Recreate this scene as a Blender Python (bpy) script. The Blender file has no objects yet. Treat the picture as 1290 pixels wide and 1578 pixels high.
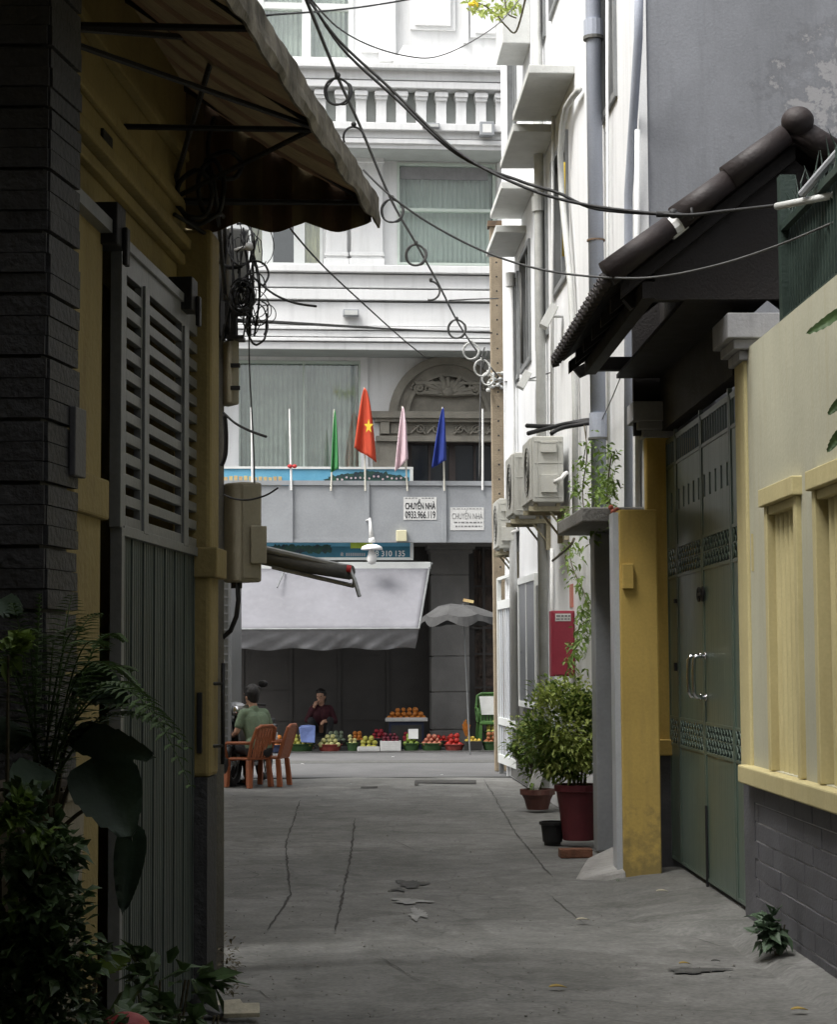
import bpy, bmesh, math, random
from mathutils import Vector, Matrix
random.seed(11)
SC = bpy.context.scene
COL = SC.collection
R = math.radians

# ------------------------------------------------------------------ camera
FPX, CX, CY = 3000.0, 645.0, 789.0      # focal length and centre in pixels of the 1290x1578 photograph
H = 1.6                                 # eye height above the alley
PITCH, ROLL = math.atan(226 / 3000), R(0.3)
F_ = Vector((0, math.cos(PITCH), math.sin(PITCH)))
U0 = Vector((0, -math.sin(PITCH), math.cos(PITCH)))
R0 = Vector((1, 0, 0))
R_ = R0 * math.cos(ROLL) - U0 * math.sin(ROLL)
U_ = U0 * math.cos(ROLL) + R0 * math.sin(ROLL)
EYE = Vector((0, 0, H))
cam = bpy.data.cameras.new('camera')
cam.sensor_fit = 'VERTICAL'
cam.sensor_height = 36.0
cam.lens = 36.0 * FPX / 1578.0
cam.clip_start, cam.clip_end = 0.05, 2000
cam.dof.use_dof = False
co = bpy.data.objects.new('camera', cam)
COL.objects.link(co)
m = Matrix.Identity(4)
for i in range(3):
    m[i][0], m[i][1], m[i][2], m[i][3] = R_[i], U_[i], -F_[i], EYE[i]
co.matrix_world = m
SC.camera = co

# ------------------------------------------------------------------ light
SUN_EL, SUN_AZ = R(60), R(238)          # azimuth clockwise from +Y (the way we look): behind us, to the left
w = bpy.data.worlds.new('World')
SC.world = w
w.use_nodes = True
nt = w.node_tree
nt.nodes.clear()
sky = nt.nodes.new('ShaderNodeTexSky')
sky.sky_type = 'NISHITA'
sky.sun_disc = False
sky.sun_elevation = SUN_EL
sky.sun_rotation = SUN_AZ
sky.air_density = 1.0
sky.dust_density = 6.0
sky.ozone_density = 1.0
hs = nt.nodes.new('ShaderNodeHueSaturation')
hs.inputs['Saturation'].default_value = 0.22     # white overcast
bg = nt.nodes.new('ShaderNodeBackground')
bg.inputs['Strength'].default_value = 0.15
wo = nt.nodes.new('ShaderNodeOutputWorld')
nt.links.new(sky.outputs[0], hs.inputs['Color'])
nt.links.new(hs.outputs[0], bg.inputs['Color'])
nt.links.new(bg.outputs[0], wo.inputs['Surface'])
sl = bpy.data.lights.new('sun', 'SUN')
sl.energy = 1.4
sl.angle = R(25)
sl.color = (1.0, 0.985, 0.95)
so = bpy.data.objects.new('sun', sl)
COL.objects.link(so)
sd = Vector((math.sin(SUN_AZ) * math.cos(SUN_EL), math.cos(SUN_AZ) * math.cos(SUN_EL), math.sin(SUN_EL)))
so.rotation_euler = sd.to_track_quat('Z', 'Y').to_euler()
so.location = (0, 0, 30)
SC.view_settings.view_transform = 'Standard'
SC.view_settings.look = 'None'
SC.view_settings.gamma = 1.0
SC.view_settings.exposure = 1.2
SC.cycles.max_bounces = 8
SC.cycles.diffuse_bounces = 5
SC.cycles.transparent_max_bounces = 12

# ------------------------------------------------------------------ helpers
def ray(px, py):
    return F_ + R_ * ((px - CX) / FPX) - U_ * ((py - CY) / FPX)

def P(px, py, d):                       # the point seen at a pixel, at distance d along the alley
    r = ray(px, py)
    return EYE + r * (d / r.y)

def G(px, py, z=0.0):                   # the point of the ground seen at a pixel
    r = ray(px, py)
    return EYE + r * ((z - H) / r.z)

class Plane:                            # an upright wall plane: u along it, z up, o out of it
    def __init__(s, origin, t, n):
        s.o = Vector((origin[0], origin[1], 0))
        s.t = Vector((t[0], t[1], 0)).normalized()
        n = Vector((n[0], n[1], 0))
        n -= s.t * n.dot(s.t)
        s.n = n.normalized()
    def uz(s, px, py, o=0.0):
        r = ray(px, py)
        k = (s.o + s.n * o - EYE).dot(s.n) / r.dot(s.n)
        p = EYE + r * k
        return (p - s.o).dot(s.t), p.z
    def pt(s, u, z, o=0.0):
        q = s.o + s.t * u + s.n * o
        return Vector((q.x, q.y, z))

def wpos(o):
    v = Vector((0, 0, 0))
    while o is not None:
        v += o.location
        o = o.parent
    return v

class MB:
    def __init__(s):
        s.v, s.f, s.mi, s.cur = [], [], [], 0
    def face(s, pts):
        n = len(s.v)
        s.v += [Vector(p) for p in pts]
        s.f.append(tuple(range(n, n + len(pts))))
        s.mi.append(s.cur)
    def add(s, vs, fs):
        n = len(s.v)
        s.v += [Vector(p) for p in vs]
        for f in fs:
            s.f.append(tuple(i + n for i in f))
            s.mi.append(s.cur)
    def hexa(s, p):                     # 4 bottom points ccw, 4 top
        s.add(p, [(3, 2, 1, 0), (4, 5, 6, 7), (0, 1, 5, 4), (1, 2, 6, 5), (2, 3, 7, 6), (3, 0, 4, 7)])
        return s
    def bx(s, x0, x1, y0, y1, z0, z1):
        return s.hexa([(x0, y0, z0), (x1, y0, z0), (x1, y1, z0), (x0, y1, z0), (x0, y0, z1), (x1, y0, z1), (x1, y1, z1), (x0, y1, z1)])
    def cb(s, c, sz, rot=None):         # centred box with a rotation matrix
        hx, hy, hz = sz[0] / 2, sz[1] / 2, sz[2] / 2
        q = [Vector(a) for a in ((-hx, -hy, -hz), (hx, -hy, -hz), (hx, hy, -hz), (-hx, hy, -hz), (-hx, -hy, hz), (hx, -hy, hz), (hx, hy, hz), (-hx, hy, hz))]
        if rot is not None:
            q = [rot @ a for a in q]
        return s.hexa([a + Vector(c) for a in q])
    def pb(s, pl, u0, u1, z0, z1, o0, o1):
        u0, u1 = min(u0, u1), max(u0, u1)
        z0, z1 = min(z0, z1), max(z0, z1)
        return s.hexa([pl.pt(u0, z0, o1), pl.pt(u1, z0, o1), pl.pt(u1, z0, o0), pl.pt(u0, z0, o0),
                       pl.pt(u0, z1, o1), pl.pt(u1, z1, o1), pl.pt(u1, z1, o0), pl.pt(u0, z1, o0)])
    def fb(s, pl, x0, y0, x1, y1, o0, o1):   # box whose front face covers a pixel rectangle
        xc, yc = (x0 + x1) / 2, (y0 + y1) / 2
        return s.pb(pl, pl.uz(x0, yc, o1)[0], pl.uz(x1, yc, o1)[0], pl.uz(xc, y1, o1)[1], pl.uz(xc, y0, o1)[1], o0, o1)
    def tube(s, pts, r, n=6, r1=None, closed=False):
        pts = [Vector(p) for p in pts]
        N = len(pts)
        rs = [r + ((r if r1 is None else r1) - r) * i / max(1, N - 1) for i in range(N)]
        base = len(s.v)
        prev = None
        for i, p in enumerate(pts):
            if closed:
                t = pts[(i + 1) % N] - pts[i - 1]
            else:
                t = pts[min(i + 1, N - 1)] - pts[max(i - 1, 0)]
            if t.length < 1e-9: t = Vector((0, 0, 1))
            t.normalize()
            a = prev if prev is not None else (Vector((0, 0, 1)) if abs(t.z) < .9 else Vector((1, 0, 0)))
            a = a - t * a.dot(t)
            if a.length < 1e-6: a = t.orthogonal()
            a.normalize()
            prev = a
            b = t.cross(a)
            for k in range(n):
                g = 2 * math.pi * k / n
                s.v.append(p + (a * math.cos(g) + b * math.sin(g)) * rs[i])
        for i in range(N if closed else N - 1):
            j = (i + 1) % N
            for k in range(n):
                s.f.append((base + i * n + k, base + i * n + (k + 1) % n, base + j * n + (k + 1) % n, base + j * n + k))
                s.mi.append(s.cur)
        if not closed:
            s.f.append(tuple(base + k for k in reversed(range(n)))); s.mi.append(s.cur)
            s.f.append(tuple(base + (N - 1) * n + k for k in range(n))); s.mi.append(s.cur)
        return s
    def cyl(s, p0, p1, r, r1=None, n=14):
        return s.tube([p0, p1], r, n, r1)
    def lathe(s, c, prof, n=20, sx=1, sy=1):     # profile of (r, z) about a vertical axis
        base = len(s.v)
        c = Vector(c)
        for r, z in prof:
            for k in range(n):
                g = 2 * math.pi * k / n
                s.v.append(c + Vector((math.cos(g) * r * sx, math.sin(g) * r * sy, z)))
        for i in range(len(prof) - 1):
            for k in range(n):
                s.f.append((base + i * n + k, base + i * n + (k + 1) % n, base + (i + 1) * n + (k + 1) % n, base + (i + 1) * n + k))
                s.mi.append(s.cur)
        s.f.append(tuple(base + k for k in reversed(range(n)))); s.mi.append(s.cur)
        s.f.append(tuple(base + (len(prof) - 1) * n + k for k in range(n))); s.mi.append(s.cur)
        return s
    def ball(s, c, r, n=10, m=7, sc=(1, 1, 1), rot=None):
        c = Vector(c)
        base = len(s.v)
        q = []
        for i in range(1, m):
            a = math.pi * i / m
            for k in range(n):
                g = 2 * math.pi * k / n
                q.append(Vector((math.sin(a) * math.cos(g) * r * sc[0], math.sin(a) * math.sin(g) * r * sc[1], math.cos(a) * r * sc[2])))
        q.append(Vector((0, 0, r * sc[2])))
        q.append(Vector((0, 0, -r * sc[2])))
        if rot is not None: q = [rot @ a for a in q]
        s.v += [c + a for a in q]
        top, bot = base + (m - 1) * n, base + (m - 1) * n + 1
        for i in range(m - 2):
            for k in range(n):
                s.f.append((base + i * n + k, base + (i + 1) * n + k, base + (i + 1) * n + (k + 1) % n, base + i * n + (k + 1) % n)); s.mi.append(s.cur)
        for k in range(n):
            s.f.append((top, base + k, base + (k + 1) % n)); s.mi.append(s.cur)
            s.f.append((bot, base + (m - 2) * n + (k + 1) % n, base + (m - 2) * n + k)); s.mi.append(s.cur)
        return s
    def leaf(s, p, d, up, L, W, bend=.25, n=3):  # a bent pointed leaf with a folded midrib
        d = Vector(d).normalized()
        side = d.cross(Vector(up))
        if side.length < 1e-4: side = d.orthogonal()
        side.normalize()
        nn = side.cross(d)
        base = len(s.v)
        p = Vector(p)
        for i in range(n + 1):
            t = i / n
            c = p + d * (L * t) - Vector((0, 0, 1)) * (bend * L * t * t)
            ww = W * math.sin(math.pi * min(1, .08 + t * .92)) ** .8 * .5
            s.v += [c - side * ww + nn * ww * .3, c, c + side * ww + nn * ww * .3]
        for i in range(n):
            a = base + i * 3
            s.f += [(a, a + 1, a + 4, a + 3), (a + 1, a + 2, a + 5, a + 4)]
            s.mi += [s.cur, s.cur]
        return s
    def slab(s, pts, th):               # polygon (list of points, ccw seen from outside) given a thickness along its normal
        pts = [Vector(p) for p in pts]
        nrm = (pts[1] - pts[0]).cross(pts[2] - pts[0]).normalized()
        n = len(pts)
        q = pts + [p - nrm * th for p in pts]
        fs = [tuple(range(n)), tuple(reversed(range(n, 2 * n)))]
        for i in range(n):
            j = (i + 1) % n
            fs.append((i, i + n, j + n, j))
        s.add(q, fs)
        return s
    def build(s, name, mats, parent=None, smooth=False, bevel=0, origin=None):
        me = bpy.data.meshes.new(name)
        if parent is not None:
            off = wpos(parent)
        elif origin is not None:
            off = Vector(origin)
        else:
            xs = [v.x for v in s.v]; ys = [v.y for v in s.v]; zs = [v.z for v in s.v]
            off = Vector(((min(xs) + max(xs)) / 2, (min(ys) + max(ys)) / 2, min(zs)))
        me.from_pydata([v - off for v in s.v], [], s.f)
        if not isinstance(mats, (list, tuple)): mats = [mats]
        for x in mats: me.materials.append(x)
        if len(mats) > 1: me.polygons.foreach_set('material_index', s.mi)
        if smooth: me.polygons.foreach_set('use_smooth', [True] * len(me.polygons))
        if smooth or name in ('canopy', 'valance', 'end_panel', 'cloth', 'tiles', 'back_tiles', 'fallen_leaf', 'litter'):
            bm_ = bmesh.new(); bm_.from_mesh(me); bmesh.ops.remove_doubles(bm_, verts=bm_.verts, dist=1e-4); bm_.to_mesh(me); bm_.free()
        me.update()
        o = bpy.data.objects.new(name, me)
        COL.objects.link(o)
        if parent is not None: o.parent = parent
        else: o.location = off
        if bevel:
            b = o.modifiers.new('bevel', 'BEVEL')
            b.width = bevel; b.segments = 2; b.limit_method = 'ANGLE'; b.angle_limit = R(40)
        return o

def tag(o, label=None, cat=None, group=None, kind=None):
    if label: o['label'] = label
    if cat: o['category'] = cat
    if group: o['group'] = group
    if kind: o['kind'] = kind
    return o

def thing(name, label, cat, loc=(0, 0, 0), group=None):
    o = bpy.data.objects.new(name, None)
    o.empty_display_size = .1
    COL.objects.link(o)
    o.location = loc
    return tag(o, label, cat, group)

def copy_tree(o, parent=None):
    c = o.copy()
    COL.objects.link(c)
    c.parent = parent
    for ch in [x for x in COL.objects if x.parent == o]:
        copy_tree(ch, c)
    return c

def holes_wall(mb, pl, u0, u1, z0, z1, holes, o0, o1):
    us = sorted({u0, u1, *[h[i] for h in holes for i in (0, 1)]})
    zs = sorted({z0, z1, *[h[i] for h in holes for i in (2, 3)]})
    us = [x for x in us if u0 <= x <= u1]; zs = [x for x in zs if z0 <= x <= z1]
    for a, b in zip(us, us[1:]):
        run = None
        for c, d in zip(zs, zs[1:]):
            um, zm = (a + b) / 2, (c + d) / 2
            inside = any(h[0] < um < h[1] and h[2] < zm < h[3] for h in holes)
            if inside:
                if run: mb.pb(pl, a, b, run[0], run[1], o0, o1)
                run = None
            else:
                run = (run[0], d) if run else (c, d)
        if run: mb.pb(pl, a, b, run[0], run[1], o0, o1)

# ------------------------------------------------------------------ materials
def mat(name, c, rough=.8, var=.25, scale=2.0, bump=.15, bscale=60, metal=0, c2=None, streak=0, sc=None, spec=.4, fine=.08, trans=0):
    m = bpy.data.materials.new(name)
    m.use_nodes = True
    nt = m.node_tree
    b = nt.nodes['Principled BSDF']
    N = nt.nodes.new; Lk = nt.links.new
    tc = N('ShaderNodeTexCoord')
    n1 = N('ShaderNodeTexNoise'); n1.inputs['Scale'].default_value = scale; n1.inputs['Detail'].default_value = 6; n1.inputs['Roughness'].default_value = .6
    Lk(tc.outputs['Object'], n1.inputs['Vector'])
    r1 = N('ShaderNodeValToRGB')
    r1.color_ramp.elements[0].position = .35; r1.color_ramp.elements[1].position = .68
    c2 = c2 if c2 else tuple(x * (1 - var) for x in c)
    r1.color_ramp.elements[0].color = (*c2, 1); r1.color_ramp.elements[1].color = (*c, 1)
    Lk(n1.outputs['Fac'], r1.inputs['Fac'])
    col = r1.outputs['Color']
    if fine:
        n3 = N('ShaderNodeTexNoise'); n3.inputs['Scale'].default_value = bscale * 1.7; n3.inputs['Detail'].default_value = 3
        Lk(tc.outputs['Object'], n3.inputs['Vector'])
        mr = N('ShaderNodeMapRange'); mr.inputs['To Min'].default_value = 1 - fine * 2; mr.inputs['To Max'].default_value = 1 + fine
        Lk(n3.outputs['Fac'], mr.inputs['Value'])
        mx = N('ShaderNodeMix'); mx.data_type = 'RGBA'; mx.blend_type = 'MULTIPLY'; mx.inputs['Factor'].default_value = 1
        Lk(col, mx.inputs['A']); Lk(mr.outputs[0], mx.inputs['B']); col = mx.outputs['Result']
    if streak:                          # rain streaks and grime running down
        mp = N('ShaderNodeMapping'); mp.inputs['Scale'].default_value = (7, 7, .55)
        Lk(tc.outputs['Object'], mp.inputs['Vector'])
        n2 = N('ShaderNodeTexNoise'); n2.inputs['Scale'].default_value = 1.3; n2.inputs['Detail'].default_value = 8; n2.inputs['Roughness'].default_value = .65
        Lk(mp.outputs[0], n2.inputs['Vector'])
        r2 = N('ShaderNodeValToRGB'); r2.color_ramp.elements[0].position = .5; r2.color_ramp.elements[1].position = .78
        r2.color_ramp.elements[0].color = (0, 0, 0, 1); r2.color_ramp.elements[1].color = (streak, streak, streak, 1)
        Lk(n2.outputs['Fac'], r2.inputs['Fac'])
        mx = N('ShaderNodeMix'); mx.data_type = 'RGBA'
        Lk(r2.outputs[0], mx.inputs['Factor']); Lk(col, mx.inputs['A'])
        s_ = sc if sc else tuple(x * .35 for x in c)
        mx.inputs['B'].default_value = (*s_, 1); col = mx.outputs['Result']
    Lk(col, b.inputs['Base Color'])
    b.inputs['Roughness'].default_value = rough
    b.inputs['Metallic'].default_value = metal
    b.inputs['Specular IOR Level'].default_value = spec
    if rough < .75:
        mr2 = N('ShaderNodeMapRange'); mr2.inputs['To Min'].default_value = max(.03, rough - .12); mr2.inputs['To Max'].default_value = min(1, rough + .18)
        Lk(n1.outputs['Fac'], mr2.inputs['Value']); Lk(mr2.outputs[0], b.inputs['Roughness'])
    if bump:
        n4 = N('ShaderNodeTexNoise'); n4.inputs['Scale'].default_value = bscale; n4.inputs['Detail'].default_value = 5
        Lk(tc.outputs['Object'], n4.inputs['Vector'])
        bp = N('ShaderNodeBump'); bp.inputs['Strength'].default_value = bump; bp.inputs['Distance'].default_value = .02
        Lk(n4.outputs['Fac'], bp.inputs['Height']); Lk(bp.outputs[0], b.inputs['Normal'])
    if trans:
        tr = N('ShaderNodeBsdfTranslucent'); Lk(col, tr.inputs['Color'])
        ms = N('ShaderNodeMixShader'); ms.inputs[0].default_value = trans
        Lk(b.outputs[0], ms.inputs[1]); Lk(tr.outputs[0], ms.inputs[2])
        Lk(ms.outputs[0], nt.nodes['Material Output'].inputs['Surface'])
    return m

def glass_mat(name, tint=(.93, .96, .94), gloss=.10):
    m = bpy.data.materials.new(name)
    m.use_nodes = True
    nt = m.node_tree
    nt.nodes.remove(nt.nodes['Principled BSDF'])
    N = nt.nodes.new
    t = N('ShaderNodeBsdfTransparent'); t.inputs[0].default_value = (*tint, 1)
    g = N('ShaderNodeBsdfGlossy'); g.inputs['Roughness'].default_value = .03
    ns = N('ShaderNodeTexNoise'); ns.inputs['Scale'].default_value = 1.5
    bp = N('ShaderNodeBump'); bp.inputs['Strength'].default_value = .05
    nt.links.new(ns.outputs['Fac'], bp.inputs['Height']); nt.links.new(bp.outputs[0], g.inputs['Normal'])
    x = N('ShaderNodeMixShader'); x.inputs[0].default_value = gloss
    nt.links.new(t.outputs[0], x.inputs[1]); nt.links.new(g.outputs[0], x.inputs[2])
    nt.links.new(x.outputs[0], nt.nodes['Material Output'].inputs['Surface'])
    return m

MT = {}
MT['concrete'] = mat('concrete', (.30, .295, .28), .85, scale=.8, bump=.5, bscale=35, c2=(.15, .148, .14), streak=0, fine=.22)
MT['asphalt'] = mat('asphalt', (.13, .13, .13), .85, .25, 1.2, .4, 90, fine=.15)
MT['earth'] = mat('earth', (.16, .15, .135), .9, .3, 1, .4, 30)
MT['crack'] = mat('crack', (.075, .073, .068), .95, .4, 8, .3, 60)
MT['cement_patch'] = mat('cement_patch', (.36, .36, .345), .8, .35, 9, .3, 60)
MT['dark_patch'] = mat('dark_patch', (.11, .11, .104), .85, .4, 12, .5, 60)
MT['white_wall'] = mat('white_wall', (.71, .715, .71), .8, .10, 1.1, .06, 50, streak=.45, sc=(.42, .42, .40))
MT['white_trim'] = mat('white_trim', (.74, .745, .74), .75, .09, 1.4, .06, 60, streak=.35, sc=(.38, .38, .37))
MT['side_white'] = mat('side_white', (.78, .79, .80), .8, .10, 1.0, .08, 40, streak=.42, sc=(.40, .41, .41))
MT['grey_wall'] = mat('grey_wall', (.245, .255, .275), .85, .32, .7, .12, 45, streak=.7, sc=(.13, .135, .145), fine=.10)
MT['beige_stone'] = mat('beige_stone', (.25, .235, .195), .8, .3, 3, .3, 40)
MT['grey_stone'] = mat('grey_stone', (.22, .215, .205), .7, .25, 2.5, .2, 50)
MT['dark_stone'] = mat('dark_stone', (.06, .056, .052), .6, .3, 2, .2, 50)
MT['curtain'] = mat('curtain', (.47, .49, .455), .9, .2, 3, .1, 80)
MT['blind'] = mat('blind', (.52, .56, .545), .9, .12, 2, .1, 80)
MT['cream_curtain'] = mat('cream_curtain', (.62, .57, .38), .9, .15, 3, .1, 80)
MT['glass'] = glass_mat('glass')
MT['dark_glass'] = mat('dark_glass', (.02, .024, .028), .12, .2, 2, 0, spec=.6)
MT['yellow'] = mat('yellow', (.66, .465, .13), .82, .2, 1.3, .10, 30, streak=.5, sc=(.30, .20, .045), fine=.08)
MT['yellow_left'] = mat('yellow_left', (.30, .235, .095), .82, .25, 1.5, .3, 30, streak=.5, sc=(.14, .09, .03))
MT['cream'] = mat('cream', (.47, .46, .35), .82, .18, .9, .07, 35, streak=.5, sc=(.34, .30, .19))
MT['cream_trim'] = mat('cream_trim', (.55, .48, .25), .8, .2, 1.3, .08, 35, streak=.45, sc=(.34, .26, .11))
MT['brick_tile'] = mat('brick_tile', (.105, .105, .115), .7, .4, 4, .3, 45, streak=.3, sc=(.09, .085, .09))
MT['mortar'] = mat('mortar', (.42, .41, .42), .9, .3, 6, .3, 60)
MT['slate'] = mat('slate', (.060, .060, .064), .6, .45, 6, .55, 40)
MT['slate_mortar'] = mat('slate_mortar', (.12, .12, .12), .9, .3, 6, .3, 60)
MT['gate_green'] = mat('gate_green', (.085, .125, .098), .34, .16, 1.2, .035, 5, metal=0, streak=.3, sc=(.15, .17, .15), spec=.8)
MT['dark_green'] = mat('dark_green', (.03, .05, .04), .5, .3, 3, .2, 50)
MT['grey_steel'] = mat('grey_steel', (.27, .28, .28), .42, .25, 3, .12, 30, metal=.45, streak=.35, sc=(.13, .12, .11))
MT['sheet'] = mat('sheet', (.34, .355, .37), .55, .18, 1.6, .1, 20, metal=.2, streak=.25, sc=(.30, .31, .32))
MT['rib_sheet'] = mat('rib_sheet', (.095, .118, .108), .5, .3, 3, .1, 30, metal=.2, streak=.4, sc=(.08, .085, .08))
MT['light_sheet'] = mat('light_sheet', (.62, .65, .69), .4, .12, 3, .1, 30, metal=.2, streak=.2)
MT['chrome'] = mat('chrome', (.8, .8, .82), .1, .05, 3, 0, metal=1)
MT['black_metal'] = mat('black_metal', (.02, .02, .021), .5, .3, 8, .2, 60)
MT['rubber'] = mat('rubber', (.018, .018, .018), .6, .3, 10, .2, 80)
MT['wire_grey'] = mat('wire_grey', (.09, .09, .088), .6, .3, 10, .1, 60)
MT['roof_tile'] = mat('roof_tile', (.017, .009, .008), .6, .4, 5, .2, 40, spec=.5, c2=(.010, .006, .006))
MT['dark_wood'] = mat('dark_wood', (.014, .011, .010), .7, .4, 6, .3, 50)
MT['canvas'] = mat('canvas', (.17, .125, .06), .85, .35, 2.5, .3, 30, streak=.7, sc=(.08, .05, .025), trans=.18)
MT['canvas_stripe'] = mat('canvas_stripe', (.12, .07, .035), .85, .35, 2.5, .3, 30, streak=.5, sc=(.06, .04, .02), trans=.18)
MT['old_canvas'] = mat('old_canvas', (.30, .27, .21), .85, .5, 7, .4, 25, c2=(.09, .08, .06), streak=.6, sc=(.08, .07, .05))
MT['tarp'] = mat('tarp', (.18, .18, .197), .6, .18, 1.2, .08, 5, streak=.5, sc=(.20, .20, .21))
MT['tarp_grey'] = mat('tarp_grey', (.30, .30, .31), .7, .25, 2.5, .35, 8, streak=.4, sc=(.18, .18, .18))
MT['pole'] = mat('pole', (.33, .27, .19), .85, .3, 4, .4, 50, streak=.4, sc=(.2, .16, .12))
MT['pole_grey'] = mat('pole_grey', (.28, .27, .25), .85, .3, 4, .4, 50)
MT['pipe_grey'] = mat('pipe_grey', (.40, .43, .50), .5, .12, 2, .08, 40, streak=.35, sc=(.28, .29, .32))
MT['pipe_white'] = mat('pipe_white', (.74, .75, .74), .5, .1, 3, .05, 40, streak=.3)
MT['pvc'] = mat('pvc', (.55, .56, .54), .5, .2, 5, .05, 40)
MT['ac'] = mat('ac', (.50, .50, .46), .55, .12, 3, .05, 40, streak=.3, sc=(.4, .37, .3))
MT['ac_dark'] = mat('ac_dark', (.14, .14, .13), .6, .3, 3, .1, 40)
MT['rust'] = mat('rust', (.22, .15, .09), .85, .5, 9, .4, 50, c2=(.10, .07, .05))
MT['box_beige'] = mat('box_beige', (.36, .33, .24), .6, .2, 3, .1, 40, streak=.45, sc=(.20, .18, .12))
MT['red_box'] = mat('red_box', (.32, .035, .06), .5, .2, 3, .05, 40, streak=.2)
MT['white'] = mat('white', (.75, .75, .73), .6, .08, 5, .05, 40)
MT['dirty_white'] = mat('dirty_white', (.66, .66, .64), .7, .12, 9, .1, 40)
MT['ink'] = mat('ink', (.03, .03, .035), .7, .3, 20, 0)
MT['ink_faint'] = mat('ink_faint', (.20, .20, .20), .8, .3, 20, 0)
MT['sign_blue'] = mat('sign_blue', (.10, .33, .50), .5, .5, 2.2, .05, 30, c2=(.16, .42, .58))
MT['sign_teal'] = mat('sign_teal', (.035, .16, .24), .5, .2, 4, .05, 30)
MT['sign_green'] = mat('sign_green', (.03, .10, .06), .6, .6, 9, .05, 30, c2=(.02, .03, .05))
MT['sign_lime'] = mat('sign_lime', (.42, .55, .06), .6, .2, 9, 0)
MT['sign_yellow'] = mat('sign_yellow', (.62, .52, .24), .6, .3, 9, 0, c2=(.5, .32, .16))
MT['flag_red'] = mat('flag_red', (.72, .10, .045), .75, .12, 4, .15, 60, trans=.35)
MT['flag_yellow'] = mat('flag_yellow', (.85, .62, .05), .75, .1, 4, 0)
MT['flag_green'] = mat('flag_green', (.11, .42, .15), .75, .15, 4, .15, 60, trans=.3)
MT['flag_pink'] = mat('flag_pink', (.88, .70, .74), .75, .1, 4, .15, 60, trans=.35)
MT['flag_blue'] = mat('flag_blue', (.03, .06, .33), .75, .2, 4, .15, 60, trans=.3)
MT['bamboo'] = mat('bamboo', (.66, .64, .55), .6, .2, 8, .1, 50)
MT['cap_red'] = mat('cap_red', (.45, .03, .03), .6, .2, 8, .1, 50)
MT['orange_plastic'] = mat('orange_plastic', (.34, .105, .04), .42, .25, 5, .05, 40, streak=.3, sc=(.3, .08, .03))
MT['green_plastic'] = mat('green_plastic', (.07, .17, .04), .45, .2, 5, .05, 40)
MT['basket_green'] = mat('basket_green', (.035, .085, .025), .5, .3, 8, .2, 60)
MT['basket_red'] = mat('basket_red', (.24, .045, .035), .5, .3, 8, .2, 60)
MT['basket_dark'] = mat('basket_dark', (.045, .045, .04), .6, .3, 8, .2, 60)
MT['navy'] = mat('navy', (.02, .03, .07), .6, .3, 5, .1, 40)
MT['blue_bag'] = mat('blue_bag', (.16, .22, .46), .35, .2, 6, .5, 14)
for nm, c in dict(f_mango=(.48, .46, .09), f_pale=(.62, .60, .26), f_green=(.26, .36, .06), f_orange=(.58, .20, .03), f_red=(.50, .03, .02),
                  f_purple=(.14, .015, .03), f_pink=(.62, .24, .15), f_yellow=(.60, .42, .06), f_grey=(.20, .25, .17), f_crimson=(.34, .02, .035), f_apple=(.40, .14, .05)).items():
    MT[nm] = mat(nm, c, .45, .35, 14, .1, 60)
MT['skin'] = mat('skin', (.42, .24, .16), .6, .15, 10, .05, 80)
MT['hair'] = mat('hair', (.012, .010, .009), .5, .3, 40, .4, 120)
MT['shirt_green'] = mat('shirt_green', (.155, .21, .135), .9, .2, 8, .3, 60)
MT['trousers'] = mat('trousers', (.03, .03, .032), .9, .3, 8, .3, 60)
MT['shirt_maroon'] = mat('shirt_maroon', (.055, .012, .018), .9, .3, 8, .3, 60)
MT['cowl'] = mat('cowl', (.55, .56, .58), .18, .15, 4, 0, metal=.3)
MT['black_paint'] = mat('black_paint', (.02, .02, .022), .2, .3, 4, 0, spec=.6)
MT['leaf'] = mat('leaf', (.20, .29, .05), .5, .5, 6, .1, 60, c2=(.08, .15, .03), trans=.22)
MT['leaf_light'] = mat('leaf_light', (.46, .52, .14), .5, .4, 6, .1, 60, c2=(.28, .36, .09), trans=.32)
MT['leaf_dark'] = mat('leaf_dark', (.075, .135, .045), .45, .5, 7, .1, 60, trans=.12)
MT['fern'] = mat('fern', (.10, .17, .05), .55, .5, 7, .1, 60, trans=.15)
MT['big_leaf'] = mat('big_leaf', (.062, .10, .066), .42, .3, 5, .15, 40, trans=.1)
MT['stem'] = mat('stem', (.10, .085, .05), .8, .4, 20, .3, 60)
MT['dry_leaf'] = mat('dry_leaf', (.42, .30, .08), .7, .3, 20, .2, 60)
MT['pale_leaf'] = mat('pale_leaf', (.55, .50, .38), .7, .3, 20, .2, 60)
MT['flower'] = mat('flower', (.55, .14, .09), .6, .3, 20, .1, 60)
MT['pot_red'] = mat('pot_red', (.15, .028, .036), .55, .25, 4, .15, 40, streak=.3)
MT['pot_brown'] = mat('pot_brown', (.12, .045, .035), .6, .3, 4, .2, 40, streak=.4, sc=(.2, .17, .14))
MT['pot_beige'] = mat('pot_beige', (.30, .27, .21), .8, .3, 4, .2, 40)
MT['soil'] = mat('soil', (.06, .045, .03), .95, .4, 20, .6, 40)
MT['brick_red'] = mat('brick_red', (.22, .10, .06), .9, .4, 12, .4, 50)

# ================================================================== SETTING
g = MB(); g.bx(-400, 400, -150, 600, -.5, -.07); tag(g.build('ground', MT['earth'], origin=(0, 0, 0)), kind='structure')
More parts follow.
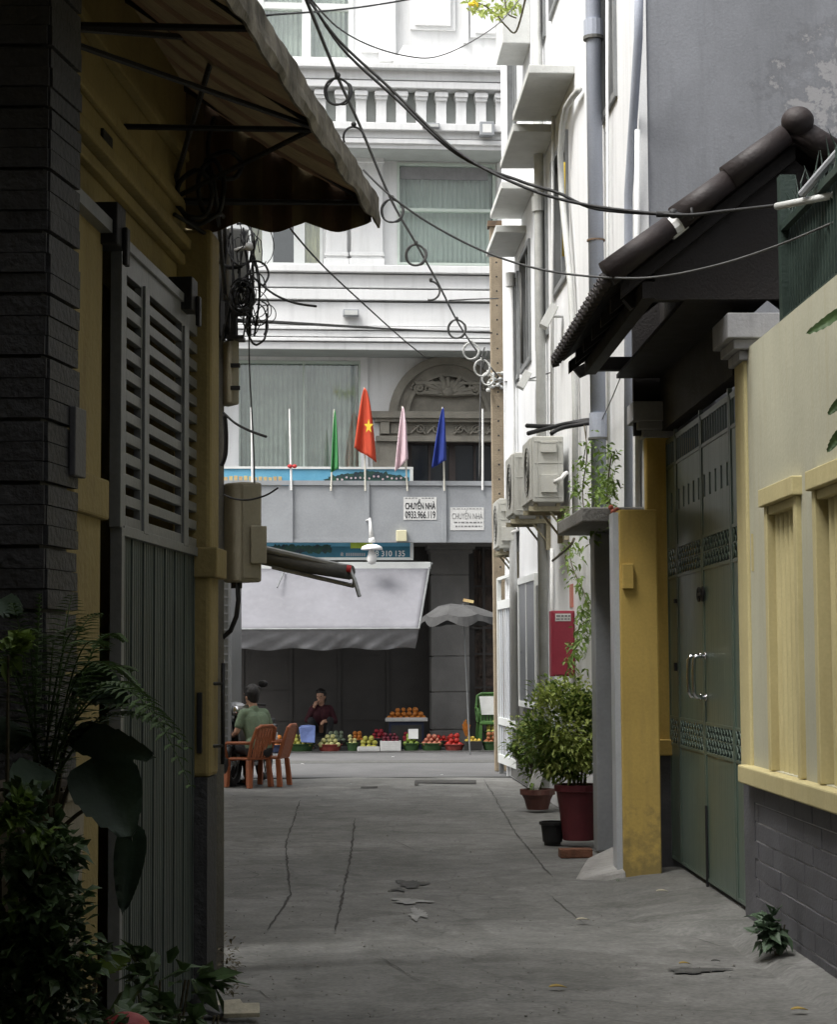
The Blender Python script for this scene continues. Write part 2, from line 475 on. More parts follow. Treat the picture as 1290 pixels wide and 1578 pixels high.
# the alley: a slightly uneven concrete sheet, with its joints, cracks and patches
al = MB()
nx, ny = 26, 160
def gz(x, y): return .012 * math.sin(x * 1.3 + y * .5) * math.sin(y * .37 + x) + .006 * math.sin(x * 4 + y * 2.1)
Y0, Y1, X0, X1 = -12.0, 26.6, -4.2, 3.6
idx = len(al.v)
for j in range(ny + 1):
    for i in range(nx + 1):
        x = X0 + (X1 - X0) * i / nx; y = Y0 + (Y1 - Y0) * j / ny
        al.v.append(Vector((x, y, gz(x, y) - .004)))
for j in range(ny):
    for i in range(nx):
        a = j * (nx + 1) + i
        al.f.append((a, a + 1, a + nx + 2, a + nx + 1)); al.mi.append(0)
def crackline(pix, wid, mi, jit=.007, sub=6):
    pts = [G(*p) for p in pix]
    out = []
    for a, b in zip(pts, pts[1:]):
        n = max(2, int((b - a).length / .12))
        for k in range(n):
            out.append(a.lerp(b, k / n) + Vector((random.uniform(-jit, jit), random.uniform(-jit, jit), 0)))
    out.append(pts[-1])
    al.cur = mi
    for k in range(len(out) - 1):
        a, b = out[k], out[k + 1]
        t = (b - a).normalized(); s = Vector((-t.y, t.x, 0))
        wf = lambda i: wid * .5 * min(1, .15 + .9 * i / 3, .15 + .9 * (len(out) - 1 - i) / 3) * (.35 + .55 * (math.sin(i * .55 + wid * 90) * .5 + .5)) / 2 * 1.3; w0, w1 = wf(k), wf(k + 1)
        q = [a - s * w0, a + s * w0, b + s * w1, b - s * w1]
        al.face([(v.x, v.y, gz(v.x, v.y) + .003) for v in reversed(q)])
    al.cur = 0
def blob(px, py, rx, ry, mi, n=26, z=.004, rough=.45):
    c = G(px, py); al.cur = mi
    ph = random.random() * 9
    pts = []
    for k in range(n):
        a = 2 * math.pi * k / n
        rr = 1 + rough * (math.sin(3 * a + ph) * .4 + math.sin(5 * a + ph * 2) * .3 + random.uniform(-.35, .35))
        x, y = c.x + math.cos(a) * rx * rr, c.y + math.sin(a) * ry * rr
        pts.append((x, y, gz(x, y) + z))
    al.face(pts); al.cur = 0
for pix, wd in [(((547, 1262), (540, 1320), (528, 1380), (517, 1436)), .035), (((463, 1232), (440, 1300), (447, 1380), (411, 1436)), .03),
                (((398, 1451), (453, 1443)), .04), (((490, 1347), (560, 1343)), .03), (((635, 1455), (730, 1457)), .025), (((790, 1455), (855, 1452)), .03),
                (((548, 1474), (612, 1470)), .035), (((402, 1479), (548, 1475)), .015), (((585, 1478), (620, 1500), (650, 1517)), .03), (((662, 1517), (735, 1511)), .035),
                (((780, 1507), (838, 1503)), .02), (((570, 1521), (600, 1518)), .02), (((850, 1380), (900, 1420)), .02), (((733, 1380), (770, 1379)), .03),
                (((610, 1295), (640, 1310)), .03), (((616, 1300), (600, 1298)), .03), (((640, 1205), (732, 1205)), .10), (((640, 1205), (641, 1210)), .08),
                (((556, 1212), (580, 1212)), .07), (((488, 1205), (520, 1204)), .05), (((370, 1340), (400, 1350), (380, 1358)), .03), (((340, 1515), (400, 1525), (425, 1545)), .03),
                (((1030, 1492), (1065, 1489)), .03), (((1080, 1495), (1105, 1496)), .05), (((745, 1200), (800, 1290), (850, 1350)), .02),
                (((900, 1360), (960, 1352), (1010, 1360), (1005, 1385)), .02), (((560, 1240), (640, 1238)), .015), (((700, 1420), (840, 1415)), .02),
                (((1060, 1440), (1110, 1455), (1160, 1452)), .025), (((1200, 1475), (1260, 1520), (1290, 1560)), .03)]:
    crackline(pix, wd, 1)
for k in range(22):
    px, py = random.uniform(360, 1000), random.uniform(1225, 1570)
    crackline(((px, py), (px + random.uniform(-50, 50), py + random.uniform(-7, 7))), random.uniform(.008, .02), 1)
blob(634, 1360, .10, .24, 3, n=44, rough=.6); blob(614, 1371, .05, .08, 3, n=40, rough=.7)
blob(632, 1390, .12, .14, 2, n=44, rough=.6); blob(643, 1410, .05, .26, 2, n=44, rough=.7)
for k in range(0):
    blob(random.uniform(380, 1000), random.uniform(1240, 1560), random.uniform(.03, .08), random.uniform(.03, .1), 3, z=.0035, rough=.9)
blob(1062, 1497, .10, .08, 3); blob(1090, 1494, .12, .05, 3)

al.cur = 1
for pq in (((640, 1202), (734, 1202), (734, 1207), (640, 1207)), ((639, 1204), (645, 1204), (645, 1211), (639, 1211)), ((556, 1211), (582, 1211), (582, 1213), (556, 1213))):
    al.face([(lambda v: (v.x, v.y, gz(v.x, v.y) + .006))(G(*p_)) for p_ in reversed(pq)])
al.cur = 0
def concrete_floor():
    m = mat('alley_concrete', (.255, .253, .24), .8, scale=.55, bump=.28, bscale=22, c2=(.135, .135, .125), fine=.25)
    nt = m.node_tree; N = nt.nodes.new; b = nt.nodes['Principled BSDF']
    tc = N('ShaderNodeTexCoord')
    v = N('ShaderNodeTexVoronoi'); v.feature = 'DISTANCE_TO_EDGE'; v.inputs['Scale'].default_value = .8
    n = N('ShaderNodeTexNoise'); n.inputs['Scale'].default_value = 2.2; n.inputs['Detail'].default_value = 7
    ad = N('ShaderNodeMix'); ad.data_type = 'VECTOR'; ad.inputs['Factor'].default_value = .35
    nt.links.new(tc.outputs['Object'], n.inputs['Vector']); nt.links.new(tc.outputs['Object'], ad.inputs['A']); nt.links.new(n.outputs['Color'], ad.inputs['B'])
    nt.links.new(ad.outputs['Result'], v.inputs['Vector'])
    r = N('ShaderNodeValToRGB'); r.color_ramp.elements[0].position = 0; r.color_ramp.elements[1].position = .012
    r.color_ramp.elements[0].color = (.78, .78, .78, 1); r.color_ramp.elements[1].color = (1, 1, 1, 1)
    nt.links.new(v.outputs['Distance'], r.inputs['Fac'])
    n5 = N('ShaderNodeTexNoise'); n5.inputs['Scale'].default_value = 6; n5.inputs['Detail'].default_value = 9; n5.inputs['Roughness'].default_value = .75
    nt.links.new(tc.outputs['Object'], n5.inputs['Vector'])
    r5 = N('ShaderNodeValToRGB'); r5.color_ramp.elements[0].position = .38; r5.color_ramp.elements[1].position = .6
    r5.color_ramp.elements[0].color = (.76, .76, .76, 1); r5.color_ramp.elements[1].color = (1.06, 1.06, 1.06, 1)
    n6 = N('ShaderNodeTexNoise'); n6.inputs['Scale'].default_value = 1.1; n6.inputs['Detail'].default_value = 4; n6.inputs['Distortion'].default_value = .8
    nt.links.new(tc.outputs['Object'], n6.inputs['Vector'])
    r6 = N('ShaderNodeValToRGB'); r6.color_ramp.elements[0].position = .52; r6.color_ramp.elements[1].position = .56
    r6.color_ramp.elements[0].color = (1, 1, 1, 1); r6.color_ramp.elements[1].color = (.80, .80, .79, 1)
    nt.links.new(n6.outputs['Fac'], r6.inputs['Fac'])
    nt.links.new(n5.outputs['Fac'], r5.inputs['Fac'])
    old = b.inputs['Base Color'].links[0].from_socket
    for s in (r.outputs[0], r5.outputs[0], r6.outputs[0]):
        x = N('ShaderNodeMix'); x.data_type = 'RGBA'; x.blend_type = 'MULTIPLY'; x.inputs['Factor'].default_value = 1
        nt.links.new(old, x.inputs['A']); nt.links.new(s, x.inputs['B']); old = x.outputs['Result']
    nt.links.new(old, b.inputs['Base Color'])
    return m
MT['alley'] = concrete_floor()
tag(al.build('alley_pavement', [MT['alley'], MT['crack'], MT['cement_patch'], MT['dark_patch'], mat('newer_cement', (.262, .26, .248), .85, .45, 4, .3, 30, fine=.25)], origin=(0, 0, 0), smooth=False), kind='structure')
rd = MB(); rd.bx(-60, 60, 26.6, 35.0, -.06, .0); tag(rd.build('road', MT['asphalt'], origin=(0, 30, 0)), kind='structure')
gt = MB(); gt.bx(-60, 60, 30.2, 30.9, .0, .005); tag(gt.build('road_shade_strip', MT['dark_patch'], origin=(0, 30, 0)), kind='structure')  # dark strip painted on the road for the shade of awning and umbrella
MT['pave'] = mat('pave', (.16, .158, .15), .85, .3, 1.5, .4, 40, fine=.2)
pv = MB(); pv.bx(-60, 60, 33.6, 40, -.06, .02); tag(pv.build('pavement', MT['pave'], origin=(0, 34, 0)), kind='structure')

# wall planes
WF = Plane((0, 35.6), (math.cos(R(5.2)), math.sin(R(5.2))), (math.sin(R(5.2)), -math.cos(R(5.2))))   # facade across the street
WR = Plane((2.25, 0), (-.025, 1), (-1, -.025))                                                      # yellow wall and gate on the right
WW = Plane((1.765, 15), (-.5325, 11.7), (-11.7, -.5325))                                            # white house wall on the right
WL = Plane((-1.02, 9.2), (math.sin(R(4.2)), math.cos(R(4.2))), (math.cos(R(4.2)), -math.sin(R(4.2))))   # left gate leaf
MT['white_metal'] = mat('white_metal', (.70, .72, .70), .45, .08, 3, .05, 40)
MT['pale_green'] = mat('pale_green', (.55, .62, .56), .55, .1, 3, .05, 40)
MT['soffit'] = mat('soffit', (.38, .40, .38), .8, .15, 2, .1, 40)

# ================================================================== FACADE ACROSS THE STREET
B = thing('building', 'white town house across the street with mouldings, arched doorway and tall curtained windows', 'building', WF.pt(0, 0, 0))
def fz(py, o=0, px=570): return WF.uz(px, py, o)[1]
def fu(px, o=0, py=700): return WF.uz(px, py, o)[0]
UL, UR = -11.0, 11.0
zg = fz(838, 0)           # top of ground storey
def rect(x0, y0, x1, y1, o=0):
    xc, yc = (x0 + x1) / 2, (y0 + y1) / 2
    return (WF.uz(x0, yc, o)[0], WF.uz(x1, yc, o)[0], WF.uz(xc, y1, o)[1], WF.uz(xc, y0, o)[1])
h_up = rect(398, -70, 545, 96); h_mid = rect(612, 252, 764, 409); h_midl = rect(383, 330, 497, 409)
h_low = rect(366, 556, 557, 742); h_door = rect(628, 678, 768, 800)
wl = MB()
holes_wall(wl, WF, UL, UR, zg, 19, [h_up, h_mid, h_midl, h_low, h_door], -.35, 0)
wl.build('wall', MT['white_wall'], B)
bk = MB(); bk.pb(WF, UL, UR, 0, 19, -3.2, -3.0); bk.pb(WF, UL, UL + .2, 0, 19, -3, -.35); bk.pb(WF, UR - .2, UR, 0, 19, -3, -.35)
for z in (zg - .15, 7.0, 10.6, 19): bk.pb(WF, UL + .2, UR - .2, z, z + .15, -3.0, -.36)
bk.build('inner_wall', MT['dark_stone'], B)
# third storey relief
p = MB()
for a in [(632, -60, 702, 46), (725, -60, 771, 58)]:
    p.fb(WF, *a, .0, .05)
    p.fb(WF, a[0] + 7, a[1], a[2] - 7, a[3] - 7, .05, .10)
p.fb(WF, 556, -60, 590, 80, 0, .07); p.fb(WF, 584, -60, 610, 92, .0, .14); p.fb(WF, 714, -60, 722, 66, 0, .07)
p.fb(WF, 775, -60, 800, 92, 0, .16)
x0, x1 = fu(606, .2, 80), fu(726, .2, 80); z0, z1 = fz(94, .2), fz(66, .2)
p.hexa([WF.pt(x0, z0, .22), WF.pt(x1, z0, .22), WF.pt(x1, z0, 0), WF.pt(x0, z0, 0), WF.pt(x0 + .2, z1, .1), WF.pt(x1 - .2, z1, .1), WF.pt(x1 - .2, z1, 0), WF.pt(x0 + .2, z1, 0)])
p.build('relief_panel', MT['white_trim'], B, bevel=.01)
# belt courses: (top px, bottom px, projection)
def belt(name, rows):
    b = MB()
    for (ya, yb, o) in rows:
        b.pb(WF, UL, UR, fz(yb, o), fz(ya, o), 0, o)
    return b.build(name, MT['white_trim'], B, bevel=.008)
belt('cornice', [(97, 104, 1.02), (106, 122, .86), (124, 134, .93)])
belt('balustrade_base', [(188, 199, .98), (200, 212, .86), (213, 220, .92), (221, 228, .86)])
belt('ledge', [(408, 419, .98), (423, 443, .86), (446, 462, .94)])
belt('fascia', [(466, 502, .88)])
belt('moulding', [(503, 508, .93), (510, 519, .89), (521, 526, .95), (528, 539, .90)])
# deep slab behind the balustrade and dentil posts
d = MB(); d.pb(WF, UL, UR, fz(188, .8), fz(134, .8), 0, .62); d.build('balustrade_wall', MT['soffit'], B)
u0 = fu(432, .86, 160); st = (fu(773, .86, 160) - fu(432, .86, 160)) / 11.0
k = -16
while u0 + k * st < UR - .5:
    u = u0 + k * st
    d = MB(); d.pb(WF, u - .092, u + .092, fz(190, .86), fz(134, .86), .622, .80)
    d.pb(WF, u - .12, u + .12, fz(147, .86), fz(140, .86), .622, .88); d.pb(WF, u - .105, u + .105, fz(152, .86), fz(147, .86), .622, .85)
    d.build('baluster', MT['white_trim'], B, bevel=.006)
    k += 1
# soffits are the undersides of the belts: a thin painted ceiling
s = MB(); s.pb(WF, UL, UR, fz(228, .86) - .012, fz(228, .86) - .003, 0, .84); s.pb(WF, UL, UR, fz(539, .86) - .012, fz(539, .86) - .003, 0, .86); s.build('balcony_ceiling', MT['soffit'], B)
# windows
def curtain(mb, u0, u1, z0, z1, o, amp=.02, per=.09):
    n = max(6, int((u1 - u0) / (per / 6)))
    prev = None
    for i in range(n + 1):
        u = u0 + (u1 - u0) * i / n
        oo = o + amp * math.sin(u * 2 * math.pi / per + .6 * math.sin(u * 7))
        cur = (WF.pt(u, z0, oo), WF.pt(u, z1, oo))
        if prev: mb.face([prev[0], cur[0], cur[1], prev[1]])
        prev = cur
def window(h, vert, hor, fm, cm, fw=.07, gap=None, curtmat=True):
    fr = MB(); u0, u1, z0, z1 = h
    fr.pb(WF, u0, u0 + fw, z0, z1, -.14, .02); fr.pb(WF, u1 - fw, u1, z0, z1, -.14, .02)
    fr.pb(WF, u0 + fw, u1 - fw, z0, z0 + fw, -.14, .02); fr.pb(WF, u0 + fw, u1 - fw, z1 - fw, z1, -.14, .02)
    for v, ww in vert: fr.pb(WF, v - ww / 2, v + ww / 2, z0 + fw, z1 - fw, -.12, .015)
    for v, ww in hor: fr.pb(WF, u0 + fw, u1 - fw, v - ww / 2, v + ww / 2, -.121, .012)
    w = fr.build('window', fm, B)
    pn = MB(); pn.pb(WF, u0 + fw, u1 - fw, z0 + fw, z1 - fw, -.075, -.07); pn.build('pane', MT['glass'], w)
    c = MB()
    for (a, b) in (gap or [(u0 + fw, u1 - fw)]): curtain(c, a, b, z0 + fw, z1 - fw, -.22)
    c.build('curtain', cm, w, smooth=True)
    return w
window(h_up, [(fu(472, 0, 50), .16)], [(fz(12, 0), .12)], MT['white_metal'], MT['curtain'], .10)
w2 = window(h_mid, [], [(fz(322, 0), .05)], MT['pale_green'], MT['blind'], .045)
sh = MB(); sh.fb(WF, 617, 258, 752, 277, -.06, -.055); sh.build('valance', MT['tarp_grey'], w2)
w3 = window(h_midl, [(fu(412, 0, 380), .20), (fu(461, 0, 380), .20)], [], MT['white_metal'], MT['cream_curtain'], .05, gap=[(h_midl[0], fu(412, 0, 380)), (fu(463, 0, 380), h_midl[1])])
w4 = window(h_low, [(fu(468, 0, 640), .03)], [], MT['pale_green'], MT['curtain'], .05)
fr = MB(); fr.fb(WF, 356, 548, 368, 742, .0, .05); fr.fb(WF, 556, 548, 567, 742, 0, .05); fr.pb(WF, fu(368), fu(556), fz(556), fz(549), 0, .05); fr.build('window_surround', MT['white_trim'], B)
# coupled pilasters of the second storey
for x0, x1 in ((502, 535), (541, 590)):
    c = MB()
    c.fb(WF, x0, 250, x1, 402, 0, .16); c.fb(WF, x0 - 3, 398, x1 + 3, 409, 0, .22); c.fb(WF, x0 - 2, 388, x1 + 2, 394, 0, .19)
    c.fb(WF, x0 - 4, 228, x1 + 4, 242, 0, .26); c.fb(WF, x0 - 2, 243, x1 + 2, 250, 0, .20)
    c.build('pilaster', MT['white_wall'], B, bevel=.012)
c = MB(); c.fb(WF, 768, 250, 800, 409, 0, .14); c.fb(WF, 765, 232, 803, 246, 0, .22)
c.build('pilaster', MT['white_wall'], B, bevel=.012)
# arched doorway with carved pediment
AR = MB()
cu, zb = fu(690, .1, 640), fz(640, .1)
ru = fu(780, .1, 640) - cu; rz = fz(548, .1) - zb
n = 28
for i in range(n):                      # the arch ring
    a0, a1 = math.pi * i / n, math.pi * (i + 1) / n
    for (k0, k1, o0, o1) in ((.86, 1.0, 0, .16), (.72, .86, 0, .09), (.66, .72, 0, .13)):
        q = []
        for a, k in ((a0, k0), (a0, k1), (a1, k1), (a1, k0)):
            q.append((cu + ru * k * math.cos(a), zb + rz * k * math.sin(a)))
        AR.hexa([WF.pt(*x, o1) for x in q] + [WF.pt(*x, o0) for x in q])
back = [(cu + ru * .67 * math.cos(math.pi * i / n), zb + rz * .67 * math.sin(math.pi * i / n)) for i in range(n + 1)]
AR.face([WF.pt(*x, .03) for x in back])
AR.fb(WF, 572, 634, 800, 644, 0, .28); AR.fb(WF, 578, 644, 795, 650, 0, .22); AR.fb(WF, 585, 650, 792, 672, 0, .10); AR.fb(WF, 580, 672, 795, 680, 0, .18)
AR.fb(WF, 575, 680, 628, 800, 0, .12)
AR.fb(WF, 586, 650, 600, 668, .1, .2); AR.fb(WF, 602, 652, 628, 668, .1, .14)
AR.fb(WF, 585, 690, 618, 800, .12, .15)
# keystone and shell: fan of petals and scrolls
for i in range(13):
    a = R(8 + i * 164 / 12)
    L = .40 + .08 * math.sin(i * 2.1)
    c0 = WF.pt(fu(690, .1, 600), fz(608, .1), .10)
    dd = WF.t * math.cos(a) * 1.15 + Vector((0, 0, 1)) * math.sin(a) * .8
    AR.ball(c0 + dd * L * .62, .055, 8, 5, (1, 1, 1))
    AR.tube([c0, c0 + dd * L * .5 + WF.n * .05, c0 + dd * L], .035, 6, .05)
for sx in (-1, 1):
    for t in range(40):
        a = t / 40 * 4.2 * math.pi; rr = .15 * (1 - t / 44)
        AR.ball(WF.pt(cu + sx * (.52 + rr * math.cos(a)), fz(598, .1) + rr * math.sin(a), .12), .028, 6, 4)
    for q in range(3):
        for t in range(26):
            a = t / 26 * 3.4 * math.pi; rr = .10 * (1 - t / 30)
            AR.ball(WF.pt(cu + sx * (.22 + q * .30 + rr * math.cos(a)), fz(661, .12) + rr * .9 * math.sin(a), .13), .020, 6, 4)
        AR.tube([WF.pt(cu + sx * (.12 + q * .3), fz(668, .12), .12), WF.pt(cu + sx * (.24 + q * .3), fz(656, .12), .15), WF.pt(cu + sx * (.38 + q * .3), fz(667, .12), .12)], .02, 6)
AR.ball(WF.pt(cu, fz(604, .12), .16), .10, 10, 7, (1, .6, .8))
AR.fb(WF, 640, 588, 742, 592, .06, .16)
AR.build('door_surround', MT['beige_stone'], B, smooth=False, bevel=0)
dr = MB()
u0, u1, z0, z1 = h_door
for a, b in ((u0, u0 + .09), (u1 - .09, u1), ((u0 + u1) / 2 - .06, (u0 + u1) / 2 + .06), ((u0 + 3 * u1) / 4 - .02, (u0 + 3 * u1) / 4 + .02), ((3 * u0 + u1) / 4 - .02, (3 * u0 + u1) / 4 + .02)): dr.pb(WF, a, b, z0, z1, -.2, -.1)
dr.pb(WF, u0, u1, z1 - .08, z1, -.22, -.09)
D = dr.build('door', mat('door_frame', (.045, .035, .032), .5, .3), B)
q = MB(); q.pb(WF, u0, u1, z1 - .01, z1 + .03, 0, .03); q.build('lintel', MT['basket_red'], D)
gl = MB(); gl.pb(WF, u0, u1, z0, z1, -.17, -.16); gl.build('glass', MT['dark_glass'], D)
# ground storey: dark clad wall, stone pier, brown door
gw = MB()
h_gd = rect(732, 846, 800, 1125)
holes_wall(gw, WF, UL, UR, 0, zg, [h_gd], -.30, -.04)
for px in range(150, 760, 74): gw.pb(WF, fu(px), fu(px) + .05, 0, zg, -.04, -.02)
for py in (905, 970, 1010, 1062, 1110): gw.pb(WF, UL, UR, fz(py), fz(py) + .035, -.04, -.025)
gw.build('ground_storey_wall', MT['dark_stone'], B)
pr = MB()
zs = [0.02, fz(1125), fz(1067), fz(1012), fz(948), fz(887), fz(848)]
for a, b in zip(zs, zs[1:]): pr.pb(WF, fu(664, .3, 950), fu(723, .3, 950), a + .012, b - .012, -.04, .32)
pr.pb(WF, fu(666, .3), fu(721, .3), 0.02, zg, -.04, .30)
pr.pb(WF, fu(657, .3), fu(730, .3), fz(848), fz(838), -.04, .42); pr.pb(WF, fu(660, .3), fu(727, .3), fz(854), fz(848), -.04, .37)
pr.build('stone_pier', MT['grey_stone'], B, bevel=.008)
gd = MB(); u0, u1, z0, z1 = h_gd
gd.pb(WF, u0, u1, .02, z1, -.2, -.12)
for a in (0, 1, 2, 3):
    gd.pb(WF, u0 + .08, u0 + .33, z0 + .15 + a * (z1 - z0) / 4, z0 - .02 + (a + 1) * (z1 - z0) / 4, -.12, -.09)
gd.build('ground_door', mat('old_door', (.10, .07, .055), .7, .5, 6, .4, 40, c2=(.03, .025, .02)), B)
# balcony slab
bs = MB(); bs.pb(WF, UL, UR, zg - .05, zg + .12, -.3, 1.15); bs.build('balcony_floor', MT['grey_stone'], B)
# little lights on the building
for (a, lab) in (((652, 189, 678, 196), 'flat white spotlight on the upper ledge of the white house, left of the square one'), ((740, 187, 762, 208), 'square floodlight with grey rim on the upper ledge of the white house'), ((529, 476, 553, 486), 'small grey box light on the plain white fascia of the house')):
    b = MB(); b.fb(WF, *a, .9, 1.08)
    t = thing('wall_light', lab, 'light', WF.pt(WF.uz((a[0] + a[2]) / 2, a[3], 1)[0], WF.uz(a[0], a[3], 1)[1], .99))
    b.build('housing', MT['sheet'], t, bevel=.01)
    c = MB()
    if a[0] == 740: c.fb(WF, 744, 191, 758, 204, 1.08, 1.085)
    else: c.fb(WF, a[0] + 2, a[1] + 2, a[2] - 2, a[3] - 1, 1.08, 1.085)
    c.build('lens', MT['white'] if a[0] == 740 else MT['pvc'], t)

# hoarding of sheet metal on the balcony edge, its flags and notices
OH = 1.42
T = thing('sheet_fence', 'grey sheet metal fence panels along the balcony edge carrying the flags', 'fence', WF.pt(fu(570, OH, 835), fz(835, OH), OH))
xs = [262, 355, 448, 566, 685, 800, 900]
for a, b in zip(xs, xs[1:]):
    q = MB(); q.fb(WF, a + 2, 748, b - 2, 832, OH - .02, OH); q.build('panel', MT['sheet'], T)
q = MB(); q.pb(WF, fu(262, OH), fu(900, OH), fz(748, OH), fz(741, OH), OH - .04, OH + .03); q.pb(WF, fu(262, OH), fu(900, OH), fz(836, OH), fz(831, OH), OH - .04, OH + .02)
for a in xs: q.fb(WF, a - 3, 741, a + 3, 836, OH - .05, OH + .045)
q.build('rail', MT['sheet'], T)
def text_mesh(txt, pl, u0, u1, zb, zt, o, name, mt, parent, font_weight=0):
    cu_ = bpy.data.curves.new(name, 'FONT'); cu_.body = txt; cu_.extrude = 0; cu_.offset = font_weight
    to = bpy.data.objects.new('tmp_text', cu_); COL.objects.link(to)
    dg = bpy.context.evaluated_depsgraph_get()
    me = to.evaluated_get(dg).to_mesh()
    vs = [v.co.copy() for v in me.vertices]; fs = [tuple(p.vertices) for p in me.polygons]
    to.to_mesh_clear() if False else None
    bpy.data.objects.remove(to); bpy.data.curves.remove(cu_)
    if not vs: return None
    xa, xb = min(v.x for v in vs), max(v.x for v in vs); ya, yb = min(v.y for v in vs), max(v.y for v in vs)
    mb = MB()
    mb.add([pl.pt(u0 + (v.x - xa) / (xb - xa) * (u1 - u0), zb + (v.y - ya) / (yb - ya) * (zt - zb), o) for v in vs], fs)
    return mb.build(name, mt, parent)
def frect_text(txt, x0, y0, x1, y1, o, mt, parent, wgt=.0, name='lettering'):
    r = rect(x0, y0, x1, y1, o)
    return text_mesh(txt, WF, r[0], r[1], r[2], r[3], o, name, mt, parent, wgt)
N1 = MB(); N1.fb(WF, 622, 766, 673, 801, OH, OH + .008)
n1 = N1.build('notice', MT['dirty_white']); tag(n1, 'white notice with bold black house moving letters and phone number on the sheet fence', 'sign')
frect_text('CHUYỂN NHÀ', 624.5, 769, 671, 785, OH + .011, MT['ink'], n1, .03)
frect_text('0933.966.119', 624.5, 787.5, 671, 799, OH + .011, MT['ink'], n1, .02)
q = MB()
for k in range(9):
    if k != 4: q.fb(WF, 624.5 + k * 5.1, 767, 628 + k * 5.1, 768.2, OH + .008, OH + .011)
q.build('small_print', MT['ink_faint'], n1)
N2 = MB(); N2.fb(WF, 694, 782, 746, 817, OH, OH + .008)
n2 = N2.build('notice', MT['dirty_white']); tag(n2, 'faded white notice with thin grey letters, right of the bold one', 'sign')
frect_text('CHUYỂN NHÀ', 697, 785.5, 744, 800, OH + .011, MT['ink_faint'], n2)
q = MB()
for row, y in enumerate((783.5, 804, 810)):
    x = 698 + row * 2
    while x < 742:
        ww = random.uniform(2, 6); q.fb(WF, x, y, min(743, x + ww), y + (1 if row == 0 else 2), OH + .008, OH + .011); x += ww + 1.6
q.build('small_print', MT['ink_faint'], n2)
jb = MB(); jb.fb(WF, 611, 817, 627, 834, OH, OH + .09); tag(jb.build('junction_box', mat('box_cream', (.66, .62, .42), .5, .1), bevel=.01), 'small cream junction box at the bottom edge of the sheet fence', 'box')

# long blue signboard behind the fence
OS = 1.15
S = thing('signboard', 'long blue landscape signboard showing above and below the sheet fence', 'sign', WF.pt(fu(500, OS), fz(862, OS), OS))
q = MB(); q.fb(WF, 300, 722, 633, 860, OS - .05, OS); q.build('board', MT['sign_blue'], S)
q = MB(); q.fb(WF, 298, 719, 637, 722.5, OS - .06, OS + .02); q.fb(WF, 632, 722.5, 637, 860, OS - .06, OS + .02); q.fb(WF, 298, 859, 637, 863, OS - .06, OS + .02); q.build('rim', MT['white_metal'], S)
q = MB()
q.fb(WF, 411, 842, 632, 859, OS, OS + .006); q.build('teal_band', MT['sign_teal'], S)
q = MB()
def fblob(mb, x, y, rx, ry, o, n=22, pl=WF, rr=.3):
    u, z = pl.uz(x, y, o); s_ = 84.0
    mb.face([pl.pt(u + math.cos(2 * math.pi * k / n) * rx / s_ * (1 + random.uniform(-rr, rr)), z + math.sin(2 * math.pi * k / n) * ry / s_ * (1 + random.uniform(-rr, rr)), o) for k in range(n)])
for k in range(9): fblob(q, 515 + k * 13, 738 - 7 * math.sin(math.pi * k / 8) + 3, 14, 8, OS + .004 + k * .0007)
q.build('painted_hill', MT['sign_green'], S)
q = MB()
for k in range(16): fblob(q, 520 + k * 7, 737 + random.uniform(-3, 3), 1.6, 1.6, OS + .013)
tag(q.build('painted_flowers', MT['flag_pink'], S), kind='stuff')
q = MB()
for k in range(12): q.fb(WF, 345 + k * 7.6, 733 + random.uniform(0, 4), 350.5 + k * 7.6, 752, OS, OS + .006)
q.build('painted_house', MT['sign_yellow'], S)
q = MB()
for k in range(7): fblob(q, 425 + k * 13, 846, 9, 6, OS + .010 + k * .0006)
q.build('painted_trees', MT['sign_green'], S)
q = MB(); q.fb(WF, 540, 836, 574, 845, OS + .006, OS + .009); q.build('lime_strip', MT['sign_lime'], S)
frect_text('008 310 135', 567, 848.5, 624, 857.5, OS + .012, MT['white'], S, .012)
q = MB()
for k in range(9): q.fb(WF, 533 + k * 3.4, 852, 535.6 + k * 3.4, 857, OS + .006, OS + .009)
fblob(q, 527, 854, 2.2, 3, OS + .009)
q.build('small_print', MT['sheet'], S)

